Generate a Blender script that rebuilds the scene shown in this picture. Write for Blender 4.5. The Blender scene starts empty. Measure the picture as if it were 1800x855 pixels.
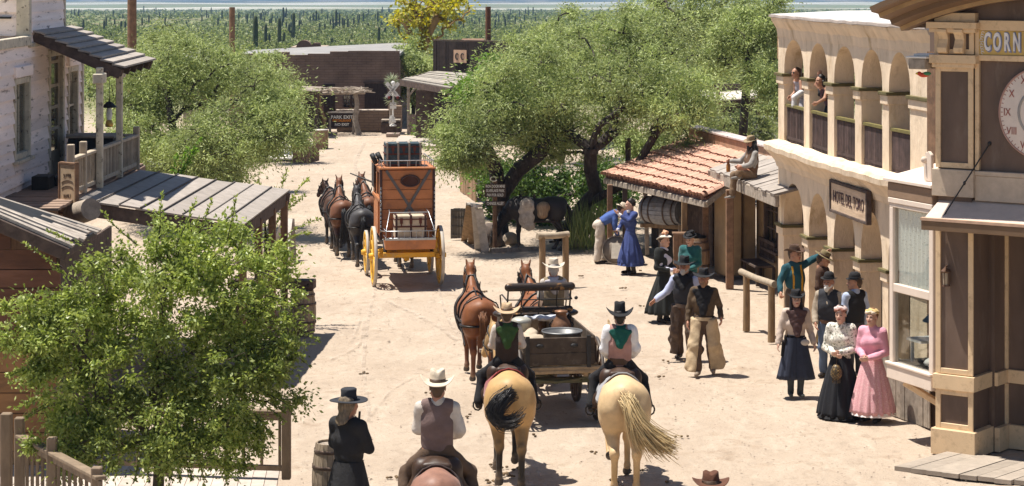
import bpy, math, random
import numpy as np
from mathutils import Vector, Matrix
R = math.radians
random.seed(7)
RNG = np.random.default_rng(7)
SC = bpy.context.scene
COL = SC.collection

# ---------------------------------------------------------------- camera, sky, sun, exposure
FPX, CH, HY = 4000.0, 6.85, -56.0          # focal length in photo pixels, eye height, horizon row
cd = bpy.data.cameras.new('camera'); cam = bpy.data.objects.new('camera', cd); COL.objects.link(cam)
cam.location = (0, 0, CH); cam.rotation_euler = (R(90), 0, 0)
cd.sensor_width = 36; cd.lens = FPX / 1800 * 36; cd.shift_y = -(427.5 - HY) / 1800
cd.clip_start = 0.5; cd.clip_end = 30000
SC.camera = cam
SUN = Vector((-0.33, 0.07, 1.0)).normalized()
world = bpy.data.worlds.new('World'); SC.world = world; world.use_nodes = True
wn = world.node_tree; sky = wn.nodes.new('ShaderNodeTexSky'); sky.sky_type = 'NISHITA'; sky.sun_disc = False
sky.sun_elevation = math.asin(SUN.z); sky.sun_rotation = math.atan2(SUN.x, SUN.y)
sky.altitude = 800; sky.dust_density = 1.2
bgn = wn.nodes['Background']; bgn.inputs[1].default_value = 0.062
wn.links.new(sky.outputs[0], bgn.inputs[0])
sl = bpy.data.lights.new('sun', 'SUN'); so = bpy.data.objects.new('sun', sl); COL.objects.link(so)
sl.energy = 5.0; sl.angle = R(0.53); sl.color = (1.0, 0.95, 0.87)
so.rotation_euler = SUN.to_track_quat('Z', 'Y').to_euler()
SC.view_settings.view_transform = 'Standard'; SC.view_settings.look = 'None'
SC.view_settings.exposure = 0.82; SC.view_settings.gamma = 1.0; SC.view_settings.use_curve_mapping = False
SC.cycles.max_bounces = 8; SC.cycles.transparent_max_bounces = 12; SC.cycles.volume_bounces = 0

def P(x, y, Y):                            # photo pixel + distance -> point
    return Vector(((x - 900) * Y / FPX, Y, CH - (y - HY) * Y / FPX))
def G(x, y, z=0.0):                        # photo pixel on the level z
    Y = FPX * (CH - z) / (y - HY)
    return Vector(((x - 900) * Y / FPX, Y, z))

# ---------------------------------------------------------------- objects and naming
def thing(name, label, cat, loc=(0, 0, 0), rz=0.0, group=None):
    o = bpy.data.objects.new(name, None); COL.objects.link(o)
    o.location = loc; o.rotation_euler = (0, 0, rz); o.empty_display_size = .2
    return tag(o, label, cat, group)
def tag(o, label=None, cat=None, group=None, kind=None):
    for k, v in (('label', label), ('category', cat), ('group', group), ('kind', kind)):
        if v: o[k] = v
    return o
def dup(o, parent=None):
    c = o.copy(); COL.objects.link(c)
    if parent is not None: c.parent = parent
    for ch in list(o.children): dup(ch, c)
    return c
def wmat(o):
    m = Matrix.Identity(4)
    while o is not None:
        m = Matrix.Translation(o.location) @ o.rotation_euler.to_matrix().to_4x4() @ m
        o = o.parent
    return m

def mesh_np(name, V, Q, mats, mi=None, smooth=False):
    V = np.ascontiguousarray(V, dtype=np.float32); Q = np.ascontiguousarray(Q, dtype=np.int32)
    me = bpy.data.meshes.new(name); n, k = Q.shape
    me.vertices.add(len(V)); me.vertices.foreach_set('co', V.ravel())
    me.loops.add(n * k); me.loops.foreach_set('vertex_index', Q.ravel())
    me.polygons.add(n); me.polygons.foreach_set('loop_start', np.arange(0, n * k, k, dtype=np.int32))
    try: me.polygons.foreach_set('loop_total', np.full(n, k, dtype=np.int32))
    except Exception: pass
    if mi is not None: me.polygons.foreach_set('material_index', np.ascontiguousarray(mi, dtype=np.int32))
    me.polygons.foreach_set('use_smooth', np.full(n, smooth, dtype=bool))
    for m in mats: me.materials.append(m)
    me.update(calc_edges=True); me.validate()
    return me
def aslist(m): return list(m) if isinstance(m, (list, tuple)) else [m]
def obj_np(name, V, Q, mats, parent=None, mi=None, smooth=True, world=False):
    V = np.asarray(V, float)
    if world and parent is not None:
        M = np.array(wmat(parent).inverted()); V = V @ M[:3, :3].T + M[:3, 3]
    o = bpy.data.objects.new(name, mesh_np(name, V, Q, aslist(mats), mi, smooth)); COL.objects.link(o)
    if parent is not None: o.parent = parent
    return o

class MB:
    def __init__(s): s.v = []; s.f = []; s.m = []; s.s = []
    def add(s, vs, fs, mi=0, sm=False):
        b = len(s.v); s.v += [tuple(v) for v in vs]
        for f in fs: s.f.append(tuple(i + b for i in f)); s.m.append(mi); s.s.append(sm)
        return s
    def hexa(s, p, mi=0):                  # 8 corners: bottom ring then top ring
        return s.add(p, [(3, 2, 1, 0), (4, 5, 6, 7), (0, 1, 5, 4), (1, 2, 6, 5), (2, 3, 7, 6), (3, 0, 4, 7)], mi)
    def box(s, c, d, rz=0, mi=0, M=None):
        x, y, z = d[0] / 2, d[1] / 2, d[2] / 2
        ps = [Vector(q) for q in ((-x, -y, -z), (x, -y, -z), (x, y, -z), (-x, y, -z), (-x, -y, z), (x, -y, z), (x, y, z), (-x, y, z))]
        T = Matrix.Translation(c) @ (M.to_4x4() if M is not None else Matrix.Rotation(rz, 4, 'Z'))
        return s.hexa([T @ p for p in ps], mi)
    def bb(s, lo, hi, mi=0):
        return s.box([(a + b) / 2 for a, b in zip(lo, hi)], [b - a for a, b in zip(lo, hi)], 0, mi)
    def bar(s, a, b, w, h, mi=0, up=(0, 0, 1), w2=None, h2=None):
        a = Vector(a); b = Vector(b); d = (b - a).normalized(); u = Vector(up)
        if abs(d.dot(u)) > .99: u = Vector((0, 1, 0))
        r = d.cross(u).normalized(); u = r.cross(d)
        w2 = w if w2 is None else w2; h2 = h if h2 is None else h2
        ps = [c + r * (sx * ww / 2) + u * (sy * hh / 2) for c, ww, hh in ((a, w, h), (b, w2, h2)) for sx, sy in ((-1, -1), (1, -1), (1, 1), (-1, 1))]
        return s.hexa(ps, mi)
    def tube(s, pts, rad, n=8, mi=0, cap=True, sm=True):
        pts = [Vector(p) for p in pts]; k = len(pts)
        rad = [rad] * k if isinstance(rad, (int, float)) else list(rad)
        vs = []; u = None
        for i, p in enumerate(pts):
            d = (pts[min(i + 1, k - 1)] - pts[max(i - 1, 0)])
            d = d.normalized() if d.length > 1e-9 else Vector((0, 0, 1))
            if u is None: u = d.orthogonal().normalized()
            u = (u - d * u.dot(d)); u = u.normalized() if u.length > 1e-6 else d.orthogonal().normalized()
            w = d.cross(u)
            for j in range(n):
                a = 2 * math.pi * j / n; vs.append(p + (u * math.cos(a) + w * math.sin(a)) * rad[i])
        fs = [(i * n + j, i * n + (j + 1) % n, (i + 1) * n + (j + 1) % n, (i + 1) * n + j) for i in range(k - 1) for j in range(n)]
        s.add(vs, fs, mi, sm)
        if cap: s.add(vs[:n], [tuple(range(n))[::-1]], mi); s.add(vs[-n:], [tuple(range(n))], mi)
        return s
    def lathe(s, prof, c=(0, 0, 0), n=20, mi=0, M=None, sm=True, sx=1, sy=1):
        T = Matrix.Translation(c) @ (M.to_4x4() if M is not None else Matrix.Identity(4))
        vs = [T @ Vector((r * math.cos(2 * math.pi * j / n) * sx, r * math.sin(2 * math.pi * j / n) * sy, z)) for r, z in prof for j in range(n)]
        k = len(prof)
        return s.add(vs, [(i * n + j, i * n + (j + 1) % n, (i + 1) * n + (j + 1) % n, (i + 1) * n + j) for i in range(k - 1) for j in range(n)], mi, sm)
    def ell(s, c, r, n=12, mi=0, M=None):
        k = max(6, n // 2 + 2)
        prof = [(math.sin(math.pi * i / k), -math.cos(math.pi * i / k)) for i in range(k + 1)]
        T = Matrix.Translation(c) @ (M.to_4x4() if M is not None else Matrix.Identity(4)) @ Matrix.Diagonal((*r, 1))
        vs = [T @ Vector((max(a, 1e-4) * math.cos(2 * math.pi * j / n), max(a, 1e-4) * math.sin(2 * math.pi * j / n), z)) for a, z in prof for j in range(n)]
        return s.add(vs, [(i * n + j, i * n + (j + 1) % n, (i + 1) * n + (j + 1) % n, (i + 1) * n + j) for i in range(k) for j in range(n)], mi, True)
    def prism(s, poly, t, M=None, c=(0, 0, 0), mi=0):    # polygon in local x,z pushed along local y
        T = Matrix.Translation(c) @ (M.to_4x4() if M is not None else Matrix.Identity(4)); n = len(poly)
        vs = [T @ Vector((x, 0, z)) for x, z in poly] + [T @ Vector((x, t, z)) for x, z in poly]
        fs = [tuple(range(n)), tuple(range(2 * n - 1, n - 1, -1))] + [((i + 1) % n, i, n + i, n + (i + 1) % n) for i in range(n)]
        return s.add(vs, fs, mi)
    def build(s, name, mats, parent=None, bevel=0, world=True):
        me = bpy.data.meshes.new(name); vs = s.v
        if parent is not None and world:
            W = wmat(parent).inverted(); vs = [W @ Vector(v) for v in vs]
        me.from_pydata([tuple(v) for v in vs], [], s.f)
        for m in aslist(mats): me.materials.append(m)
        me.polygons.foreach_set('material_index', s.m); me.polygons.foreach_set('use_smooth', s.s); me.update()
        o = bpy.data.objects.new(name, me); COL.objects.link(o)
        if parent is not None: o.parent = parent
        if bevel:
            b = o.modifiers.new('bevel', 'BEVEL'); b.width = bevel; b.segments = 1; b.limit_method = 'ANGLE'; b.angle_limit = R(40)
        return o

def text(word, size, M, mat, parent, name='lettering', depth=.006, sx=1.0, align='CENTER', bold=0.0):
    cu = bpy.data.curves.new('t', 'FONT'); cu.body = word; cu.size = size; cu.align_x = align; cu.align_y = 'CENTER'
    cu.extrude = depth / 2; cu.offset = bold; cu.resolution_u = 3
    ob = bpy.data.objects.new('t', cu); COL.objects.link(ob)
    dg = bpy.context.evaluated_depsgraph_get(); me = bpy.data.meshes.new_from_object(ob.evaluated_get(dg))
    bpy.data.objects.remove(ob); bpy.data.curves.remove(cu)
    me.transform(wmat(parent).inverted() @ M @ Matrix.Diagonal((sx, 1, 1, 1)) if parent is not None else M)
    me.materials.clear(); me.materials.append(mat); me.name = name
    o = bpy.data.objects.new(name, me); COL.objects.link(o)
    if parent is not None: o.parent = parent
    return o
def face_M(c, u, n):                       # text frame: x along u, z out along n, y up-ish
    u = Vector(u).normalized(); n = Vector(n).normalized(); w = n.cross(u).normalized(); u = w.cross(n)
    m = Matrix((u, w, n)).transposed().to_4x4(); m.translation = c
    return m

# ---------------------------------------------------------------- materials
MC = {}
def C4(c): return (c[0], c[1], c[2], 1)
def M(name, col=(.5, .5, .5), rough=.85, var=.18, scale=6, st=(1, 1, 1), col2=None, mk=(.52, .62), msc=None, bump=.25, bsc=None, metal=0.0, spec=.3, sheen=0, island=0.0, bdist=.01):
    if name in MC: return MC[name]
    m = bpy.data.materials.new(name); m.use_nodes = True; t = m.node_tree; N = t.nodes; L = t.links
    b = N['Principled BSDF']; b.inputs['Roughness'].default_value = rough; b.inputs['Metallic'].default_value = metal
    b.inputs['Specular IOR Level'].default_value = spec
    if sheen: b.inputs['Sheen Weight'].default_value = sheen
    tc = N.new('ShaderNodeTexCoord'); mp = N.new('ShaderNodeMapping'); mp.inputs['Scale'].default_value = st
    L.new(tc.outputs['Object'], mp.inputs[0])
    def noise(sc, det=5, ro=.6):
        n = N.new('ShaderNodeTexNoise'); n.inputs['Scale'].default_value = sc; n.inputs['Detail'].default_value = det; n.inputs['Roughness'].default_value = ro
        L.new(mp.outputs[0], n.inputs[0]); return n.outputs[0]
    def mix(a, bcol, f):
        x = N.new('ShaderNodeMix'); x.data_type = 'RGBA'
        for i, v in ((6, a), (7, bcol)):
            if isinstance(v, tuple): x.inputs[i].default_value = v
            else: L.new(v, x.inputs[i])
        L.new(f, x.inputs[0]); return x.outputs[2]
    def rng(v, lo, hi):
        r = N.new('ShaderNodeMapRange'); r.inputs[1].default_value = lo; r.inputs[2].default_value = hi; L.new(v, r.inputs[0]); return r.outputs[0]
    a = C4([min(1, max(0, c * (1 - var))) for c in col]); d = C4([min(1, c * (1 + var)) for c in col])
    out = mix(a, d, rng(noise(scale), .3, .7))
    if island:
        g = N.new('ShaderNodeNewGeometry'); hs = N.new('ShaderNodeHueSaturation'); L.new(out, hs.inputs['Color'])
        r2 = N.new('ShaderNodeMapRange'); r2.inputs[3].default_value = 1 - island; r2.inputs[4].default_value = 1 + island
        L.new(g.outputs['Random Per Island'], r2.inputs[0]); L.new(r2.outputs[0], hs.inputs['Value']); out = hs.outputs[0]
    if col2 is not None: out = mix(out, C4(col2), rng(noise(msc or scale * .6, 7, .7), *mk))
    L.new(out, b.inputs['Base Color'])
    if bump:
        bm = N.new('ShaderNodeBump'); bm.inputs['Strength'].default_value = bump; bm.inputs['Distance'].default_value = bdist
        L.new(noise(bsc or scale * 4, 6, .65), bm.inputs['Height']); L.new(bm.outputs[0], b.inputs['Normal'])
    MC[name] = m; return m
def leafmat(name, c1, c2, trans=.35, rough=.55, var=.3):
    if name in MC: return MC[name]
    m = bpy.data.materials.new(name); m.use_nodes = True; t = m.node_tree; N = t.nodes; L = t.links
    b = N['Principled BSDF']; b.inputs['Roughness'].default_value = rough; b.inputs['Specular IOR Level'].default_value = .35
    g = N.new('ShaderNodeNewGeometry'); x = N.new('ShaderNodeMix'); x.data_type = 'RGBA'
    x.inputs[6].default_value = C4(c1); x.inputs[7].default_value = C4(c2); L.new(g.outputs['Random Per Island'], x.inputs[0])
    tc = N.new('ShaderNodeTexCoord'); n = N.new('ShaderNodeTexNoise'); n.inputs['Scale'].default_value = .9; n.inputs['Detail'].default_value = 3
    L.new(tc.outputs['Object'], n.inputs[0]); hs = N.new('ShaderNodeHueSaturation'); r = N.new('ShaderNodeMapRange')
    r.inputs[1].default_value = .3; r.inputs[2].default_value = .7; r.inputs[3].default_value = 1 - var; r.inputs[4].default_value = 1 + var
    L.new(n.outputs[0], r.inputs[0]); L.new(r.outputs[0], hs.inputs['Value']); L.new(x.outputs[2], hs.inputs['Color'])
    L.new(hs.outputs[0], b.inputs['Base Color'])
    tr = N.new('ShaderNodeBsdfTranslucent'); hs2 = N.new('ShaderNodeHueSaturation'); hs2.inputs['Saturation'].default_value = 1.15; hs2.inputs['Value'].default_value = 1.25
    L.new(hs.outputs[0], hs2.inputs['Color']); L.new(hs2.outputs[0], tr.inputs[0])
    ms = N.new('ShaderNodeMixShader'); ms.inputs[0].default_value = trans; L.new(b.outputs[0], ms.inputs[1]); L.new(tr.outputs[0], ms.inputs[2])
    L.new(ms.outputs[0], N['Material Output'].inputs[0]); MC[name] = m; return m
def glassmat(name, tint=(.05, .05, .05), mixf=.35):
    if name in MC: return MC[name]
    m = bpy.data.materials.new(name); m.use_nodes = True; t = m.node_tree; N = t.nodes; L = t.links
    gl = N.new('ShaderNodeBsdfGlossy'); gl.inputs['Roughness'].default_value = .03; tr = N.new('ShaderNodeBsdfTransparent'); tr.inputs[0].default_value = (.9, .92, .91, 1)
    fr = N.new('ShaderNodeLayerWeight'); pw = N.new('ShaderNodeMath'); pw.operation = 'POWER'; pw.inputs[1].default_value = 4; L.new(fr.outputs['Facing'], pw.inputs[0]); ad = N.new('ShaderNodeMath'); ad.operation = 'MULTIPLY_ADD'; ad.inputs[1].default_value = .6; ad.inputs[2].default_value = .07; L.new(pw.outputs[0], ad.inputs[0])
    ms = N.new('ShaderNodeMixShader'); L.new(ad.outputs[0], ms.inputs[0]); L.new(tr.outputs[0], ms.inputs[1]); L.new(gl.outputs[0], ms.inputs[2])
    L.new(ms.outputs[0], N['Material Output'].inputs[0]); MC[name] = m; return m

WOODG = M('grey_wood', (.30, .25, .20), st=(1, 1, 1), scale=9, var=.3, col2=(.16, .12, .09), mk=(.52, .75), bump=.4, island=.18)
WOODP = M('pale_board', (.50, .45, .39), scale=7, var=.22, col2=(.28, .23, .19), mk=(.55, .75), bump=.4, island=.2)
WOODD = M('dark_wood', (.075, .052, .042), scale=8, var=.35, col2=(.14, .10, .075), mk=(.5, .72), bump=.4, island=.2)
WOODB = M('brown_wood', (.19, .11, .065), scale=7, var=.3, col2=(.10, .06, .04), mk=(.52, .7), bump=.4, island=.22)
WOODY = M('post_wood', (.25, .165, .09), scale=10, st=(1, 1, .25), var=.3, col2=(.17, .11, .06), mk=(.52, .68), bump=.4)
RAILW = M('railing_wood', (.185, .135, .09), scale=9, st=(1, 1, .3), var=.25, col2=(.2, .15, .1), mk=(.54, .72), bump=.35, island=.15)
IRON = M('iron', (.045, .042, .04), rough=.55, metal=.6, var=.3, scale=20, bump=.1)
STEEL = M('steel', (.42, .43, .44), rough=.38, metal=.9, var=.15, scale=20, bump=.05)
BLACK = M('black_paint', (.02, .019, .018), rough=.6, var=.3, bump=.1)
WHITE = M('white_paint', (.72, .70, .66), rough=.6, var=.06, col2=(.5, .46, .4), mk=(.62, .75), bump=.1)
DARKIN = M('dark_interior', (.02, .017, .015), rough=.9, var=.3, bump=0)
LETTER = M('cream_lettering', (.78, .76, .70), var=.05, bump=0)
GLASS = glassmat('window_glass')

# ---------------------------------------------------------------- implicit surfaces (bodies, clothes, animals)
BIG = 9.0
def V3(p): return np.array(p, float)
def rc(a, b, ra, rb=None, k=.04, fl=None, neg=False):
    return dict(a=V3(a), b=V3(b), ra=ra, rb=ra if rb is None else rb, k=k, fl=fl, neg=neg)
def pdist(p, q):
    a, b = p['a'], p['b']; w = q - a; d = b - a; s = 1.0
    if p['fl'] is not None:
        n, s = V3(p['fl'][0]), p['fl'][1]; n = n / np.linalg.norm(n)
        w = w + np.outer(w @ n, n) * (1 / s - 1); d = d + n * (d @ n) * (1 / s - 1)
    L = d @ d
    t = np.clip(w @ d / L, 0, 1) if L > 1e-12 else np.zeros(len(w))
    r = np.linalg.norm(w - t[:, None] * d, axis=1) - (p['ra'] + t * (p['rb'] - p['ra']))
    return r * (s if s < 1 else 1.0) if p['fl'] is not None else r
def smin(a, b, k):
    h = np.maximum(k - np.abs(a - b), 0) / k
    return np.minimum(a, b) - h * h * k * .25
def field(prims, q):
    v = np.full(len(q), BIG)
    for p in prims:
        d = pdist(p, q); v = -smin(-v, d, p['k']) if p['neg'] else smin(v, d, p['k'])
    return v
def surf(prims, h, cuts=(), wr=0.0, wsc=14.0):
    lo = np.min([np.minimum(p['a'] - p['ra'], p['b'] - p['rb']) for p in prims if not p['neg']], axis=0) - 3 * h
    hi = np.max([np.maximum(p['a'] + p['ra'], p['b'] + p['rb']) for p in prims if not p['neg']], axis=0) + 3 * h
    n = np.ceil((hi - lo) / h).astype(int) + 1
    ax = [lo[i] + h * np.arange(n[i]) for i in range(3)]
    W = np.full(tuple(n), BIG)
    for p in prims:
        m = p['k'] + 2.5 * h; r = max(p['ra'], p['rb'])
        l = np.minimum(p['a'], p['b']) - r - m; u = np.maximum(p['a'], p['b']) + r + m
        i0 = np.clip(np.floor((l - lo) / h).astype(int), 0, n - 1); i1 = np.clip(np.ceil((u - lo) / h).astype(int) + 1, 1, n)
        if np.any(i1 <= i0): continue
        g = np.stack(np.meshgrid(*[ax[i][i0[i]:i1[i]] for i in range(3)], indexing='ij'), -1)
        sh = g.shape[:3]; d = pdist(p, g.reshape(-1, 3)).reshape(sh)
        sub = W[i0[0]:i1[0], i0[1]:i1[1], i0[2]:i1[2]]
        W[i0[0]:i1[0], i0[1]:i1[1], i0[2]:i1[2]] = -smin(-sub, d, p['k']) if p['neg'] else smin(sub, d, p['k'])
    if cuts or wr:
        g = np.stack(np.meshgrid(*ax, indexing='ij'), -1).reshape(-1, 3)
        if wr:
            f = wsc; x, y, z = g.T
            W = W + (wr * (np.sin(f * (z + .35 * x + .2 * y) * 2.1 + 3 * np.sin(f * .35 * x + 1)) * .6 + np.sin(f * (x * 1.3 - z * .7 + y)) * .5 + np.sin(f * 3.7 * (z * .8 + .5 * y - .6 * x) + 2 * np.sin(f * z)) * .4)).reshape(W.shape)
        for cpt, cn in cuts:               # keep the side the normal points away from
            cn = V3(cn) / np.linalg.norm(cn); W = np.maximum(W, ((g - V3(cpt)) @ cn).reshape(W.shape))
    W[0] = W[-1] = BIG; W[:, 0] = W[:, -1] = BIG; W[:, :, 0] = W[:, :, -1] = BIG
    cs = n - 1; nc = int(np.prod(cs)); acc = np.zeros((nc, 3)); cnt = np.zeros(nc); quads = []
    st = np.array([cs[1] * cs[2], cs[2], 1])
    for a in range(3):
        sl0 = [slice(None)] * 3; sl1 = [slice(None)] * 3; sl0[a] = slice(0, -1); sl1[a] = slice(1, None)
        A, B = W[tuple(sl0)], W[tuple(sl1)]
        I = np.argwhere((A < 0) != (B < 0))
        va = A[tuple(I.T)]; vb = B[tuple(I.T)]; t = va / (va - vb)
        pos = lo + I * h; pos[:, a] += t * h
        b, c = (a + 1) % 3, (a + 2) % 3; ids = []
        for db, dc in ((-1, -1), (0, -1), (0, 0), (-1, 0)):
            J = I.copy(); J[:, b] += db; J[:, c] += dc; k = J @ st; ids.append(k)
            np.add.at(acc, k, pos); np.add.at(cnt, k, 1)
        Q = np.stack(ids, 1); fl = va > 0; Q[fl] = Q[fl][:, ::-1]; quads.append(Q)
    Q = np.concatenate(quads); use = np.nonzero(cnt)[0]; mp = np.full(nc, -1); mp[use] = np.arange(len(use))
    return acc[use] / cnt[use][:, None], mp[Q]
def sdf_obj(name, prims, h, mats, parent, cuts=(), wr=0, wsc=14.0, pick=None):
    V, Q = surf(prims, h, cuts, wr, wsc)
    mi = pick(V[Q].mean(1)) if pick else None
    return obj_np(name, V, Q, mats, parent, mi)
# ================================================================ SETTING: ground, hills, haze
ZY = [(-200, 0), (104, 0), (120, -.15), (200, -1.9), (333, -5.3), (600, -10.0), (1000, -16), (2200, -35), (3200, -48), (4500, -61.8), (9000, -100)]
def gz(Y): return np.interp(Y, [a for a, _ in ZY], [b for _, b in ZY])

def dirt_material():
    m = bpy.data.materials.new('street_dirt'); m.use_nodes = True; t = m.node_tree; N = t.nodes; L = t.links
    b = N['Principled BSDF']; b.inputs['Roughness'].default_value = .95; b.inputs['Specular IOR Level'].default_value = .1
    tc = N.new('ShaderNodeTexCoord'); sp = N.new('ShaderNodeSeparateXYZ'); L.new(tc.outputs['Object'], sp.inputs[0])
    def noise(sc, det=6, ro=.6, st=None):
        n = N.new('ShaderNodeTexNoise'); n.inputs['Scale'].default_value = sc; n.inputs['Detail'].default_value = det; n.inputs['Roughness'].default_value = ro
        if st:
            q = N.new('ShaderNodeMapping'); q.inputs['Scale'].default_value = st; L.new(tc.outputs['Object'], q.inputs[0]); L.new(q.outputs[0], n.inputs[0])
        else: L.new(tc.outputs['Object'], n.inputs[0])
        return n.outputs[0]
    def rng(v, a, c, d=0, e=1):
        r = N.new('ShaderNodeMapRange'); r.inputs[1].default_value = a; r.inputs[2].default_value = c; r.inputs[3].default_value = d; r.inputs[4].default_value = e
        L.new(v, r.inputs[0]); return r.outputs[0]
    def mix(a, c, f, bl='MIX'):
        x = N.new('ShaderNodeMix'); x.data_type = 'RGBA'; x.blend_type = bl
        for i, v in ((6, a), (7, c)):
            if isinstance(v, tuple): x.inputs[i].default_value = C4(v)
            else: L.new(v, x.inputs[i])
        if isinstance(f, float): x.inputs[0].default_value = f
        else: L.new(f, x.inputs[0])
        return x.outputs[2]
    c = mix((.365, .288, .218), (.46, .373, .288), rng(noise(.55, 8, .65), .33, .67))
    c = mix(c, (.50, .415, .325), rng(noise(2.3, 7, .7, (1, .35, 1)), .5, .78))
    c = mix(c, (.265, .19, .13), rng(noise(1.1, 9, .75), .53, .74))
    c = mix(c, (.21, .155, .115), rng(noise(22, 3, .5), .655, .72))
    c = mix(c, (.30, .24, .19), rng(noise(75, 4, .7), .54, .72))
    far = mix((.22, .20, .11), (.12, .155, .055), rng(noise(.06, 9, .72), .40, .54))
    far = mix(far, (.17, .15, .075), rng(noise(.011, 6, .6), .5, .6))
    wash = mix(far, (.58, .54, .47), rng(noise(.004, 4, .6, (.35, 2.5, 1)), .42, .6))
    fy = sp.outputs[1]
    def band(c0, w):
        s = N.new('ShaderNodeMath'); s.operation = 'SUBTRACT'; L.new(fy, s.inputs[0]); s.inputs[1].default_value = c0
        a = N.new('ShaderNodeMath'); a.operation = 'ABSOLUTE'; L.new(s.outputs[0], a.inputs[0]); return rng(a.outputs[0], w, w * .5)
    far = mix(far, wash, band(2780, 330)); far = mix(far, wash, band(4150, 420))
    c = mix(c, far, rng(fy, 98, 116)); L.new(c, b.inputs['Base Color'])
    bm = N.new('ShaderNodeBump'); bm.inputs['Strength'].default_value = .7; bm.inputs['Distance'].default_value = .07
    ad = N.new('ShaderNodeMath'); ad.operation = 'ADD'; vo = N.new('ShaderNodeTexVoronoi'); vo.feature = 'SMOOTH_F1'; vo.inputs['Scale'].default_value = 3.2; vo.inputs['Smoothness'].default_value = .4; L.new(tc.outputs['Object'], vo.inputs[0])
    L.new(noise(7, 8, .7), ad.inputs[0]); L.new(rng(vo.outputs[0], .0, .4, -.5, .35), ad.inputs[1])
    L.new(ad.outputs[0], bm.inputs['Height']); L.new(bm.outputs[0], b.inputs['Normal'])
    return m
def build_ground():
    ys = np.concatenate([np.arange(-60, 20, 4), np.arange(20, 62, .22), np.arange(62, 112, .6), np.geomspace(112, 9000, 90)])
    nx = 150; f = np.linspace(-1, 1, nx)
    Yg, Fg = np.meshgrid(ys, f, indexing='ij'); X = Fg * (np.abs(Yg) * .34 + 14)
    k = np.clip((100 - Yg) / 10, 0, 1)
    Z = gz(Yg) + k * (.012 * np.sin(X * 1.7 + Yg * .8) + .010 * np.sin(X * 4.1 - Yg * 2.3) + .008 * RNG.standard_normal(X.shape)) - .02 * k
    Z += np.where(Yg > 150, np.sin(X * .013 + Yg * .004) * np.clip(Yg - 150, 0, 800) * .0012, 0)
    V = np.stack([X, Yg, Z], -1).reshape(-1, 3)
    i, j = np.meshgrid(np.arange(len(ys) - 1), np.arange(nx - 1), indexing='ij'); a = (i * nx + j).ravel()
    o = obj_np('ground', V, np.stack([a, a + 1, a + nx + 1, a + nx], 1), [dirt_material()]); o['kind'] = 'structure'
build_ground()

def build_hills():
    xs = np.linspace(-5200, 5200, 160); t = np.linspace(0, 1, 26)
    X, T = np.meshgrid(xs, t); Yh = 4520 + 3600 * T
    ridge = 230 + 90 * np.sin(X * .0011 + 1) + 60 * np.sin(X * .0031) + 25 * np.sin(X * .011)
    Z = -64 + (ridge + 64) * T ** 1.35 + 26 * T * np.sin(X * .012 + 9 * T) * np.cos(X * .004 - 5 * T)
    V = np.stack([X, Yh, Z], -1).reshape(-1, 3); nx = len(xs)
    i, j = np.meshgrid(np.arange(len(t) - 1), np.arange(nx - 1), indexing='ij'); a = (i * nx + j).ravel()
    m = M('hill_slope', (.045, .06, .04), scale=.02, var=.4, col2=(.17, .145, .10), mk=(.45, .62), msc=.012, bump=0)
    obj_np('hills', V, np.stack([a, a + 1, a + nx + 1, a + nx], 1), [m])['kind'] = 'structure'
build_hills()

def build_haze():
    hm = bpy.data.materials.new('haze_air'); hm.use_nodes = True; t = hm.node_tree; t.nodes.clear()
    o = t.nodes.new('ShaderNodeOutputMaterial'); v = t.nodes.new('ShaderNodeVolumePrincipled')
    v.inputs['Color'].default_value = (.36, .60, 1.0, 1); v.inputs['Density'].default_value = 1.25e-4; v.inputs['Anisotropy'].default_value = .1
    t.links.new(v.outputs[0], o.inputs['Volume'])
    b = MB().bb((-5400, -62, -112), (5400, 9100, 420)).build('haze', hm); b['kind'] = 'stuff'
build_haze()

# ================================================================ LEAVES AND TREES
def leaves(C, D, L, Wd, roll=None):        # diamonds: centre, direction, length, width
    n = len(C); D = D / np.linalg.norm(D, axis=1)[:, None]
    r = RNG.standard_normal((n, 3)); s = np.cross(D, r); s /= np.linalg.norm(s, axis=1)[:, None] + 1e-9
    L = np.broadcast_to(L, n)[:, None] / 2; W = np.broadcast_to(Wd, n)[:, None] / 2
    V = np.stack([C - D * L, C + s * W, C + D * L, C - s * W], 1).reshape(-1, 3)
    return V, np.arange(4 * n).reshape(n, 4)
def crown_pts(blobs, n, shell=.45):
    w = np.array([b[1][0] * b[1][1] * b[1][2] for b in blobs]) ** .7; w /= w.sum(); out = []
    for b, k in zip(blobs, (w * n).astype(int) + 1):
        d = RNG.standard_normal((k, 3)); d /= np.linalg.norm(d, axis=1)[:, None]
        out.append(np.array(b[0]) + d * (RNG.random((k, 1)) ** shell) * np.array(b[1]))
    return np.concatenate(out)
def branches(trunks, tips, r0, rt=.006, wob=.10):
    nodes = []; par = []
    for tr in trunks:
        for i, p in enumerate(tr): nodes.append(np.array(p, float)); par.append(len(nodes) - 2 if i else -1)
    ntr = len(nodes); start = nodes[ntr - 1]; order = np.argsort([np.min([np.linalg.norm(np.array(q) - t) for q in nodes]) for t in tips])
    leaf = []
    for k in order:
        t = tips[k]; A = np.array(nodes); d = np.linalg.norm(A - t, axis=1); d = d + np.where(A[:, 2] > t[2] + .1, .5, 0); d[:1] += 2
        j = int(np.argmin(d)); a = nodes[j]; m = 3 if d[j] > .5 else 2
        for q in range(1, m + 1):
            f = q / m; p = a + (t - a) * f + (RNG.standard_normal(3) * wob * np.linalg.norm(t - a) if q < m else 0); p[2] += .10 * math.sin(f * math.pi) * np.linalg.norm(t - a)
            nodes.append(p); par.append(j); j = len(nodes) - 1
        leaf.append(j)
    cnt = np.zeros(len(nodes))
    for j in leaf:
        while j >= 0: cnt[j] += 1; j = par[j]
    mx = cnt.max()
    rad = np.maximum(r0 * (cnt / mx) ** .5, rt)
    return nodes, par, rad, ntr
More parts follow.
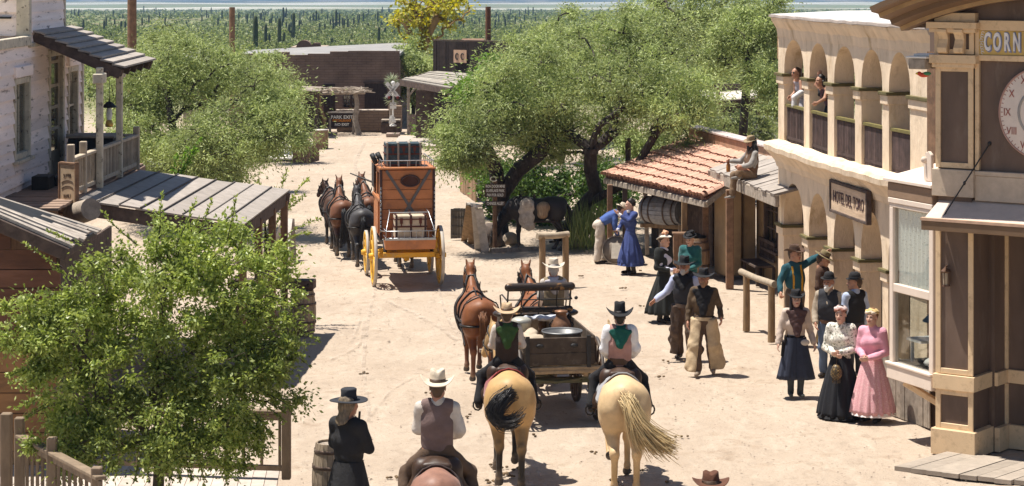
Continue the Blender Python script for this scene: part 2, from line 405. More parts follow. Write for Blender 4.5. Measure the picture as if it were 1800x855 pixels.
def branch_mesh(nodes, par, rad, n=5):
    mb = MB()
    for i, p in enumerate(par):
        if p < 0: continue
        mb.tube([nodes[p], nodes[i]], [min(rad[p], rad[i] * 1.35), rad[i]], 9 if rad[i] > .05 else n, cap=False)
    return mb
LEAFK = leafmat('shaded_leaf', (.04, .08, .015), (.10, .16, .03), trans=.3)  # canopy shade put into the leaf colour of the low tree
BARK = M('dark_bark', (.038, .029, .024), scale=14, st=(1, 1, .4), var=.4, bump=.7, col2=(.10, .08, .065), mk=(.5, .7))
BARKG = M('grey_bark', (.19, .155, .12), scale=14, st=(1, 1, .4), var=.35, bump=.6)
LEAFM = leafmat('mesquite_leaf', (.19, .245, .080), (.41, .455, .190), trans=.36, var=.45)
LEAFD = leafmat('green_leaf', (.10, .19, .03), (.23, .36, .075), trans=.38, var=.25)
LEAFY = leafmat('yellow_leaf', (.48, .40, .05), (.34, .36, .09), trans=.5)
LEAFB = leafmat('bush_leaf', (.14, .195, .036), (.43, .485, .14), trans=.36, rough=.42, var=.4)
LEAFP = leafmat('scrub_leaf', (.085, .125, .038), (.27, .29, .10), trans=.35, var=.65)
LEAFC = leafmat('cane_leaf', (.10, .15, .04), (.24, .26, .09), trans=.3)

def tree(label, base, trunks, blobs, nclump, nleaf, L, Wd, lm, bark=BARK, sig=.33, r0=.16, droop=.5, name='mesquite_tree', group=None, rt=.006, shell=.45, flat=.7, cat='tree'):
    t = thing(name, label, cat, base, group=group)
    tips = crown_pts(blobs, nclump, shell)
    nd, par, rad, ntr = branches(trunks, tips, r0, rt)
    tm = MB()
    for i, p in enumerate(par):
        if p >= 0: tm.tube([nd[p], nd[i]], [max(rad[i], min(rad[p], rad[i] * 1.3)), rad[i]], 9 if rad[i] > .05 else 5, cap=False)
    for tr, in zip(trunks): tm.tube([Vector(tr[0]) - Vector((0, 0, .12)), tr[0]], r0 * 1.15, 9, cap=False)
    tm.build('trunk', bark, t)
    w = np.exp(.55 * RNG.standard_normal(len(tips))); k = RNG.choice(len(tips), nleaf, p=w / w.sum()); off = RNG.standard_normal((nleaf, 3)); mag = np.abs(RNG.standard_normal((nleaf, 1))) ** .85
    off = off / np.linalg.norm(off, axis=1)[:, None] * mag * (sig * RNG.uniform(.55, 1.45, len(tips)))[k][:, None] * np.array([1, 1, flat]); C = tips[k] + off
    D = RNG.standard_normal((nleaf, 3)) * .8 + off / sig; D[:, 2] -= droop
    V, Q = leaves(C, D, L * RNG.uniform(.6, 1.3, nleaf), Wd * RNG.uniform(.6, 1.3, nleaf))
    obj_np('crown', V, Q, lm, t, smooth=False, world=True)
    return t
# ================================================================ WOODEN PIECES USED BY SEVERAL BUILDINGS
def lerp(a, b, t): return Vector(a) + (Vector(b) - Vector(a)) * t
def planks(mb, p00, p10, p01, p11, n, th=.03, gap=.004, lap=0.0, mi=0, jit=.01, rag=0.0):
    """boards running p00->p10, laid side by side towards p01->p11, top face on the sheet"""
    nrm = (Vector(p10) - Vector(p00)).cross(Vector(p01) - Vector(p00)).normalized()
    if nrm.z < -.01: nrm = -nrm
    for i in range(n):
        a, b = i / n, (i + 1) / n; s = (Vector(p01) - Vector(p00)).length; g = gap / s / 2
        r0, r1 = random.uniform(-rag, rag), random.uniform(-rag, rag)
        d = (Vector(p10) - Vector(p00)).normalized()
        q = [lerp(p00, p01, a + g) + d * r0, lerp(p10, p11, a + g) + d * r1, lerp(p10, p11, b - g + lap / s) + d * r1, lerp(p00, p01, b - g + lap / s) + d * r0]
        up = nrm * random.uniform(-jit, jit); lift = [0, 0, lap * .45, lap * .45]
        top = [v + up + nrm * l for v, l in zip(q, lift)]; bot = [v - nrm * th for v in top]
        mb.hexa(bot + top, mi)
def siding(mb, o, u, n, Lw, z0, z1, holes=(), course=.17, t=.035, mi=0, jit=.006):
    o = Vector(o); u = Vector(u).normalized(); n = Vector(n).normalized(); z = z0
    while z < z1 - .02:
        zt = min(z + course * random.uniform(.93, 1.07), z1); segs = [(0, Lw)]; zm = (z + zt) / 2
        for a, b, za, zb in holes:
            if za < zm < zb:
                segs = [q for s in segs for q in ((s[0], min(s[1], a)), (max(s[0], b), s[1])) if q[1] - q[0] > .02]
        for a, b in segs:
            while b - a > .02:
                c = b if b - a < 3 else min(b, a + random.uniform(1.6, 3.6)); dz = random.uniform(-jit, jit); k = random.uniform(0, jit)
                def p(x, out, zz): return o + u * x + n * out + Vector((0, 0, zz))
                mb.hexa([p(a, 0, z + dz), p(c - .004, 0, z + dz), p(c - .004, t + k, z + dz), p(a, t + k, z + dz), p(a, 0, zt + .01), p(c - .004, 0, zt + .01), p(c - .004, .01 + k, zt + .01), p(a, .01 + k, zt + .01)], mi)
                a = c
        z = zt
def vplanks(mb, o, u, n, Lw, z0, z1, w=.2, t=.03, holes=(), mi=0, rag=0.0):
    o = Vector(o); u = Vector(u).normalized(); n = Vector(n).normalized(); x = 0
    while x < Lw - .01:
        e = min(x + w * random.uniform(.8, 1.2), Lw); xm = (x + e) / 2; segs = [(z0, z1 + random.uniform(-rag, rag))]
        for a, b, za, zb in holes:
            if a < xm < b: segs = [q for s in segs for q in ((s[0], min(s[1], za)), (max(s[0], zb), s[1])) if q[1] - q[0] > .02]
        tt = t * random.uniform(.7, 1.2)
        for a, b in segs:
            c = o + u * ((x + e) / 2) + n * (tt / 2) + Vector((0, 0, (a + b) / 2))
            mb.box(c, (e - x - .008, tt, b - a), math.atan2(u.y, u.x), mi)
        x = e
def fbox(mb, o, u, a0, a1, c0, c1, z0, z1, mi=0):   # box in a wall frame: a along u, c inward (left turn of u)
    o = Vector(o); u = Vector(u).normalized(); w = Vector((-u.y, u.x, 0))
    mb.box(o + u * (a0 + a1) / 2 + w * (c0 + c1) / 2 + Vector((0, 0, (z0 + z1) / 2)), (abs(a1 - a0), abs(c1 - c0), abs(z1 - z0)), math.atan2(u.y, u.x), mi)
def fpt(o, u, a, c, z):
    u = Vector(u).normalized(); w = Vector((-u.y, u.x, 0)); q = Vector(o) + u * a + w * c; q.z += z; return q
def window_part(o, u, a0, a1, z0, z1, parent, frame_m, fw=.07, cols=1, rows=2, depth=.05, sill=True, glass=None, c=0.0, deep=.25):
    f = MB(); fbox(f, o, u, a0 - fw, a0, c - depth, c + .06, z0 - fw, z1 + fw); fbox(f, o, u, a1, a1 + fw, c - depth, c + .06, z0 - fw, z1 + fw)
    fbox(f, o, u, a0, a1, c - depth + .002, c + .058, z1, z1 + fw); fbox(f, o, u, a0, a1, c - depth + .002, c + .058, z0 - fw, z0)
    w = f.build('window', frame_m, parent, .006)
    g = MB()
    for i in range(1, cols): x = a0 + (a1 - a0) * i / cols; fbox(g, o, u, x - .018, x + .018, c + .012, c + .05, z0, z1)
    for i in range(1, rows): z = z0 + (z1 - z0) * i / rows; fbox(g, o, u, a0, a1, c + .014, c + .048, z - .018, z + .018)
    if cols + rows > 2: g.build('glazing_bar', frame_m, w)
    p = MB(); fbox(p, o, u, a0, a1, c + .03, c + .036, z0, z1); p.build('pane', glass or GLASS, w)
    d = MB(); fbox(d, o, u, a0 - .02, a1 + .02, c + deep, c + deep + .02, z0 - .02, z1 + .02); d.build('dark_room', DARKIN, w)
    if sill: s = MB(); fbox(s, o, u, a0 - fw - .04, a1 + fw + .04, c - depth - .06, c, z0 - fw - .06, z0 - fw - .002); s.build('sill', frame_m, w, .006)
    return w

# ================================================================ LEFT: WHITE CLAPBOARD HOUSE WITH BALCONY
CLAP = M('peeling_white_clapboard', (.84, .72, .66), rough=.85, var=.12, scale=3, col2=(.24, .19, .16), mk=(.57, .66), msc=7, st=(1, .22, 1.8), bump=.6, island=.14)
CLAPT = M('weathered_trim', (.50, .44, .34), var=.2, scale=6, col2=(.14, .115, .09), mk=(.56, .64), msc=9, bump=.4, island=.1)
h = thing('clapboard_house', 'two storey white clapboard house with peeling paint, balcony door and lapped porch roof', 'house', (-9.5, 37.8, 0))
XW = -8.1; uL, nL = (0, 1, 0), (1, 0, 0)
def hw(y): return XW
mb = MB()
siding(mb, (XW, 32.5, 0), uL, nL, 10.2, 3.1, 5.55, holes=[(4.35, 5.55, 3.74, 5.05), (7.1, 8.4, 3.0, 5.38), (8.78, 9.75, 3.62, 5.05)], course=.205, t=.05, jit=.012)
mb.bb((-12.5, 42.6, 0), (XW - .001, 42.66, 5.55)); mb.bb((-12.5, 32.5, 2.9), (XW - .05, 32.56, 5.55))
mb.build('wall', CLAP, h)
mb = MB(); mb.bb((XW - .06, 32.5, 0), (XW - .002, 42.7, 3.1)); mb.build('lower_wall', WOODB, h)
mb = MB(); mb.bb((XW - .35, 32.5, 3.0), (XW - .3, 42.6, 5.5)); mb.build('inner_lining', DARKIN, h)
mb = MB(); mb.bb((XW - .02, 42.6, 2.9), (XW + .07, 42.72, 5.6)); mb.bb((XW - .03, 32.5, 5.56), (XW + .08, 38.0, 5.72)); mb.bb((-12.5, 32.5, 5.6), (XW - .03, 38.0, 5.66))
mb.bb((XW - .02, 38.0, 5.52), (XW + .07, 42.7, 5.6)); mb.build('trim', CLAPT, h, .01)
# upper storey block
mb = MB()
siding(mb, (-13.0, 38.0, 0), (1, 0, 0), (0, -1, 0), 4.8, 5.72, 9.0, course=.36, t=.05)
siding(mb, (XW, 38.1, 0), uL, nL, 2.95, 5.6, 9.0, course=.17)
mb.bb((-13, 38.05, 5.6), (XW - .02, 41.0, 9.0)); mb.build('upper_wall', CLAP, h)
for q in (((XW - .16, 37.92, 5.66), (XW + .06, 38.10, 9)), ((XW - .02, 41.0, 5.6), (XW + .05, 41.08, 9))): MB().bb(*q).build('corner_board', CLAPT, h, .01)
mb = MB()
for x0, x1, z in ((-9.0, -8.26, 6.72), (-9.15, -8.26, 6.36), (-9.3, -8.35, 6.02), (-9.6, -8.26, 7.1)): mb.box(((x0 + x1) / 2, 37.93, z), (x1 - x0, .05, .035))
mb.build('board_gap', BLACK, h)
# windows and door
window_part((XW, 32.5, 0), uL, 4.45, 5.45, 3.82, 4.95, h, CLAPT, cols=2, rows=1, fw=.10, c=0.0, deep=.28, depth=.06)
window_part((XW, 32.5, 0), uL, 8.88, 9.65, 3.70, 4.95, h, CLAPT, cols=1, rows=2, fw=.10, deep=.28, depth=.06)
for a, b in ((4.3, 5.6), (8.72, 9.8)): mb = MB(); fbox(mb, (XW, 32.5, 0), uL, a, b, -.09, -.02, 5.06, 5.24); mb.build('window_head', CLAP, h, .01)
DOORM = M('old_door', (.33, .28, .21), var=.2, col2=(.17, .13, .09), mk=(.55, .7), bump=.3)
mb = MB(); o = (XW, 32.5, 0); fbox(mb, o, uL, 7.10, 7.22, -.06, .05, 3.1, 5.3); fbox(mb, o, uL, 8.28, 8.42, -.06, .05, 3.1, 5.3); fbox(mb, o, uL, 7.0, 8.5, -.07, .04, 5.3, 5.42); mb.build('door_frame', CLAPT, h, .01)
mb = MB(); fbox(mb, o, uL, 7.24, 7.36, .0, .045, 3.15, 5.28); fbox(mb, o, uL, 8.14, 8.26, .0, .045, 3.15, 5.28); fbox(mb, o, uL, 7.36, 8.14, .002, .043, 3.15, 3.62)
for z in (3.98, 4.36, 4.74, 5.16): fbox(mb, o, uL, 7.36, 8.14, .002, .043, z, z + .06)
d = mb.build('door', DOORM, h, .006)
mb = MB(); fbox(mb, o, uL, 7.36, 8.14, .02, .025, 3.62, 5.2); mb.build('pane', GLASS, d)
mb = MB(); mb.tube([(XW + .03, 39.78, 4.2), (XW + .10, 39.78, 4.2)], .018, 8); mb.tube([(XW + .09, 39.78, 4.2), (XW + .09, 39.9, 4.2)], .014, 8); mb.bb((XW, 39.74, 4.05), (XW + .012, 39.82, 4.35)); mb.build('handle', IRON, d)
# balcony floor, awning over the walk, balustrade, porch roof and posts
mb = MB(); planks(mb, (XW, 34.6, 3.2), (-6.9, 34.6, 3.2), (XW, 42.6, 3.2), (-6.9, 42.6, 3.2), 34, .04); mb.bb((-6.94, 36.6, 2.95), (-6.86, 42.6, 3.15)); mb.build('balcony_floor', M('worn_floor', (.24, .165, .12), var=.2, island=.12), h)
mb = MB(); A0, A1, B0, B1 = (-6.93, 36.2, 3.19), (-6.76, 41.4, 3.19), (-4.42, 37.6, 2.62), (-4.2, 43.0, 2.66)
planks(mb, A0, A1, B0, B1, 8, .03, .01, lap=-.0, jit=.012, rag=.06)
AWN = M('awning_board', (.31, .27, .235), scale=5, var=.18, col2=(.30, .26, .22), mk=(.5, .7), bump=.4, island=.12)
aw = mb.build('awning', AWN, h)
mb = MB()
for i in range(1, 8):
    a = lerp(A0, B0, i / 8); b = lerp(A1, B1, i / 8); mb.bar(a + Vector((0, -.03, .012)), b + Vector((0, 0, .012)), .022, .018)
mb.build('gap_strip', M('awning_gap_line', (.10, .085, .075), var=.25), aw)  # dark strips standing in for the shadow gaps between the lapped boards
mb = MB(); mb.bar(lerp(A0, B0, 0) + Vector((0, .04, -.16)), lerp(A0, B0, 1) + Vector((0, .04, -.16)), .06, .22); mb.bar(lerp(A1, B1, 0) + Vector((0, -.1, -.16)), lerp(A1, B1, 1) + Vector((0, -.1, -.16)), .06, .22)
mb.bar(Vector(B0) + Vector((-.08, .05, -.17)), Vector(B1) + Vector((-.08, -.05, -.17)), .07, .22); mb.build('fascia', WOODD, aw, .01)
for y in (38.0, 39.7, 41.3, 42.8):
    MB().box((-4.5 + (y - 38) * .045, y, 1.24), (.13, .13, 2.48)).build("awning_post", WOODB, h, .01)
mb = MB(); mb.bar((-4.55, 38.1, 2.42), (-4.32, 42.8, 2.46), .10, .14); mb.build('awning_beam', WOODD, h, .01)
rl = MB()
PRAIL = M('pale_rail', (.40, .33, .245), scale=9, st=(1, 1, .3), var=.25, col2=(.24, .185, .13), mk=(.54, .72), bump=.35, island=.15)
ra, rb = Vector((-6.98, 36.0, 3.2)), Vector((-6.80, 41.2, 3.2))
rl.bar(ra + Vector((0, 0, .62)), rb + Vector((0, 0, .62)), .11, .05); rl.bar(ra + Vector((0, 0, .10)), rb + Vector((0, 0, .10)), .05, .07)
rl.bar(rb + Vector((0, 0, .62)), (XW, 41.2, 3.82), .10, .05)
bal = rl.build('balustrade', PRAIL, h, .008)
rl = MB()
for i in range(44): rl.box(lerp(ra, rb, (i + .5) / 44) + Vector((0, 0, .36)), (.022, .062, .46))
rl.build('slat', M('slat_wood', (.37, .30, .22), var=.25, island=.2, col2=(.2, .15, .1), mk=(.54, .72)), bal)
for f, zt in ((0, .86), (.17, .84), (.999, .78)): MB().box(lerp(ra, rb, f) + Vector((0, 0, zt / 2)), (.11, .11, zt)).build('newel', PRAIL, bal, .01)
for y in (37.75, 39.65): 
    p = MB().box((-6.84, y, 4.2), (.11, .11, 2.0)); p.box((-6.84, y, 5.02), (.16, .42, .16)); p.build('porch_post', CLAPT, h, .012)
mb = MB(); R0, R1, S0, S1 = (XW + .03, 38.3, 5.80), (XW + .03, 41.7, 5.80), (-6.55, 38.3, 5.16), (-6.55, 41.7, 5.16)
for i in range(8):
    p00, p10, p01, p11 = lerp(R0, S0, i / 8), lerp(R1, S1, i / 8), lerp(R0, S0, (i + 1.12) / 8), lerp(R1, S1, (i + 1.12) / 8); r = random.uniform(-.04, .04)
    q = [p00 + Vector((0, r, 0)), p10 + Vector((0, r, 0)), p11 + Vector((0, r, .045)), p01 + Vector((0, r, .045))]
    mb.hexa([v - Vector((0, 0, .03)) for v in q] + q)
pr = mb.build('porch_roof', AWN, h)
mb = MB(); mb.bar(Vector(R0) + Vector((0, .06, -.10)), Vector(S0) + Vector((-.05, .06, -.10)), .05, .17); mb.bar(Vector(R1) + Vector((0, -.06, -.10)), Vector(S1) + Vector((-.05, -.06, -.10)), .05, .17)
for i in range(5): y = 38.7 + i * .7; mb.bar((XW, y, 5.68), (-6.62, y, 5.06), .05, .13)
mb.bar((-6.84, 38.3, 5.07), (-6.84, 41.7, 5.07), .09, .12); mb.build('rafter', WOODD, pr, .008)
# things on the balcony
t = thing('lantern', 'old metal kerosene lantern with wide shade hanging under the white house porch roof', 'lantern', (-6.84, 38.65, 4.15))
mb = MB(); mb.lathe([(.0, .44), (.05, .42), (.13, .34), (.14, .33), (.05, .36), (.03, .36)], (-6.84, 38.65, 4.15), 16); mb.tube([(-6.84, 38.65, 4.58), (-6.84, 38.65, 4.98)], .006, 5); mb.build('lamp_shade', IRON, t)
mb = MB(); mb.lathe([(.03, .34), (.045, .28), (.055, .2), (.035, .12)], (-6.84, 38.65, 4.15), 12); mb.build('chimney_glass', M('lamp_glass', (.6, .6, .55), rough=.1, bump=0), t)
mb = MB(); mb.lathe([(.0, .0), (.06, .0), (.065, .05), (.05, .11), (.03, .12), (0, .12)], (-6.84, 38.65, 4.15), 14); mb.build('oil_tank', M('brass', (.45, .28, .07), metal=.7, rough=.4), t)
t = thing('trunk', 'black wooden trunk with pale lid on the white house balcony', 'trunk', (-7.4, 40.6, 3.2))
mb = MB(); mb.bb((-7.85, 40.2, 3.2), (-7.05, 41.0, 3.84)); mb.build('case', BLACK, t, .02)
mb = MB(); mb.bb((-7.88, 40.17, 3.842), (-7.02, 41.03, 3.88)); mb.build('lid', WOODG, t, .01)
t = thing('sign_board', 'brown framed board sign leaning beside the balcony rail', 'sign', (-6.98, 36.0, 2.75))
sa = P(106, 372, 36.0); sb = P(135, 372, 35.7); u = (sb - sa).normalized(); n = Vector((u.y, -u.x, 0)).normalized()
SGN = M('sign_panel', (.46, .34, .22), var=.15, col2=(.3, .2, .12), mk=(.55, .7))
rz = math.atan2(u.y, u.x); Ls = (sb - sa).length; zc = (sa.z + P(0, 288, 36).z) / 2; hs = P(0, 288, 36).z - sa.z; c = lerp(sa, sb, .5); c.z = zc
MB().box(c, (Ls, .04, hs), rz).build('panel', SGN, t)
mb = MB()
for s in (-1, 1): mb.box(c + u * s * Ls / 2, (.035, .07, hs + .07), rz)
for s in (-1, 1): mb.box(c + Vector((0, 0, s * (hs / 2 + .018))), (Ls - .036, .066, .035), rz)
mb.build('frame', WOODB, t, .006)
INK = M('dark_ink', (.07, .045, .03), bump=0, var=.1)
text('SUTTER', .085, face_M(c + n * .024 + Vector((0, 0, .2)), u, n), INK, t, 'lettering', .004, .72)
text('FAMILY', .085, face_M(c + n * .024 - Vector((0, 0, .12)), u, n), INK, t, 'lettering', .004, .72)
for zz in (.07, -.02, -.25): 
    mb = MB(); mb.tube([c + n * .024 + u * (Ls * .36 * math.cos(a)) + Vector((0, 0, zz + .06 * math.sin(a) * (-1 if zz < -.2 else 1))) for a in np.linspace(.3, 2.84, 9)], .005, 5); mb.build('scroll', INK, t)
t = thing('log_beam', 'short thick log end sticking out under the leaning board sign', 'log', P(150, 372, 35.6))
la, lb = P(128, 378, 35.9), P(160, 368, 35.3)
MB().tube([la, lerp(la, lb, .5), lb], [.17, .18, .17], 14).build('log', WOODG, t)
mb = MB(); mb.bb((-7.9, 37.4, 3.2), (-7.62, 37.9, 3.42)); mb.bb((-7.88, 38.0, 3.2), (-7.5, 38.25, 3.36)); tag(mb.build('foot_stool', BLACK, None, .01), 'low dark box beside the balcony door of the white house', 'box')

# ---------------------------------------------------------------- lower left: brown plank building with shingled roof
h = thing('plank_building', 'red brown plank building with a sloping shingled roof at the lower left corner', 'building', (-9, 29.9, 0))
PLK = M('red_plank', (.135, .062, .038), scale=4, st=(.4, 1, 1.5), var=.3, col2=(.09, .045, .03), mk=(.52, .7), bump=.4, island=.25)
PLY = M('tan_plank', (.33, .17, .075), scale=4, st=(.4, 1, 1.5), var=.3, col2=(.13, .07, .04), mk=(.52, .72), bump=.4, island=.25)
mb = MB(); z = 0.2; i = 0
while z < 3.9:
    zt = z + random.uniform(.24, .3); xr = -5.95 - max(0, (zt - 3.12)) * 2.4; x = -12
    while x < xr - .05:
        e = min(xr, x + random.uniform(1.4, 3.2)); mb.bb((x, 30, z), (e - .008, 30.04 + random.uniform(0, .012), zt - .012), 1 if z < 1.9 and random.random() < .75 else 0); x = e
    z = zt
mb.build('wall', [PLK, PLY], h)
mb = MB(); mb.bb((-12, 30.05, 0), (-6.0, 30.1, 3.1)); mb.bb((-6.02, 30.1, 0), (-5.98, 34, 3.0)); mb.build('backing', WOODD, h)
mb = MB(); ea, eb = Vector((-6.66, 29.6, 3.62)), Vector((-5.78, 29.6, 3.24))
fa, fb = ea + Vector((.0, 2.5, -.15)), eb + Vector((-.05, 2.5, -.03))
ea2 = ea - (eb - ea) * 3; fa2 = fa - (fb - fa) * 3
planks(mb, ea2, eb, fa2, fb, 11, .035, .055, jit=.02, rag=.09); mb.hexa([v - Vector((0, 0, .09)) for v in (ea2, eb, fb, fa2)] + [v - Vector((0, 0, .05)) for v in (ea2, eb, fb, fa2)], 1)
rf = mb.build('roof', [M('roof_shingle', (.36, .31, .26), scale=6, var=.25, col2=(.2, .16, .13), mk=(.5, .7), island=.2), BLACK], h)
mb = MB(); mb.bar(ea2 + Vector((0, -.02, -.12)), eb + Vector((0, -.02, -.12)), .05, .17); mb.bar(eb + Vector((-.05, 0, -.1)), fb + Vector((-.05, 0, -.1)), .05, .15); mb.build('fascia', WOODD, rf, .01)
# deck, railings
DECKZ = .30
mb = MB(); planks(mb, (-9, 22.0, DECKZ), (-9, 30.0, DECKZ), (-2.55, 22.0, DECKZ), (-3.05, 30.0, DECKZ), 36, .05, .008, jit=.003)
d = mb.build('plank_deck', M('deck_board', (.46, .39, .33), scale=6, var=.16, col2=(.36, .3, .25), mk=(.52, .75), bump=.3, island=.1), None); tag(d, 'sunlit pale plank deck under the leafy tree at the lower left', 'deck')
MB().bb((-9, 29.9, .0), (-3.1, 29.96, .245)).bb((-2.62, 22, 0), (-2.58, 22.1, .2)).build('edge_board', WOODG, d)
def railing(label, a, b, posts, zt=.9, nb=20, sk=.12):
    t = thing('deck_railing', label, 'railing', a); a = Vector(a); b = Vector(b)
    MB().bar(a + Vector((0, 0, zt)), b + Vector((0, 0, zt)), .13, .045).bar(a + Vector((0, 0, zt - .07)), b + Vector((0, 0, zt - .07)), .04, .08).bar(a + Vector((0, 0, .14)), b + Vector((0, 0, .14)), .05, .07).build('rail', RAILW, t, .008)
    m2 = MB()
    for i in range(nb): m2.box(lerp(a, b, (i + .5) / nb) + Vector((0, 0, zt / 2 + .04)), (.035, .035, zt - .22))
    m2.build('baluster', RAILW, t)
    for f, hp in posts: MB().box(lerp(a, b, f) + Vector((0, 0, hp / 2)), (.115, .115, hp)).build('post', RAILW, t, .012)
railing('brown deck railing descending to the right at the lower left corner', (-5.95, 27.5, DECKZ), (-4.55, 25.2, DECKZ), ((0, 1.12), (.42, 1.08), (.95, 1.0)), .9, 15)
railing('far deck railing behind the leafy tree ending in a tall square post', (-5.9, 29.6, DECKZ), (-2.86, 29.15, DECKZ), ((0, 1.1), (.48, 1.0), (.99, 1.02)), .86, 13)
t = thing('wooden_post', 'tall square wooden post at the far left edge beside the railing', 'post', P(12, 900, 27.6))
MB().bb((-6.2, 27.55, DECKZ), (-6.07, 27.68, 1.45)).build('shaft', RAILW, t, .012); MB().bb((-8, 27.6, 1.0), (-6.2, 27.64, 1.09)).build('side_rail', RAILW, t)
# ================================================================ FAR END: adobe block building, low wall, ramada, dark porch building
def brickmat(name, c1, c2, mortar, bw=.4, bh=.11):
    m = bpy.data.materials.new(name); m.use_nodes = True; t = m.node_tree; N = t.nodes; L = t.links; b = N['Principled BSDF']; b.inputs['Roughness'].default_value = .95
    tc = N.new('ShaderNodeTexCoord'); mp = N.new('ShaderNodeMapping'); mp.inputs['Rotation'].default_value = (R(90), 0, 0); L.new(tc.outputs['Object'], mp.inputs[0])
    br = N.new('ShaderNodeTexBrick'); br.inputs['Scale'].default_value = 1; br.inputs['Brick Width'].default_value = bw; br.inputs['Row Height'].default_value = bh; br.inputs['Mortar Size'].default_value = .012
    for k, c in (('Color1', c1), ('Color2', c2), ('Mortar', mortar)): br.inputs[k].default_value = C4(c)
    n = N.new('ShaderNodeTexNoise'); n.inputs['Scale'].default_value = 1.4; n.inputs['Detail'].default_value = 8; L.new(tc.outputs['Object'], n.inputs[0])
    wob = N.new('ShaderNodeMix'); wob.data_type = 'RGBA'; wob.blend_type = 'LINEAR_LIGHT'; wob.inputs[0].default_value = .02; L.new(mp.outputs[0], wob.inputs[6]); L.new(n.outputs[1], wob.inputs[7]); L.new(wob.outputs[2], br.inputs[0])
    x = N.new('ShaderNodeMix'); x.data_type = 'RGBA'; x.blend_type = 'MULTIPLY'; x.inputs[0].default_value = 1; r = N.new('ShaderNodeMapRange'); r.inputs[1].default_value = .3; r.inputs[2].default_value = .7; r.inputs[3].default_value = .75; r.inputs[4].default_value = 1.15
    L.new(n.outputs[0], r.inputs[0]); L.new(br.outputs[0], x.inputs[6]); L.new(r.outputs[0], x.inputs[7]); L.new(x.outputs[2], b.inputs['Base Color'])
    bm = N.new('ShaderNodeBump'); bm.inputs['Strength'].default_value = .6; bm.inputs['Distance'].default_value = .02; L.new(br.outputs[1], bm.inputs['Height']); bm.invert = True; L.new(bm.outputs[0], b.inputs['Normal'])
    return m
ADB = brickmat('adobe_block', (.18, .125, .094), (.20, .138, .105), (.14, .095, .073))
ADB2 = brickmat('adobe_wall_block', (.27, .19, .135), (.30, .215, .155), (.2, .14, .10))
YB = 97.0
h = thing('adobe_building', 'long dark brown adobe block building with white roof at the far end of the street', 'building', (-8, YB + 4, 0))
mb = MB(); x0, x1 = P(405, 0, YB).x, P(702, 0, YB).x
zt = P(0, 97, YB).z; tops = [(405, 95), (440, 96), (487, 95), (508, 92), (541, 97), (580, 95), (612, 91), (702, 90)]
for (a, ya), (b, yb) in zip(tops, tops[1:]): mb.bb((P(a, 0, YB).x, YB, 0), (P(b, 0, YB).x - .002, YB + .4, P(0, yb, YB).z))
mb.bb((x0, YB + .42, 0), (x1 - .01, YB + 9, zt - .25)); mb.build('wall', ADB, h)
ROOFW = M('white_roof', (.54, .52, .50), var=.08, scale=1.2, col2=(.45, .42, .39), mk=(.58, .72), bump=.1)
MB().hexa([(x0, YB + .45, zt - .06), (x1, YB + .45, zt - .06), (x1 + .2, YB + 9, zt + .0), (x0, YB + 9, zt - .22), (x0, YB + .45, zt - .03), (x1, YB + .45, zt + .04), (x1 + .2, YB + 9, zt + .26), (x0, YB + 9, zt - .10)]).build('roof', M('dull_roof', (.25, .24, .23), col2=(.25, .23, .21), mk=(.52, .7), scale=1.2), h)
for a, b, y0, y1 in ((569, 589, 148, 222), (641, 681, 147, 222)): MB().bb((P(a, 0, YB).x, YB - .04, P(0, y1, YB).z), (P(b, 0, YB).x, YB - .002, P(0, y0, YB).z)).build('door', M('gate_wood', (.035, .025, .022), st=(6, 1, 1), scale=4, var=.4, bump=.3), h)
MB().bb((P(639, 0, YB).x, YB - .06, P(0, 147, YB).z), (P(683, 0, YB).x, YB - .003, P(0, 144, YB).z)).build('lintel', WOODD, h)
window_part((P(604, 0, YB).x, YB, 0), (1, 0, 0), 0, .28, P(0, 188, YB).z, P(0, 168, YB).z, h, WOODD, fw=.03, cols=2, rows=3, sill=False, c=-.05, deep=.04)
window_part((P(604, 0, YB).x, YB, 0), (1, 0, 0), .38, .6, P(0, 188, YB).z, P(0, 168, YB).z, h, WOODD, fw=.03, cols=2, rows=3, sill=False, c=-.05, deep=.04)
t = thing('roof_gable', 'small rounded brown adobe parapet rising beyond the white roof', 'parapet', P(541, 86, YB + 11))
m2 = MB(); Yp = YB + 11; arc = [P(520, 83, Yp)] + [P(534 + 12.5 * -math.cos(a), 81 - 10 * math.sin(a), Yp) for a in np.linspace(0, math.pi, 12)] + [P(551, 76, Yp), P(562, 76, Yp), P(563, 83, Yp)]
m2.add([tuple(p) for p in arc] + [(p.x, p.y + .5, p.z) for p in arc], [tuple(range(len(arc))), tuple(range(2 * len(arc) - 1, len(arc) - 1, -1))] + [((i + 1) % len(arc), i, len(arc) + i, len(arc) + (i + 1) % len(arc)) for i in range(len(arc))])
m2.build('curved_parapet', M('adobe_plain', (.2, .13, .10)), t); MB().bb((P(510, 0, Yp).x, Yp + .05, P(0, 100, Yp).z), (P(570, 0, Yp).x, Yp + 3, P(0, 83.5, Yp).z)).build('wall', M('adobe_tan', (.33, .26, .2)), t)
t = thing('low_adobe_wall', 'low pinkish brown adobe wall in front of the dark adobe building', 'wall', P(640, 225, 95))
Yw = 95.0; mb = MB(); mb.bb((P(592, 0, Yw).x, Yw, 0), (P(683, 0, Yw).x, Yw + .35, P(0, 196, Yw).z)); mb.bb((P(683.1, 0, Yw).x, Yw, 0), (P(706, 0, Yw).x, Yw + .35, P(0, 186, Yw).z)); mb.build('wall', ADB2, t, .03)
mb = MB(); mb.bb((P(590, 0, Yw).x, Yw - .04, P(0, 195.8, Yw).z), (P(683, 0, Yw).x, Yw + .4, P(0, 193, Yw).z)); mb.build('cap', M('pale_cap', (.5, .42, .35)), t, .02)
t = thing('wall_bench', 'dark low bench with white top edge against the low adobe wall', 'bench', P(680, 222, 94.6))
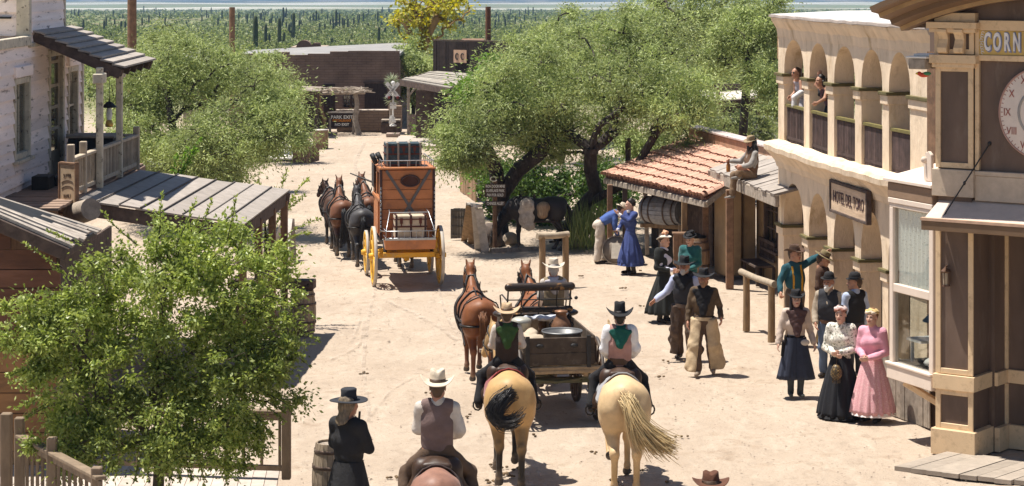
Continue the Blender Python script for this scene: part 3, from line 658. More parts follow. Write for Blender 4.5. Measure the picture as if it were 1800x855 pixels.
mb = MB(); mb.bb((P(671, 0, 94.6).x, 94.2, .02), (P(704, 0, 94.6).x, 94.9, .45)); mb.build('body', WOODD, t); mb = MB(); mb.bb((P(671, 0, 94.6).x, 94.16, .5), (P(704, 0, 94.6).x, 94.9, .56)); mb.build('seat', WOODG, t)
# brush ramada
t = thing('brush_ramada', 'rustic ramada with crooked posts and ragged brush roof at the far street end', 'shelter', P(580, 225, 93))
for px, py, yt, wob in ((566, 222, 160, .12), (631, 224, 160, -.10)):
    b = P(px, py, 93.4); tp = P(px + (-6 if wob > 0 else -7), yt, 93.4); b.z = 0
    MB().tube([b, lerp(b, tp, .35) + Vector((wob, 0, 0)), lerp(b, tp, .7) + Vector((-wob * .4, 0, 0)), tp], [.13, .11, .10, .09], 8).build('post', WOODY if wob > 0 else WOODG, t)
mb = MB()
for k in range(150):
    a = P(random.uniform(556, 640), random.uniform(156, 163), 93 + random.uniform(-.2, 2.4)); d = Vector((random.uniform(-1.1, 1.1), random.uniform(-.5, .5), random.uniform(-.12, .16)))
    mb.tube([a - d * .6, a + Vector((0, 0, .04)), a + d * .6], [.02, .025, .008], 4)
mb.build('brush_roof', M('dry_brush', (.34, .28, .22), var=.4, island=.3, bump=0), t)
mb = MB(); mb.tube([P(556, 165, 93.2), P(642, 163, 93.2)], .07, 6); mb.tube([P(556, 163, 95.4), P(642, 161, 95.4)], .07, 6); mb.build('beam', WOODG, t)
t = thing('shed', 'dark open shed with pale board roof beside the brush ramada', 'shed', P(545, 226, 93))
mb = MB(); planks(mb, P(480, 158, 92), P(563, 160, 92), P(490, 149, 95), P(568, 153, 95), 6, .05, .02); mb.build('roof', WOODG, t)
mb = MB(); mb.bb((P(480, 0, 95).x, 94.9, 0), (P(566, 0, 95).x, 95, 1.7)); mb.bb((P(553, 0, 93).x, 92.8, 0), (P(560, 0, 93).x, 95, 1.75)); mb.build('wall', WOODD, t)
t = thing('park_sign', 'dark park exit sign with white and orange lettering below the ramada', 'sign', P(600, 224, 93))
Ys = 93.6; mb = MB(); mb.bb((P(582, 0, Ys).x, Ys, P(0, 224, Ys).z), (P(619, 0, Ys).x, Ys + .06, P(0, 199, Ys).z)); mb.build('board', M('sign_dark', (.045, .03, .025)), t)
mb = MB(); mb.bb((P(576, 0, Ys).x, Ys - .03, P(0, 199, Ys).z), (P(631, 0, Ys).x, Ys + .09, P(0, 196.5, Ys).z)); mb.build('top_rail', WOODP, t)
for px in (580, 621): MB().box((P(px, 0, Ys).x, Ys + .03, .33), (.09, .1, .66)).build('post', WOODG, t)
for w, s, y, m_ in (('PARK EXIT', .19, 206.5, LETTER), ('no exit', .15, 219.5, LETTER)): text(w.upper(), s, face_M(P(601, y, Ys - .012), (1, 0, 0), (0, -1, 0)), m_, t, 'lettering', .004, 1, bold=.004)
ORG = M('orange_sign', (.7, .25, .03), bump=0)
text('RESTAURANT', .14, face_M(P(601, 212.5, Ys - .012), (1, 0, 0), (0, -1, 0)), ORG, t, 'lettering', .004, .9, bold=.004)
# railroad crossing sign
t = thing('crossing_sign', 'white railroad crossing signal with crossed boards and two round lamps on a stone base', 'signal', P(691, 222, 92.5)); Yc = 92.5
mb = MB(); mb.tube([P(691, 222, Yc), P(691, 147, Yc)], .035, 8); mb.lathe([(.14, 0), (.14, .05), (.05, .1)], P(691, 222, Yc), 12); mb.build('post', WHITE, t)
cc = P(690, 159, Yc - .06)
mb = MB()
for s in (-1, 1): mb.box(cc + Vector((0, -.03 * (s > 0), 0)), (.78, .03, .15), M=Matrix.Rotation(R(50 * s), 3, 'Y'))
mb.build('cross_board', WHITE, t)
for s, w in ((-1, 'CROSSING'), (1, 'RAILROAD')):
    a = R(50 * s); text(w, .10, face_M(cc + Vector((0, -.05 - .03 * (s > 0), 0)), (math.cos(a), 0, -math.sin(a)), (0, -1, 0)), BLACK, t, 'lettering', .003, .9)
mb = MB(); mb.lathe([(0, -.02), (.09, -.02), (.09, .02), (0, .02)], P(691, 146.5, Yc), 14, M=Matrix.Rotation(R(90), 3, 'X')); mb.build('finial', WHITE, t)
MB().bb((P(682, 0, Yc).x, Yc - .03, P(0, 169.5, Yc).z), (P(700, 0, Yc).x, Yc + .03, P(0, 167.8, Yc).z)).build('lamp_arm', WHITE, t)
for px in (684, 699):
    m2 = MB(); m2.lathe([(0, -.03), (.13, -.03), (.13, .0), (.075, .0), (.07, .08), (0, .08)], P(px, 172, Yc - .05), 16, M=Matrix.Rotation(R(90), 3, 'X')); l = m2.build('lamp', BLACK, t)
    m2 = MB(); m2.lathe([(0, 0), (.065, 0), (.05, .03), (0, .04)], P(px, 172, Yc - .14), 14, M=Matrix.Rotation(R(90), 3, 'X')); m2.build('lens', M('red_lens', (.12, .02, .015), rough=.2), l)
for y in (183, 189): MB().box(P(691, y, Yc - .06), (.26, .02, .11)).build('plate', WHITE, t)
text('STOP', .09, face_M(P(691, 183, Yc - .075), (1, 0, 0), (0, -1, 0)), BLACK, t, 'lettering', .003, 1)
mb = MB(); mb.bb((P(679, 0, Yc).x, Yc - .3, 0), (P(703, 0, Yc).x, Yc + .3, .14)); mb.build('base', M('stone_base', (.33, .25, .2)), t, .02)
mb = MB()
for k in range(7): mb.box(P(690 + random.uniform(-3, 3), 205 + k * 1.8, Yc - .05 - .01 * k), (.16, .03, .09), M=Matrix.Rotation(random.uniform(-.6, .6), 3, 'Y'))
mb.build('notice_plate', WHITE, t)
# dark plank building with porch
t = thing('dark_plank_building', 'dark plank building with flat parapet and pale slatted porch roof', 'building', P(800, 235, 90)); Yd = 90.0
gu = Vector((.82, -.57, 0)); go = P(762, 0, Yd); go.z = 0
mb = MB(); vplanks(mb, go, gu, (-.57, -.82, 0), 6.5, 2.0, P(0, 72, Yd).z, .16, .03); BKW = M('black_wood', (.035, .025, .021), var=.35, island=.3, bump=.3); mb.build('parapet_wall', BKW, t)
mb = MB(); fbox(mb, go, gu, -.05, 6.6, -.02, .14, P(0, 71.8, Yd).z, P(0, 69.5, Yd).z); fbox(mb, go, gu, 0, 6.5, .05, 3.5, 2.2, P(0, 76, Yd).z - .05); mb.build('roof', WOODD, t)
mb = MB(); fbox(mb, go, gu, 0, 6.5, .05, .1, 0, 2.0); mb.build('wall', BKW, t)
MB().box(fpt(go, gu, 1.35, -.06, P(0, 98, Yd).z), (.62, .03, .5), math.atan2(gu.y, gu.x)).build('board_sign', M('peach_board', (.55, .36, .24)), t)
mb = MB()
for s in (-.14, .12): mb.tube([fpt(go, gu, 1.35 + s + .07 * math.cos(a), -.08, P(0, 98, Yd).z + .12 * math.sin(a)) for a in np.linspace(.5, 5.5, 9)], .022, 5)
mb.build('board_mark', BLACK, t)
q00, q10, q01, q11 = P(764, 124, 90.2), P(848, 130, 85.0), P(704, 140, 89.0), P(790, 155, 84.5)
mb = MB(); planks(mb, q00, q10, q01, q11, 9, .04, .05, jit=.02, rag=.1); pr = mb.build('porch_roof', M('grey_slat', (.27, .24, .20), island=.2, var=.25, bump=.3), t)
MB().bar(q01 + Vector((0, .03, -.13)), q11 + Vector((0, 0, -.13)), .08, .22).bar(q00 + Vector((0, 0, -.1)), q01 + Vector((0, 0, -.1)), .08, .2).build('fascia', WOODD, pr)
for px, yb in ((718, 236), (736, 238), (756, 241), (768, 236)):
    b = G(px, yb); MB().box((b.x, b.y, 1.0), (.12, .12, 2.0)).bar((b.x, b.y, 1.55), (b.x + .35, b.y, 2.0), .08, .08).build('post', WOODG if px != 768 else WOODY, t, .01)
a, b = G(720, 237), G(757, 241); mb = MB(); vplanks(mb, a, (b - a), (0, -1, 0), (b - a).length, .03, .85, .07, .02); mb.build('porch_fence', WOODD, t)
MB().bb((P(700, 0, 91).x, 86.5, .004), (P(850, 0, 91).x, 91.5, .09)).build('porch_floor', M('concrete', (.4, .34, .29)), t)
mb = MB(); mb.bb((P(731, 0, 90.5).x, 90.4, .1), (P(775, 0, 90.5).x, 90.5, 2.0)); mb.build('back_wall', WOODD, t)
tag(MB().tube([P(858, 75, 92), P(858, 12, 92)], .11, 8).build('stove_pipe', M('rusty_pipe', (.16, .075, .04), col2=(.07, .04, .03))), 'rusty brown pipe standing above the dark plank building', 'pipe')
mb = MB(); mb.bb((P(810, 0, 93).x, 92.2, 1.6), (P(850, 0, 93).x, 96, P(0, 72, 93).z)); mb.build('roof_block', WOODB, t)
for px, y0, y1, Y, l in ((232, 55, -25, 74, 'dark timber pole behind the white house porch roof'), (408, 120, 13, 88, 'rusty square pole rising above the left mesquite tree')):
    tag(MB().tube([(P(px, 0, Y).x, Y, 0), P(px, y1, Y)], .15 if Y < 80 else .11, 8).build('pole', WOODB, None), l, 'pole')
# planters, boardwalk and half hidden roofs on the left side
mb = MB(); a, b = G(470, 285), G(519, 285)
planks(mb, (a.x - 2.5, 80.5, .12), (b.x, 80.5, .12), (a.x - 2.5, 88.5, .12), (b.x + .2, 88.5, .12), 9, .06, .015); tag(mb.build('boardwalk', M('white_board', (.62, .57, .52), var=.1, island=.08)), 'pale boardwalk reaching out from under the left mesquite tree', 'boardwalk')
tag(MB().bb((a.x - 2, 82.2, .3), (b.x - .1, 82.5, .36)).bb((a.x - 1.9, 82.25, .12), (a.x - 1.8, 82.45, .3)).bb((b.x - .3, 82.25, .12), (b.x - .2, 82.45, .3)).build('low_bench', WOODP), 'low pale plank bench on the boardwalk by the left mesquite', 'bench')
for px0, px1, yt, yb, Y, l in ((516, 546, 246, 290, 79.2, 'dark brown plank box planter at the left street edge'), (551, 576, 230, 264, 85.5, 'lighter barrel shaped plank bin beyond the dark planter')):
    t = thing('planter_box' if px0 < 540 else 'plank_bin', l, 'planter' if px0 < 540 else 'bin', G((px0 + px1) / 2, yb))
    c = G((px0 + px1) / 2, yb - 3); w = (px1 - px0) * c.y / FPX; hh = (yb - yt) * c.y / FPX * .93; mb = MB()
    if px0 < 540: o_ = Vector((c.x - w * .5, c.y - .1, 0)); vplanks(mb, o_, (.9, -.1, 0), (0, -1, 0), w, .02, hh, .1, .03); vplanks(mb, o_, (.25, .97, 0), (-1, 0, 0), .9, .02, hh, .1, .03); vplanks(mb, o_ + Vector((w * .98, 0, 0)), (.25, .97, 0), (1, 0, 0), .9, .02, hh * .8, .1, .03)
    else:
        for k in range(14): a_ = 2 * math.pi * k / 14; mb.box((c.x + w / 2 * math.cos(a_), c.y + w / 2 * math.sin(a_), hh / 2), (.04, w * .23, hh), a_)
    mb.build('side', WOODB if px0 < 540 else M('bin_wood', (.27, .18, .11), island=.2), t)
    if px0 > 540: MB().lathe([(0, 0), (w * .53, 0), (w * .53, .03), (0, .03)], (c.x, c.y, hh), 16).build('lid', WOODP, t)
    else: MB().lathe([(0, 0), (w * .35, 0), (w * .35, .04), (0, .04)], (c.x, c.y + .4, .5), 10).build('soil', WOODD, t)
for x0, x1, y0, y1, Y, l in ((238, 300, 268, 290, 62, 'pale metal roof glimpsed under the left mesquite tree'), (322, 352, 78, 98, 100, 'small white roof far behind the left mesquite tree'), (830, 846, 182, 200, 84, 'pale roof scrap behind the right mesquite crown')):
    t = thing('shed_roof', l, 'roof', P((x0 + x1) / 2, y1, Y)); mb = MB(); planks(mb, P(x0, y1, Y), P(x1, y1 + 6, Y), P(x0 - 3, y0, Y + 2.5), P(x1, y0 + 4, Y + 2.5), 5, .04, .01); mb.build('roof', ROOFW, t)
    a = P(x0, y1, Y + .1); b = P(x1, y1, Y + .1); MB().bb((a.x, Y + .1, 0), (b.x, Y + 2.4, a.z - .2)).build('wall', WOODG, t)
t = thing('far_porch', 'low house with pale porch roof half hidden by branches right of the big mesquite', 'house', P(1300, 190, 92)); Y = 92
mb = MB(); planks(mb, P(1235, 178, Y), P(1385, 168, Y), P(1230, 158, Y + 4), P(1385, 150, Y + 4), 7, .05, .02); mb.build('roof', WOODP, t)
mb = MB(); mb.bb((P(1240, 0, Y + 3).x, Y + 3, 0), (P(1395, 0, Y + 3).x, Y + 3.2, 2)); mb.build('wall', WOODD, t)
for px in (1262, 1337): MB().box((P(px, 0, Y + .3).x, Y + .3, 1), (.16, .16, 2)).build('post', WOODB, t)
t = thing('low_white_wall', 'low white wall with grey panels seen behind the tiled roof', 'wall', P(1330, 212, 88)); mb = MB(); mb.bb((P(1236, 0, 88).x, 88, 0), (P(1380, 0, 88).x, 88.2, P(0, 205, 88).z)); mb.build('wall', WHITE, t)
mb = MB()
for k in range(9): mb.bb((P(1244 + k * 15, 0, 88).x, 87.97, .25), (P(1254 + k * 15, 0, 88).x, 87.999, P(0, 208, 88).z)); 
mb.build('panel', M('grey_panel', (.3, .33, .36)), t)

# ================================================================ RIGHT: TILED ADOBE SHOP AND PLANK ROOF PORCH
PLAS = M('ochre_plaster', (.38, .265, .15), scale=2.2, var=.16, col2=(.26, .175, .10), mk=(.5, .7), bump=.3, bsc=9, bdist=.02)
TILE = M('clay_tile', (.51, .295, .21), rough=.8, scale=3, var=.14, island=.12, col2=(.36, .20, .14), mk=(.6, .78), msc=9, bump=.15)
h = thing('tiled_adobe_shop', 'small ochre adobe shop with red clay barrel tile roof', 'shop', (5, 52, 0))
EL, ER = Vector((2.28, 55.6, 1.80)), Vector((4.22, 49.5, 1.86)); RL, RR = Vector((4.4, 57.2, 2.52)), Vector((5.75, 50.4, 2.52))
tb = MB(); NT, NR = 36, 7
for i in range(NT):
    for r in range(NR):
        f = (i + .5) / NT; a = lerp(lerp(EL, ER, f), lerp(RL, RR, f), r / NR - .03); b = lerp(lerp(EL, ER, f), lerp(RL, RR, f), (r + 1.12) / NR)
        d = (b - a); s = (ER - EL).normalized(); s = (s - d.normalized() * s.dot(d.normalized())).normalized(); nn = s.cross(d).normalized()
        if nn.z < 0: nn = -nn
        w = .094; lift = random.uniform(0, .014); off = s * random.uniform(-.012, .012); sl = d.normalized() * random.uniform(-.03, .03); vs = []
        for q, wd, lf in ((a, w, .045 + lift), (b, w * .86, .008 + lift)):
            for k in range(9):
                th = math.pi * k / 8; vs.append(q + off + sl + s * wd * math.cos(th) + nn * (wd * .82 * math.sin(th) + lf))
        m = len(vs); vs += [v - nn * .014 - s * 0 for v in vs]
        fs = [(k, k + 1, k + 10, k + 9) for k in range(8)] + [(m + k + 1, m + k, m + k + 9, m + k + 10) for k in range(8)] + [(k + 1, k, m + k, m + k + 1) for k in range(8)]
        tb.add(vs, fs, 0, False)
for k in range(9):     # rake tiles along the near edge
    a = lerp(ER, RR, k / 9 - .02); b = lerp(ER, RR, (k + 1.1) / 9); d = (b - a).normalized(); s = Vector((0, 0, 1)).cross(d).normalized(); vs = []
    for q, wd in ((a, .15), (b, .125)):
        for j in range(9): th = math.pi * j / 8 - .5; vs.append(q + s * wd * math.cos(th) + Vector((0, 0, 1)) * (wd * math.sin(th) + .02))
    tb.add(vs, [(j, j + 1, j + 10, j + 9) for j in range(8)], 0, False)
rf = tb.build('tile_roof', TILE, h)
mb = MB(); vv = [EL, ER, RR, RL]; mb.hexa([v - Vector((0, 0, .07)) for v in vv] + [v - Vector((0, 0, .012)) for v in vv]); mb.build('under_tile', M('under_tile_clay', (.16, .075, .05)), rf)
mb = MB(); mb.bar(EL - Vector((0, 0, .15)), ER - Vector((0, 0, .15)), .10, .14); mb.bar(ER - Vector((0, 0, .15)), RR - Vector((.6, .3, .15)), .08, .13); mb.build('eave_beam', WOODG, rf, .012)
for k in range(24):
    pass
rp = MB(); pa, pb = RL + Vector((.05, .1, 0)), RR + Vector((.05, .0, 0)); rp.bar(pa + Vector((.12, 0, .0)), pb + Vector((.12, 0, .0)), .26, .62); rp.build('parapet', M('pink_plaster', (.42, .235, .15), col2=(.24, .15, .10), mk=(.5, .68), bump=.3), h, .02)
rp = MB(); rp.bar(pa + Vector((.12, 0, .34)), pb + Vector((.12, 0, .34)), .36, .05); rp.build('coping', M('coping_metal', (.55, .45, .42), rough=.5), h, .01)
mb = MB()
for i in range(26): c = lerp(RL, RR, (i + .5) / 26) + Vector((-.03, 0, .02)); mb.ell(c, (.10, .12, .055), 8)
mb.build('mortar_ridge', M('mortar', (.42, .34, .24), bump=.4), h)
wu = (ER - EL).normalized(); wn_ = Vector((wu.y, -wu.x, 0)).normalized(); wn_ = wn_ if wn_.x < 0 else -wn_
W0 = EL - wn_ * 1.15; W0.z = 0
mb = MB(); fbox(mb, W0 + wu * .5, wu, 3.6, 5.3, 0, .3, 0, 2.1); fbox(mb, W0, wu, .3, 4.1, .9, 1.0, 0, 2.2); fbox(mb, W0, wu, 5.31, 5.95, -.5, -.1, 0, 2.1); mb.build('wall', PLAS, h, .03)
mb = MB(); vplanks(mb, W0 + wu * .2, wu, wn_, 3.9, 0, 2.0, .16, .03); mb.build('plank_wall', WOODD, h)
for px, yb, zt in ((1072, 452, 1.72), (1203, 484, 1.72), (1240, 484, 1.75)):
    b = G(px, yb); MB().box((b.x, b.y, zt / 2), (.13, .13, zt)).build('post', WOODY if px == 1203 else WOODB, h, .012)
c = fpt(W0 + wu * .5, wu, 4.65, -.012, 1.25); u_ = wu; text('INN', .16, face_M(c - Vector((0, 0, .18)), u_, wn_), M('stencil_ink', (.12, .085, .055), bump=0), h, 'stencil', .006, 1.3); text('1885', .12, face_M(c - Vector((0, 0, .42)), u_, wn_), MC['stencil_ink'], h, 'stencil', .006, 1.1)
mb = MB(); mb.lathe([(.10, -.004), (.14, -.004), (.14, .004), (.10, .004)], c + Vector((0, 0, .16)), 16, M=face_M(Vector((0, 0, 0)), u_, wn_).to_3x3(), sx=.8, sy=1.3); mb.build('emblem', MC['stencil_ink'], h)
# plank roof porch and ochre house front between shop and hotel
h = thing('plank_porch_house', 'ochre house front with a flat grey plank porch roof beside the hotel', 'house', (6, 47.5, 0))
F0, F1 = Vector((4.42, 51.0, 2.36)), Vector((5.22, 45.3, 2.36)); B0_, B1_ = Vector((6.0, 52.3, 2.78)), Vector((7.0, 45.6, 2.78))
mb = MB(); planks(mb, F0, B0_, F1, B1_, 17, .05, .012, jit=.012, rag=.05); rf = mb.build('plank_roof', AWN, h)
mb = MB(); mb.bar(F0 + Vector((.06, 0, -.15)), F1 + Vector((.06, 0, -.15)), .10, .24); mb.bar(F0 + Vector((0, -.02, -.15)), B0_ + Vector((0, -.02, -.15)), .10, .22); mb.build('fascia', WOODG, rf, .015)
pu = (F1 - F0).normalized(); pn = Vector((pu.y, -pu.x, 0)); pn = pn if pn.x < 0 else -pn; Wp = Vector((F0.x, F0.y, 0)) - pn * 1.0
mb = MB(); fbox(mb, Wp, pu, 2.35, 6.2, 0, .3, .001, 2.32); fbox(mb, Wp, pu, .3, 1.2, 0, .3, 0, 2.32); fbox(mb, Wp, pu, 1.2, 2.35, 0, .3, 0, .75); mb.build('wall', PLAS, h, .03)
MB().bar(Wp + pn * .01 + pu * 2.35 + Vector((0, 0, .28)), Wp + pn * .01 + pu * 6.2 + Vector((0, 0, .28)), .03, .56).build('stain_band', M('dark_plaster', (.24, .17, .11), bump=.3), h)
window_part(Wp, pu, 1.22, 2.33, .8, 1.95, h, WOODD, fw=.06, cols=3, rows=3, deep=.25)
for px, yb, zt in ((1281, 508, 2.12),):
    b = G(px, yb); MB().box((b.x + .02, b.y, zt / 2), (.16, .16, zt)).build('post', WOODB, h, .012)
t = thing('wall_lantern', 'dark iron lantern fixed on the ochre wall under the plank roof', 'lantern', fpt(Wp, pu, 3.3, -.15, 1.85))
q = fpt(Wp, pu, 3.3, -.16, 1.86); MB().lathe([(0, .16), (.09, .08), (.07, .06), (.075, -.12), (.05, -.16), (0, -.16)], q, 8, sm=False).bar(q + Vector((0, 0, .1)), fpt(Wp, pu, 3.3, 0, 1.98), .03, .03).build('body', IRON, t)
t = thing('porch_bench', 'dark slatted bench under the window of the ochre porch', 'bench', fpt(Wp, pu, 1.7, -.3, 0)); mb = MB()
fbox(mb, Wp, pu, .9, 2.2, -.5, -.08, .40, .44); mb.build('seat', WOODD, t)
mb = MB(); fbox(mb, Wp, pu, .9, 2.2, -.09, -.05, .86, .93); fbox(mb, Wp, pu, .9, 2.2, -.089, -.051, .5, .55)
for k in range(10): fbox(mb, Wp, pu, .95 + k * .13, .99 + k * .13, -.08, -.055, .55, .86)
mb.build('backrest', WOODD, t)
for a in (.95, 2.1):
    for c in (-.46, -.1): mb = MB(); fbox(mb, Wp, pu, a, a + .06, c, c + .06, 0, .4); mb.build('leg', WOODD, t)

# ================================================================ RIGHT: HOTEL WITH TWO ARCADES
ADO = M('cream_adobe', (.74, .585, .42), rough=.9, st=(1, 1, .4), scale=2.6, var=.12, col2=(.40, .27, .14), mk=(.53, .76), msc=2.4, bump=.8, bsc=6, bdist=.04)
OLIVE = M('olive_paint', (.12, .10, .04), var=.25, bump=.1)
HP = [Vector(((px - 900) * Y / FPX, Y, 0)) for px, Y in ((1368, 46.5), (1413, 44.4), (1455, 42.5), (1503, 40.9), (1551, 39.4), (1600, 38.1), (1646, 36.9))]
NH = len(HP); TH = .38
def pnorm(i):
    d = (HP[min(i + 1, NH - 1)] - HP[max(i - 1, 0)]).normalized(); return Vector((d.y, -d.x, 0)) * (1 if d.y < 0 and d.y * 1 < 0 and Vector((d.y, -d.x, 0)).x < 0 else -1)
HN = [pnorm(i) for i in range(NH)]; HN = [n if n.x < 0 else -n for n in HN]
def hp(i, s, out=0.0, z=0.0):
    j = min(i + 1, NH - 1); q = lerp(HP[i], HP[j], s) + lerp(HN[i], HN[j], s).normalized() * out; q.z = z; return q
h = thing('hotel', 'cream adobe hotel with two curved storeys of arches and white flat roof', 'hotel', (9, 42, 0))
def arcade(mb, z0, zs, za, z1, sp, nb):
    for i in range(nb):
        A, B = sp, 1.0
        def q(a, b): mb.add([*a, *b[::-1]], [(0, 1, 2, 3)], 0, False)
        j = lambda: random.uniform(-.008, .008)
        for out, fl in ((0, 0), (-TH, 1)):
            p = [hp(i, 0, out, z0), hp(i, A, out, z0), hp(i, A, out, zs), hp(i, A, out, z1), hp(i, 0, out, z1), hp(i, 0, out, zs)]
            mb.add(p, [(0, 1, 2, 5), (5, 2, 3, 4)] if not fl else [(5, 2, 1, 0), (4, 3, 2, 5)])
            n = 16; top = [hp(i, A + (B - A) * (1 - math.cos(math.pi * k / n)) / 2, out, z1) for k in range(n + 1)]
            arc = [hp(i, A + (B - A) * (1 - math.cos(math.pi * k / n)) / 2, out, zs + (za - zs) * math.sin(math.pi * k / n) ** .85) for k in range(n + 1)]
            mb.add(arc + top, [((k, k + 1, n + 2 + k, n + 1 + k) if not fl else (n + 1 + k, n + 2 + k, k + 1, k)) for k in range(n)])
            if not fl: arcf = arc
        mb.add(arcf + arc, [(k + 1, k, n + 1 + k, n + 2 + k) for k in range(n)], 0, True)
        mb.add([hp(i, A, 0, z0), hp(i, A, -TH, z0), hp(i, A, -TH, zs), hp(i, A, 0, zs)], [(0, 1, 2, 3)])
        mb.add([hp(i, 1, 0, z0), hp(i, 1, -TH, z0), hp(i, 1, -TH, zs), hp(i, 1, 0, zs)], [(3, 2, 1, 0)])
    i = nb
    mb.hexa([hp(i, 0, 0, z0), hp(i, 1, 0, z0), hp(i, 1, -TH, z0), hp(i, 0, -TH, z0), hp(i, 0, 0, z1), hp(i, 1, 0, z1), hp(i, 1, -TH, z1), hp(i, 0, -TH, z1)])
ZF, SP = 3.33, .24
mb = MB(); arcade(mb, ZF, 4.72, 5.42, 5.86, SP, 5); mb.build('upper_arcade', ADO, h)
mb = MB(); arcade(mb, -.05, 1.66, 2.56, 3.2, SP - .02, 5); mb.build('lower_arcade', ADO, h)
mb = MB()      # far end wall and its corner pilaster, back walls, gallery floor
e0, e1 = hp(0, 0, .02), hp(0, 0, -TH); eb = Vector((11, 48.2, 0))
mb.hexa([Vector((e1.x, e1.y + .25, 0)), e1 + Vector((0, -.02, 0)), Vector((eb.x, eb.y - .3, 0)), eb, Vector((e1.x, e1.y + .25, 3.2)), e1 + Vector((0, -.02, 3.2)), Vector((eb.x, eb.y - .3, 3.2)), Vector((eb.x, eb.y, 3.2))])
for zz0, zz1 in ((0, 3.15), (ZF + .05, 5.8)):
    for i in range(NH - 1):
        if zz0 > 1 and i < 1: continue
        mb.add([hp(i, 0, -2.3, zz0), hp(i, 1, -2.3, zz0), hp(i, 1, -2.3, zz1), hp(i, 0, -2.3, zz1)], [(0, 1, 2, 3)])
mb.build('inner_wall', ADO, h)
mb = MB()
for i in range(NH - 1): mb.hexa([hp(i, 0, .02, 3.16), hp(i, 1, .02, 3.16), hp(i, 1, -2.4, 3.16), hp(i, 0, -2.4, 3.16), hp(i, 0, .02, ZF - .005), hp(i, 1, .02, ZF - .005), hp(i, 1, -2.4, ZF - .005), hp(i, 0, -2.4, ZF - .005)])
mb.build('gallery_floor', ADO, h)
def sweep(prof, i1=NH - 1):
    mb = MB(); n = len(prof); vs = []
    st = [(i, s / 4) for i in range(i1) for s in range(4)] + [(i1 - 1, 1.0)]
    for i, s in st: vs += [hp(i, s, o, z + .012 * math.sin(i * 5 + s * 9)) for o, z in prof]
    fs = [(a * n + b, (a + 1) * n + b, (a + 1) * n + b + 1, a * n + b + 1) for a in range(len(st) - 1) for b in range(n - 1)]
    mb.add(vs, fs, 0, False); mb.add(vs[:n], [tuple(range(n))]); mb.add(vs[-n:], [tuple(range(n))[::-1]]); return mb
sweep([(-.02, 2.80), (.03, 2.80), (.07, 2.92), (.20, 3.08), (.30, 3.16), (.31, 3.26), (.27, 3.32), (-.02, 3.36)]).build('ledge_cornice', ADO, h)
sweep([(-.02, 5.45), (.01, 5.45), (.04, 5.62), (.14, 5.78), (.16, 5.84), (-.02, 5.85)]).build('roof_cornice', ADO, h)
sweep([(-.04, 5.853), (.20, 5.853), (.20, 5.90), (-.04, 5.905)]).build('roof_edge', M('roof_flashing', (.45, .38, .33), rough=.6), h)
mb = MB(); top = [hp(i, 0, .16, 5.91) for i in range(NH)] + [Vector((13, 36, 5.93)), Vector((13, 50.5, 5.93)), Vector((7.2, 49.6, 5.92))]
mb.add(top + [v - Vector((0, 0, .07)) for v in top], [tuple(range(len(top)))[::-1], tuple(range(len(top), 2 * len(top)))] + [(i, (i + 1) % len(top), len(top) + (i + 1) % len(top), len(top) + i) for i in range(len(top))]); mb.build('roof', ROOFW, h)
mb = MB(); mb.hexa([Vector((13, 50.4, 5.2)), hp(0, 0, .02, 5.0), hp(0, 0, -TH, 5.0), Vector((13, 50, 5.2)), Vector((13, 50.4, 5.84)), hp(0, 0, .02, 5.84), hp(0, 0, -TH, 5.84), Vector((13, 50, 5.84))]); mb.build('end_wall_top', ADO, h)
for i in range(6):
    for z, s1, d in ((4.66, SP, 0), (1.60, SP - .02, 1)):
        e = 1.0 if i == 5 else s1
        c = MB()
        for mi, za, zb, ot in ((0, z - .16, z + .0, .035), (1, z + .001, z + .06, .07)):
            ds = ot / 1.8
            c.hexa([hp(i, -ds, ot, za), hp(i, e + ds, ot, za), hp(i, e + ds, -TH - ot, za), hp(i, -ds, -TH - ot, za), hp(i, -ds, ot, zb), hp(i, e + ds, ot, zb), hp(i, e + ds, -TH - ot, zb), hp(i, -ds, -TH - ot, zb)], mi)
        c.build('capital', [ADO, OLIVE], h, .008)
for i in range(5):
    g = MB(); n = 13
    for k in range(n): a = hp(i, SP + (1 - SP) * (k + .5) / n, -.07, (ZF + 4.05) / 2); d = (HP[i + 1] - HP[i]); g.box(a, (.075, .03, .70), math.atan2(d.y, d.x))
    g.bar(hp(i, SP, -.07, ZF + .1), hp(i, 1, -.07, ZF + .1), .04, .06)
    r = g.build('railing', M('rail_dark', (.07, .045, .04), var=.35, island=.3), h)
    MB().bar(hp(i, SP, -.07, 4.08), hp(i, 1, -.07, 4.08), .09, .05).build('top_rail', M('yellow_rail', (.16, .135, .045), bump=.1), r)
mb = MB(); d = (HP[5] - HP[4])
for i, s0, s1 in ((0, .55, .98), (2, .5, .8), (4, .4, .8)): mb.hexa([hp(i, s0, -2.29, 0), hp(i, s1, -2.29, 0), hp(i, s1, -2.25, 0), hp(i, s0, -2.25, 0), hp(i, s0, -2.29, 2.1), hp(i, s1, -2.29, 2.1), hp(i, s1, -2.25, 2.1), hp(i, s0, -2.25, 2.1)])
mb.build('door', WOODD, h)
t = thing('hotel_sign', 'framed wooden board reading HOTEL DEL TORO on the curved hotel wall', 'sign', hp(2, .2, .05, 2.7))
sa, sb = hp(2, .34, .05, 0), hp(3, .76, .09, 0); u = (sb - sa).normalized(); n = Vector((u.y, -u.x, 0)); n = n if n.x < 0 else -n
zc = 2.66; hs = .50; Ls = (sb - sa).length; c = lerp(sa, sb, .5) + n * .04; c.z = zc; rz = math.atan2(u.y, u.x)
MB().box(c, (Ls, .05, hs), rz).build('panel', M('hotel_board', (.60, .44, .30), col2=(.42, .29, .19), mk=(.5, .7), st=(.3, .3, 2)), t)
mb = MB()
for s in (-1, 1): mb.box(c + u * s * Ls / 2, (.06, .10, hs + .10), rz); mb.box(c + Vector((0, 0, s * (hs / 2 + .022))), (Ls - .062, .098, .055), rz)
mb.build('frame', WOODD, t, .008)
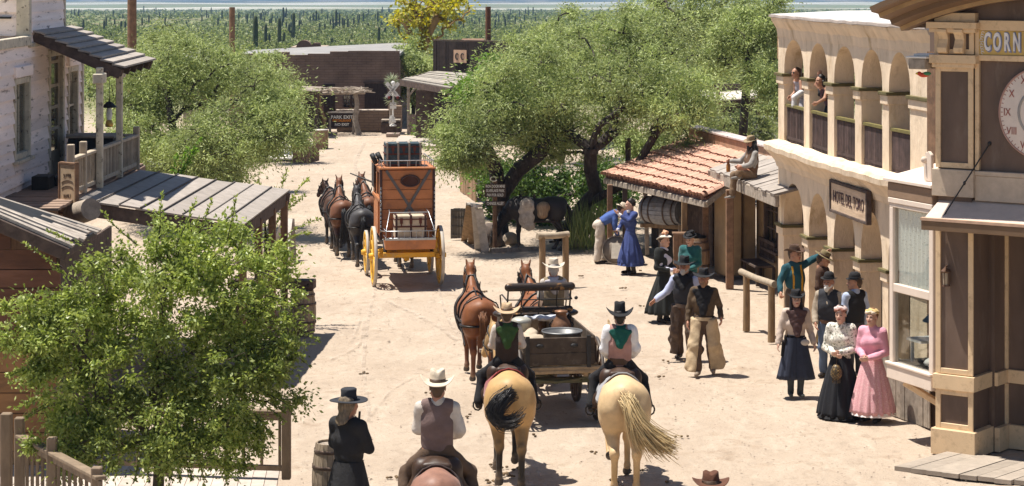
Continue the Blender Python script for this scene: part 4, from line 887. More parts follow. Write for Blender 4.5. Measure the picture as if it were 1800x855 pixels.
text('HOTEL DEL TORO', .30, face_M(c + n * .032, u if Vector((0, 0, 1)).cross(u).dot(n) < 0 else -u, n), M('sign_ink', (.09, .05, .045), bump=0), t, 'lettering', .008, .76)

# ================================================================ RIGHT FRONT: CORNER STORE WITH CLOCK
BRN = M('brown_panel', (.135, .09, .066), rough=.6, scale=3, st=(1, 1, .3), var=.22, bump=.2, col2=(.19, .14, .105), mk=(.56, .75), msc=5)
TAN = M('cream_trim', (.70, .51, .31), rough=.6, scale=4, var=.07, col2=(.43, .30, .18), mk=(.52, .74), msc=7, bump=.2)
PALE = M('pale_trim', (.70, .58, .48), rough=.6, scale=4, var=.06, col2=(.5, .42, .35), mk=(.6, .75), bump=.1)
DTRIM = M('brown_cornice', (.17, .105, .06), rough=.55, scale=3, var=.12, bump=.08)
K = Vector((5.95, 32.12, 0)); KU = Vector((.81, -.59, 0)).normalized(); KN = Vector((KU.y, -KU.x, 0)); KN = KN if KN.y < 0 else -KN
h = thing('corner_store', 'brown and cream corner store with clock facade, bay window and boarded porch', 'store', (7.5, 33, 0))
def kb(m, a0, a1, c0, c1, z0, z1, mi=0): fbox(m, K, KU, a0, a1, c0, c1, z0, z1, mi)
mb = MB()
kb(mb, .05, .555, .05, .62, 0, 6.0); kb(mb, .60, .655, .60, 1.0, 0, 3.4); kb(mb, -.3, 5, 1.0, 1.1, 0, 3.5); kb(mb, .3, .6, .62, 1.0, 0, 6.0); kb(mb, .3, 5, .12, 1.1, 3.46, 6.02); kb(mb, -.05, 5, 1.1, 5, 0, 6.0); mb.build('wall', BRN, h)
mb = MB()
def frame(a0, a1, c, z0, z1, w=.075, d=.03):       # trim round a panel on the pier face
    kb(mb, a0, a0 + w, c - d, c, z0, z1); kb(mb, a1 - w, a1, c - d, c, z0, z1); kb(mb, a0 + w, a1 - w, c - d + .002, c, z0, z0 + w); kb(mb, a0 + w, a1 - w, c - d + .002, c, z1 - w, z1)
kb(mb, -.03, .64, -.03, .66, 0, .36); kb(mb, .64, .73, .6, 1.04, 0, .34); kb(mb, .73, 5, .92, .999, 0, .34)
kb(mb, 0, .605, 0, .64, .36, .368); frame(0.02, .59, .05, .37, .92); kb(mb, -.01, .62, -.01, .65, .92, 1.13); kb(mb, .62, .70, .6, 1.03, .93, 1.12); kb(mb, .70, 5, .95, .999, .93, 1.12)
frame(.02, .59, .05, 1.14, 3.42); frame(.02, .59, .05, 4.04, 5.47); kb(mb, -.05, .66, -.05, .4, 5.51, 5.63); kb(mb, -.02, .62, -.02, .38, 5.45, 5.508)
kb(mb, .655, .70, .94, .999, .34, .92); kb(mb, .655, .70, .94, .999, 1.13, 3.4); kb(mb, .60, .66, .06, .1195, 4.02, 6.0); kb(mb, .97, 1.06, .94, .999, 1.13, 3.4)
frame(.0, .60, .05, 5.64, 6.0, .07); kb(mb, -.08, .68, -.08, .4, 6.0, 6.09); kb(mb, -.05, .65, -.05, .4, 5.945, 5.998); kb(mb, .0, .62, .02, .4, 6.092, 6.22); kb(mb, .66, 5, .055, .119, 5.98, 6.12); kb(mb, .66, 5, .06, .119, 5.555, 5.635)
mb.build('trim', TAN, h, .006)
mb = MB(); kb(mb, -.02, .61, -.02, .5, 3.64, 4.02); kb(mb, .61, 5, .04, .119, 3.60, 3.95); kb(mb, .605, 5, .03, .1195, 3.952, 4.015); mb.build('plank_band', M('weathered_band', (.50, .40, .30), rough=.7, var=.14, col2=(.3, .24, .19), mk=(.56, .72), bump=.3), h, .006)
for a in (.09, .335):    # scroll brackets
    prof = [(0, .0), (.05, -.01), (.12, .02), (.13, .08), (.09, .14), (.07, .2), (.10, .26), (.14, .30), (.14, .34), (0, .34)]
    m2 = MB(); U = KU; W = Vector((-KU.y, KU.x, 0))
    poly = [(K + U * a + W * (.05 - o) + Vector((0, 0, 5.65 + z))) for o, z in prof]; nn = len(poly)
    m2.add(poly + [p + U * .14 for p in poly], [tuple(range(nn)), tuple(range(2 * nn - 1, nn - 1, -1))] + [((i + 1) % nn, i, nn + i, nn + (i + 1) % nn) for i in range(nn)]); m2.build('bracket', TAN, h, .004)
# name board and clock
m2 = MB(); kb(m2, .66, 5, .08, .1185, 5.64, 5.975); nb = m2.build('name_board', M('yellow_board', (.58, .40, .13), bump=.05, var=.1), h)
Mt = lambda a, z, c: face_M(fpt(K, KU, a, c, z), KU, KN)
LB = M('blue_grey_letter', (.22, .24, .36), bump=0); LW = M('pale_letter', (.74, .72, .72), bump=0)
for i, ch in enumerate('CORNER'):
    x = .785 + i * .145; text(ch, .36, Mt(x + .010, 5.805, .074), LB, nb, 'letter_shade', .010, .42, bold=.020); text(ch, .345, Mt(x, 5.81, .066), LW, nb, 'letter', .010, .42, bold=.010)
m2 = MB()
for k in range(9):
    z = 5.67 + k * .034; cx = .68 + .03 * abs(math.sin(k * 1.2)) + (.03 if k in (0, 8) else 0)
    m2.tube([fpt(K, KU, cx + .022 * math.cos(a), .076, z + .022 * math.sin(a)) for a in np.linspace(0, 5, 7)], .005, 4)
m2.build('scrollwork', LW, nb)
CA, CZ, CR = 1.60, 4.85, .63; fr = face_M(Vector((0, 0, 0)), KU, KN).to_3x3(); cc = fpt(K, KU, CA, .11, CZ)
clk = MB().lathe([(CR, -.0), (CR, .05), (CR - .02, .055), (0, .055)], cc, 56, M=fr).build('clock', M('clock_face', (.70, .60, .52), bump=0, var=.05), h)
RED = M('clock_red', (.30, .09, .07), bump=0)
MB().lathe([(CR + .012, .0), (CR + .012, .06), (CR - .012, .062), (CR - .012, .0)], cc, 56, M=fr).build('rim', M('clock_rim', (.42, .25, .2), bump=0), clk)
m2 = MB()
for k in range(60): a = 2 * math.pi * k / 60; m2.box(cc + fr @ Vector((math.cos(a) * (CR - .035), math.sin(a) * (CR - .035), .057)), (.03, .008, .004), M=fr @ Matrix.Rotation(a, 3, 'Z'))
m2.build('minute_mark', RED, clk)
MB().lathe([(.36, .056), (.36, .062), (.325, .062), (.325, .056)], cc, 40, M=fr).build('inner_ring', M('clock_grey', (.36, .33, .30), bump=0), clk)
for k, wd in enumerate(('III', 'II', 'I', 'XII', 'XI', 'X', 'IX', 'VIII', 'VII', 'VI', 'V', 'IV')):
    a = 2 * math.pi * k / 12; q = cc + fr @ Vector((math.cos(a) * .515, math.sin(a) * .515, .06)); text(wd, .15, face_M(q, KU, KN), RED, clk, 'numeral', .004, .75)
for L_, an in ((.28, 2.2), (.42, 5.6)): MB().box(cc + fr @ Vector((math.cos(an) * L_ / 2, math.sin(an) * L_ / 2, .072)), (L_, .03, .006), M=fr @ Matrix.Rotation(an, 3, 'Z')).build('hand', IRON, clk)
# curved cornice over the facade
prof = [(0.05, -.02), (.30, -.02), (.30, .04), (.52, .08), (.52, .15), (.80, .19), (.80, .25), (.98, .28), (.98, .36), (.0, .42)]
Rr, A0c, Zc = 5.85, 1.87, .61; vs = []; angs = np.linspace(math.pi / 2 + .41, math.pi / 2 - .41, 30); W = Vector((-KU.y, KU.x, 0))
for an in angs:
    for b_, dr in prof: vs.append(K + KU * (A0c + (Rr + dr) * math.cos(an)) - W * b_ + W * .20 + Vector((0, 0, Zc + (Rr + dr) * math.sin(an))))
n = len(prof); m2 = MB()
for a in range(29):
    for b in range(n):
        b2 = (b + 1) % n; m2.add([vs[a * n + b], vs[(a + 1) * n + b], vs[(a + 1) * n + b2], vs[a * n + b2]], [(0, 1, 2, 3)], 1 if b in (1, 5) else 0)
m2.add(vs[:n], [tuple(range(n))]); m2.add(vs[-n:], [tuple(range(n))[::-1]]); m2.build('cornice', [DTRIM, M('tan_cornice', (.40, .26, .13), bump=.05)], h)
m2 = MB(); vs = []
for an in angs:
    for rr, z in ((Rr - .02, 0), (Rr - .02, .12)): pass
    q = K + KU * (A0c + Rr * math.cos(an)) + W * .14; vs += [q + Vector((0, 0, 6.0)), q + Vector((0, 0, Zc + Rr * math.sin(an)))]
m2.add(vs, [(2 * i, 2 * i + 1, 2 * i + 3, 2 * i + 2) for i in range(29)]); m2.build('tympanum', BRN, h)
# porch awning over the corner entrance
m2 = MB(); q = [fpt(K, KU, .06, -.42, 3.36), fpt(K, KU, 5, -.42, 3.36), fpt(K, KU, 5, .118, 3.60), fpt(K, KU, .06, .118, 3.60)]; m2.hexa([v - Vector((0, 0, .05)) for v in q] + q)
aw = m2.build('porch_awning', M('awning_sheet', (.55, .44, .36), rough=.7, var=.08), h)
m2 = MB(); kb(m2, .03, 5, -.46, -.40, 3.20, 3.33); kb(m2, .03, .09, -.40, .0, 3.22, 3.34); m2.build('fascia', DTRIM, aw, .006); m2 = MB(); kb(m2, .02, 5, -.47, -.39, 3.332, 3.372); m2.build('edge_strip', M('pink_edge', (.5, .33, .23)), aw)
ra, rb = fpt(K, KU, .30, -.30, 3.40), fpt(K, KU, .80, .11, 4.40); m2 = MB(); m2.tube([ra, rb], .010, 6); m2.ell(lerp(ra, rb, .45), (.02, .02, .03), 8); m2.lathe([(0, 0), (.05, 0), (.02, .03)], ra - Vector((0, 0, .02)), 8); m2.ell(rb, (.03, .02, .03), 8); m2.build('stay_rod', IRON, aw)
t = thing('porch_lantern', 'small brown lantern on the brown panel of the corner store pier', 'lantern', fpt(K, KU, .33, -.05, 2.5)); q = fpt(K, KU, .20, -.03, 2.50)
m2 = MB(); m2.lathe([(0, .16), (.03, .13), (.075, .09), (.06, .07)], q, 6, sm=False).lathe([(.055, -.10), (.062, -.12), (0, -.13)], q, 6, sm=False).bar(q + Vector((0, 0, .15)), fpt(K, KU, .20, .05, 2.66), .02, .02)
for k in range(6): m2.tube([q + Vector((.055 * math.cos(k * 1.047), .055 * math.sin(k * 1.047), -.11)), q + Vector((.058 * math.cos(k * 1.047), .058 * math.sin(k * 1.047), .08))], .006, 4)
m2.build('cage', M('bronze', (.12, .065, .04), metal=.4, rough=.5), t); MB().lathe([(.04, -.1), (.045, .07)], q, 8).build('lamp_glass', M('lamp_amber', (.35, .28, .2), rough=.3), t)
# bay window on the street side
BA = Vector((5.52, 33.3, 0)); BU = Vector((.364, -.931, 0)).normalized()
def bbx(m, a0, a1, c0, c1, z0, z1, mi=0): fbox(m, BA, BU, a0, a1, c0, c1, z0, z1, mi)
BL = 1.19
bay = MB(); bbx(bay, -.03, BL, -.03, .8, .86, 1.06); bbx(bay, -.05, BL, -.05, .8, 1.062, 1.10); bbx(bay, 0, .10, 0, .10, 1.10, 3.36); bbx(bay, BL - .11, BL, 0, .10, 1.10, 3.36)
bbx(bay, .10, BL - .11, .005, .095, 2.13, 2.25); bbx(bay, 0, BL, 0, .8, 3.36, 3.42); bbx(bay, .0, .10, .75, .85, 1.1, 3.36); bbx(bay, -.02, BL, -.015, .82, 3.422, 3.50); b_ = bay.build('bay_window', PALE, h, .008)
m2 = MB(); bbx(m2, -.03, BL, -.012, .82, 3.502, 3.72); m2.build('fascia', M('bay_brown', (.26, .17, .11), var=.1), b_, .01)
m2 = MB(); q = [fpt(BA, BU, -.10, -.05, 3.73), fpt(BA, BU, BL + .03, -.05, 3.73), fpt(BA, BU, BL + .03, .9, 3.92), fpt(BA, BU, -.10, .9, 3.92)]; m2.hexa(q + [v + Vector((0, 0, .05)) for v in q]); m2.build('bay_roof', PALE, b_, .008)
m2 = MB(); bbx(m2, .10, BL - .11, .045, .050, 1.10, 2.13); bbx(m2, .10, BL - .11, .045, .050, 2.25, 3.36); bbx(m2, .045, .05, .10, .75, 1.1, 3.36); m2.build('pane', GLASS, b_)
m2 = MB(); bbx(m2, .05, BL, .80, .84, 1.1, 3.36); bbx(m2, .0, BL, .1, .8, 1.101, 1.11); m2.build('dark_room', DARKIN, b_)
lace = bpy.data.materials.new('lace'); lace.use_nodes = True; N = lace.node_tree.nodes; L = lace.node_tree.links
vo = N.new('ShaderNodeTexVoronoi'); vo.inputs['Scale'].default_value = 26; tcn = N.new('ShaderNodeTexCoord'); L.new(tcn.outputs['Object'], vo.inputs[0]); rr_ = N.new('ShaderNodeMapRange'); rr_.inputs[1].default_value = .10; rr_.inputs[2].default_value = .34; rr_.inputs[3].default_value = .62; rr_.inputs[4].default_value = 1; L.new(vo.outputs[0], rr_.inputs[0])
N['Principled BSDF'].inputs['Base Color'].default_value = (.85, .85, .80, 1); N['Principled BSDF'].inputs['Transmission Weight'].default_value = .0; L.new(rr_.outputs[0], N['Principled BSDF'].inputs['Alpha'])
V = []; nx = 60
for i in range(nx + 1):
    a = .13 + (BL - .27) * i / nx
    for j in range(9): z = 2.18 + 1.15 * j / 8 + (.03 * math.sin(i * .9) if j == 0 else 0); q = fpt(BA, BU, a, .082 + .016 * math.sin(i * .85 + .3 * math.sin(j)), z); V.append(q)
Q = [(i * 9 + j, (i + 1) * 9 + j, (i + 1) * 9 + j + 1, i * 9 + j + 1) for i in range(nx) for j in range(8)]
t = thing('lace_curtain', 'white lace curtain hanging in the upper pane of the bay window', 'curtain', fpt(BA, BU, .6, .12, 2.2)); obj_np('cloth', [tuple(v) for v in V], Q, lace, t, world=True)
m2 = MB(); bbx(m2, .2, BL, .25, .75, .45, .855); o_ = fpt(BA, BU, .25, 0, 0)
m2 = MB(); m2.bar(fpt(BA, BU, .35, .05, .84), fpt(BA, BU, BL - .05, .55, .42), .10, .08); m2.bar(fpt(BA, BU, .2, .5, .84), fpt(BA, BU, BL - .05, .8, .3), .10, .08); bbx(m2, BL - .25, BL + .05, .35, .75, 0, .86); m2.build('brace', TAN, b_, .008)
m2 = MB(); vplanks(m2, fpt(BA, BU, -2.0, .86, 0), BU, Vector((BU.y, -BU.x, 0)) * (1 if BU.y < 0 else -1), 1.75, .0, .9, .13, .025); m2.build('skirting', WOODG, h)
m2 = MB(); bbx(m2, -.42, 1.3, .95, 1.1, 0, 6.0); m2.build('side_wall', BRN, h); m2 = MB(); vplanks(m2, fpt(BA, BU, -.45, .94, 0), BU, Vector((BU.y, -BU.x, 0)) if Vector((BU.y, -BU.x, 0)).x < 0 else -Vector((BU.y, -BU.x, 0)), 1.6, .9, 5.6, .14, .03); m2.build('side_planks', WOODB, h)
# things in the bay window display
t = thing('display_lamp', 'dark blue shaded lamp shown in the lower bay window pane', 'lamp', fpt(BA, BU, .55, .45, 1.11)); q = fpt(BA, BU, .55, .4, 1.11)
m2 = MB(); m2.lathe([(.02, .78), (.05, .74), (.15, .64), (.15, .62)], q, 16); m2.build('lamp_shade', M('blue_shade', (.05, .09, .14), rough=.4), t); MB().lathe([(0, 0), (.09, 0), (.08, .03), (.02, .08), (.02, .64)], q, 14).build('stand', IRON, t)
t = thing('display_table', 'pale tilted display tray with white cloth inside the bay window', 'table', fpt(BA, BU, .5, .4, 1.11)); m2 = MB(); bbx(m2, .15, .55, .2, .7, 1.42, 1.46); bbx(m2, .18, .22, .25, .29, 1.11, 1.42); bbx(m2, .48, .52, .6, .64, 1.11, 1.42); m2.build('tray', WHITE, t)
m2 = MB(); m2.ell(fpt(BA, BU, .75, .35, 1.17), (.2, .16, .08), 12); m2.ell(fpt(BA, BU, .88, .4, 1.2), (.12, .16, .12), 12); m2.build('cloth', WHITE, t)
t = thing('display_hat', 'black hat on a dark dress form in the bay window', 'hat', fpt(BA, BU, .85, .5, 1.9)); q = fpt(BA, BU, .86, .5, 1.84)
m2 = MB(); m2.lathe([(.17, 0), (.18, .01), (.1, .03), (.09, .13), (.05, .16), (0, .165)], q, 18); m2.build('hat', BLACK, t); m2 = MB(); m2.lathe([(.2, -.7), (.13, -.45), (.12, -.32), (.15, -.2), (.05, -.1), (.04, 0)], q, 16); m2.build('dress_form', M('dark_cloth', (.09, .075, .06)), t)
# hanging bracket lamp, pale scroll bracket
t = thing('bracket_box', 'weathered wooden bracket box with white flaking top beside the store cornice', 'bracket', P(1620, 110, 31.9))
q = P(1622, 112, 32.3); m2 = MB(); m2.box(q, (.26, .40, .15), R(-36)); m2.build('box', WOODG, t, .012); m2 = MB(); m2.box(q + Vector((0, 0, .095)), (.32, .44, .03), R(-36)); m2.box(q + Vector((.03, .02, .125)), (.24, .30, .03), R(-25)); m2.build('top', WHITE, t, .008)
t = thing('toy_parrot', 'small red and green wooden parrot hanging under the bracket box', 'ornament', P(1625, 135, 32.2)); q = P(1624, 132, 32.2)
m2 = MB(); m2.ell(q, (.075, .04, .035), 12); m2.ell(q + Vector((-.065, 0, .02)), (.035, .03, .03), 10); m2.build('body', M('parrot_red', (.55, .08, .04), bump=0), t); m2 = MB(); m2.ell(q + Vector((.04, -.02, .02)), (.06, .035, .028), 10); m2.build('wing', M('parrot_green', (.06, .22, .1), bump=0), t); m2 = MB(); m2.ell(q + Vector((-.10, -.01, .02)), (.02, .015, .015), 8); m2.build('beak', M('parrot_yellow', (.6, .4, .05), bump=0), t)
t = thing('scroll_board', 'pale carved scroll board standing above the bay window roof', 'trim', P(1630, 300, 32.4)); q = P(1624, 318, 32.5); m2 = MB(); m2.prism([(0, 0), (.16, 0), (.16, .38), (.1, .43), (.03, .40), (-.02, .25)], .05, Matrix.Rotation(R(-60), 3, 'Z'), q); m2.build('board', PALE, t, .008); m2 = MB(); m2.lathe([(0, 0), (.05, 0), (.05, .02), (0, .02)], q + Vector((0, -.03, .3)), 10, M=Matrix.Rotation(R(90), 3, 'X')); m2.build('rosette', PALE, t)
# boardwalk at the corner
m2 = MB(); c0 = G(1568, 828); c1 = G(1668, 800); dd = Vector((.86, -.51, 0))
planks(m2, c0 + Vector((0, 0, .06)), c1 + Vector((0, 0, .06)), c0 + dd * 5 + Vector((.3, 0, .06)), c1 + dd * 5 + Vector((0, 0, .06)), 22, .06, .012, jit=.004, rag=.05); tag(m2.build('store_boardwalk', M('walk_board', (.30, .25, .20), var=.16, island=.14, col2=(.3, .25, .2), mk=(.5, .75), bump=.3)), 'grey plank boardwalk in front of the corner store', 'boardwalk')
# ================================================================ TREES AND PLANTS
def vary(p, n, s): return [(p[0] + RNG.uniform(-s, s), p[1] + RNG.uniform(-s, s), p[2]) for _ in range(n)]
def B(x0, x1, y0, y1, Y, d=None):          # crown lobe from a photo box at distance Y
    a, b = P(x0, y1, Y), P(x1, y0, Y); rx, rz = (b.x - a.x) / 2, (b.z - a.z) / 2
    return ((a.x + rx, Y, a.z + rz), (rx, d or rx * .9, rz))
# big mesquite on the right
b0 = G(985, 424); T1 = [P(978, 424, 57), P(1000, 398, 57), P(1025, 362, 56.6), P(1048, 338, 56.4), P(1038, 300, 56.2), P(1038, 262, 56), P(1052, 222, 56), P(1088, 196, 56)]
T1[0].z = 0
T2 = [P(1025, 362, 56.6), P(1058, 344, 56.2), P(1092, 328, 56), P(1120, 290, 55.8), P(1150, 240, 55.6)]
T3 = [P(1038, 262, 56), P(1000, 235, 56.4), P(960, 215, 56.6)]
tree('wide feathery mesquite tree with a curved dark trunk in the middle of the right side', T1[0], [T1, T2, T3],
     [B(1000, 1262, 60, 250, 56.5), B(1060, 1235, 5, 130, 58), B(960, 1140, 40, 200, 58), B(1120, 1275, 120, 270, 55.5), B(1010, 1130, 160, 300, 57.5), B(820, 1040, 60, 230, 57), B(900, 1020, 170, 290, 57.5)], 230, 76000, .11, .028, LEAFM, sig=.47, r0=.17, rt=.013)
# its neighbour with low sweeping crown towards the street
T4 = [G(886, 428), P(880, 392, 57), P(878, 345, 56.5), P(872, 300, 55.6), P(850, 255, 55.4), P(830, 225, 55)]
T5 = [P(880, 345, 56), P(910, 300, 56), P(950, 268, 56)]
tree('low sweeping pale green mesquite crown hanging over the street beside the signpost', T4[0], [T4, T5],
     [B(755, 880, 190, 300, 54.5), B(820, 1000, 110, 260, 55.5), B(890, 1010, 190, 290, 56.5), B(762, 850, 225, 312, 54.5)], 120, 47000, .105, .028, LEAFM, sig=.45, r0=.19)
tree('bright green leafy bush tree between the far porch and the mesquite crown', G(840, 345), [[G(845, 345), P(842, 300, 64), P(838, 250, 64)]],
     [B(812, 900, 90, 200, 64), B(806, 872, 130, 240, 63), B(812, 905, 270, 345, 62.5)], 46, 17000, .13, .06, LEAFD, sig=.32, r0=.09, name='leafy_tree')
# trees behind on the right
k = 0
for label, px, bl, n, lf, lm, Y in (
    ('darker mesquite with bare crossing limbs beside the hotel arches', 1310, [B(1235, 1400, 0, 130, 66), B(1290, 1400, 90, 200, 65), B(1215, 1300, 40, 150, 67), B(1340, 1400, -30, 90, 66), B(1330, 1400, 175, 250, 64)], 75, 34000, LEAFM, 66),
    ('rounded mesquite rising to the top edge behind the big mesquite', 1160, [B(1085, 1260, -30, 110, 72), B(1120, 1240, -60, 60, 74), B(1180, 1330, -20, 110, 73), B(1230, 1370, -40, 80, 74)], 80, 36000, LEAFM, 72),
    ('palo verde crown between the far plain and the big mesquite', 985, [B(900, 1060, 40, 160, 80), B(950, 1090, 5, 110, 82), B(860, 960, 80, 190, 78)], 60, 26000, LEAFM, 80),
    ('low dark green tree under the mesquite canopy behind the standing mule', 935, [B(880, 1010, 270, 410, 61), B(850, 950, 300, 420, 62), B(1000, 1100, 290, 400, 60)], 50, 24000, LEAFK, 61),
    ('green thicket tree behind the red tiled roof', 1150, [B(1090, 1230, 170, 300, 62), B(1170, 1290, 180, 250, 66), B(1050, 1150, 220, 340, 62), B(1230, 1370, 195, 262, 72)], 60, 26000, LEAFM, 62)):
    b = Vector(((px - 900) * Y / FPX, Y, 0)); c0 = bl[0][0]
    tree(label, b, [[b, Vector((b.x + .2, Y, .9)), Vector((b.x - .1, Y, 1.7)), Vector(c0) - Vector((0, 0, bl[0][1][2] * .4))]], bl, n, lf, .125, .035 if lm is LEAFM else .06, lm, sig=.38, r0=.13)
# left mesquite
b = Vector((-8.6, 59, 0)); T = [b, b + Vector((.1, 0, 1.2)), P(310, 262, 59), P(302, 215, 59), P(292, 160, 59.3), P(280, 110, 59.5)]
TB = [P(310, 262, 59), P(340, 225, 58.6), P(385, 190, 58.4), P(430, 160, 58.4)]; TC = [P(310, 262, 59), P(270, 225, 59), P(235, 190, 59.5)]
tree('broad feathery mesquite tree beyond the white house porch on the left', b, [T, TB, TC],
     [B(240, 420, 60, 200, 59.5), B(380, 520, 110, 260, 58), B(440, 550, 170, 300, 57.5), B(170, 320, 90, 260, 60), B(300, 480, 190, 310, 57.5), B(180, 280, 220, 300, 61), B(330, 470, 80, 190, 60), B(165, 330, 170, 325, 59), B(250, 430, 230, 340, 58)], 300, 92000, .11, .028, LEAFM, sig=.46, r0=.17, rt=.013)
for label, px, bl, n, lf, Y in (
    ('grey green mesquite behind the broad left mesquite', 210, [B(150, 330, 60, 170, 76), B(220, 380, 40, 130, 79)], 60, 22000, 76),
    ('low mesquite in front of the adobe building roof at left', 470, [B(395, 505, 90, 170, 83), B(440, 525, 120, 200, 80)], 44, 17000, 82),
    ('dark leafy shrub tree at the left edge of the boardwalk', 400, [B(330, 470, 240, 330, 64), B(420, 500, 200, 275, 70)], 40, 18000, 64)):
    b = Vector(((px - 900) * Y / FPX, Y, 0)); tree(label, b, [[b, b + Vector((.1, 0, 1)), Vector(bl[0][0])]], bl, n, lf, .13, .036, LEAFM, sig=.36, r0=.11)
# yellow tree
b = Vector(((738 - 900) * 106 / FPX, 106, 0)); T = [b, P(742, 150, 106), P(745, 110, 106), P(748, 70, 106), P(735, 30, 106), P(728, -10, 106)]; T_ = [P(745, 110, 106), P(728, 80, 106), P(712, 40, 106)]; T__ = [P(748, 70, 106), P(768, 30, 106), P(785, -5, 106)]
tree('tall thin yellowing cottonwood tree above the dark plank building', b, [T, T_, T__], [B(675, 815, -40, 70, 106), B(690, 770, 40, 110, 106), B(740, 830, -30, 60, 107)], 80, 4200, .20, .13, LEAFY, bark=M('tan_bark', (.26, .17, .08), st=(1, 1, .4), var=.3), sig=.32, r0=.20, name='cottonwood_tree', droop=.2, rt=.012)
b = Vector(((725 - 900) * 99 / FPX, 99, 0))
tree('dense green shrub beside the crossing signal', b, [[b, b + Vector((.1, 0, 1.5))]], [B(700, 765, 92, 190, 99), B(700, 740, 70, 130, 101)], 34, 12000, .16, .06, LEAFM, sig=.4, r0=.09, name='shrub', cat='shrub')
b = G(743, 243); tree('small bright green bush at the foot of the far plank porch', b, [[b, b + Vector((0, 0, .2))]], [B(726, 762, 224, 243, b.y)], 10, 900, .12, .06, LEAFD, sig=.14, r0=.03, name='shrub', cat='shrub')
# front leafy tree, drooping twigs
b = Vector(((275 - 900) * 27.3 / FPX, 27.3, DECKZ)); T = [b, b + Vector((.05, 0, .8)), b + Vector((-.02, .05, 1.5)), b + Vector((.05, 0, 2.2)), b + Vector((.1, .1, 2.8))]
T_ = [T[2], T[2] + Vector((.5, .1, .5)), T[2] + Vector((1.0, -.1, .9))]; T__ = [T[1], T[1] + Vector((-.5, -.1, .6)), T[1] + Vector((-1.0, .0, 1.2))]
t = tree('large drooping bright green leafy tree filling the lower left corner', b, [T, T_, T__],
     [B(110, 420, 440, 640, 27.3, .9), B(60, 250, 520, 740, 27.2, .8), B(290, 520, 500, 720, 27.3, .8), B(120, 480, 620, 800, 27.2, .9), B(250, 440, 400, 520, 27.4, .7), B(130, 250, 430, 560, 27.5, .6), B(400, 525, 420, 580, 27.6, .6), B(70, 300, 690, 850, 27.1, .7), B(290, 500, 690, 825, 27.3, .6), B(15, 180, 540, 720, 27.1, .6), B(30, 200, 680, 820, 27.0, .5), B(430, 545, 560, 720, 27.4, .5), B(170, 430, 720, 856, 26.9, .5), B(220, 470, 372, 470, 27.6, .5), B(0, 130, 500, 650, 27.2, .5)], 440, 96000, .066, .029, LEAFB, bark=M('olive_bark', (.11, .085, .06), var=.3), sig=.135, r0=.07, name='leafy_tree', droop=.35, rt=.0035, shell=.5, flat=.9)
def sprigs(parent, name, lst, mat, Lf, Wf, per=26, bark=None):     # single arching twigs with leaves along them
    mb = MB(); CV = []; DV = []
    for pts in lst:
        pts = [Vector(p) for p in pts]; mb.tube(pts, [.010 - .008 * i / (len(pts) - 1) for i in range(len(pts))], 4)
        for k in range(per):
            f = random.random() ** .8 * (len(pts) - 1); i = min(int(f), len(pts) - 2); q = lerp(pts[i], pts[i + 1], f - i); d = (pts[i + 1] - pts[i]).normalized()
            dd = d + Vector((random.gauss(0, .8), random.gauss(0, .8), random.gauss(.1, .8))); CV.append(q + dd.normalized() * Lf * .5); DV.append(dd)
    mb.build('twig', bark or BARK, parent)
    V, Q = leaves(np.array([tuple(v) for v in CV]), np.array([tuple(v) for v in DV]), Lf * RNG.uniform(.6, 1.25, len(CV)), Wf); obj_np(name, V, Q, mat, parent, smooth=False, world=True)
lst = []
for (x0, y0), (x1, y1) in (((430, 470), (540, 520)), ((470, 520), (556, 560)), ((480, 560), (560, 600)), ((470, 600), (545, 645)), ((440, 640), (538, 712)), ((60, 520), (0, 545)), ((110, 590), (20, 600)), ((100, 560), (2, 572)), ((110, 470), (42, 428)), ((150, 430), (85, 405)), ((280, 420), (285, 340)), ((310, 430), (345, 350)), ((400, 420), (415, 345)), ((240, 430), (180, 372)), ((350, 410), (372, 352)), ((90, 640), (10, 660)), ((80, 700), (25, 720)), ((330, 760), (360, 850)), ((200, 740), (205, 838)), ((270, 770), (262, 846)), ((430, 720), (470, 800)), ((395, 770), (400, 850)), ((160, 740), (150, 812)), ((310, 770), (318, 840)), ((460, 660), (520, 740))):
    a = P(x0, y0, 27.3); c = P(x1, y1, 27.2 + random.uniform(-.2, .2)); up = .04 if y1 > y0 else -.02
    lst.append([a, lerp(a, c, .35) + Vector((0, 0, up)), lerp(a, c, .7) + Vector((random.uniform(-.03, .03), 0, up)), c])
for k in range(75):
    an = random.uniform(0, 2 * math.pi); x0, y0 = 275 + 185 * math.cos(an), 630 + 170 * math.sin(an); x1, y1 = x0 + 75 * math.cos(an) * random.uniform(.5, 1.1), y0 + 55 * math.sin(an) * random.uniform(.4, 1.1) + random.uniform(-5, 25); yy = 27.2 + random.uniform(-.5, .3)
    a = P(x0, y0, 27.3); c = P(min(x1, 548), min(y1, 880), yy); lst.append([a, lerp(a, c, .4) + Vector((0, 0, .04)), lerp(a, c, .75) + Vector((0, 0, .03)), c])
sprigs(t, 'drooping_twig_leaves', lst, LEAFB, .052, .024, 70)
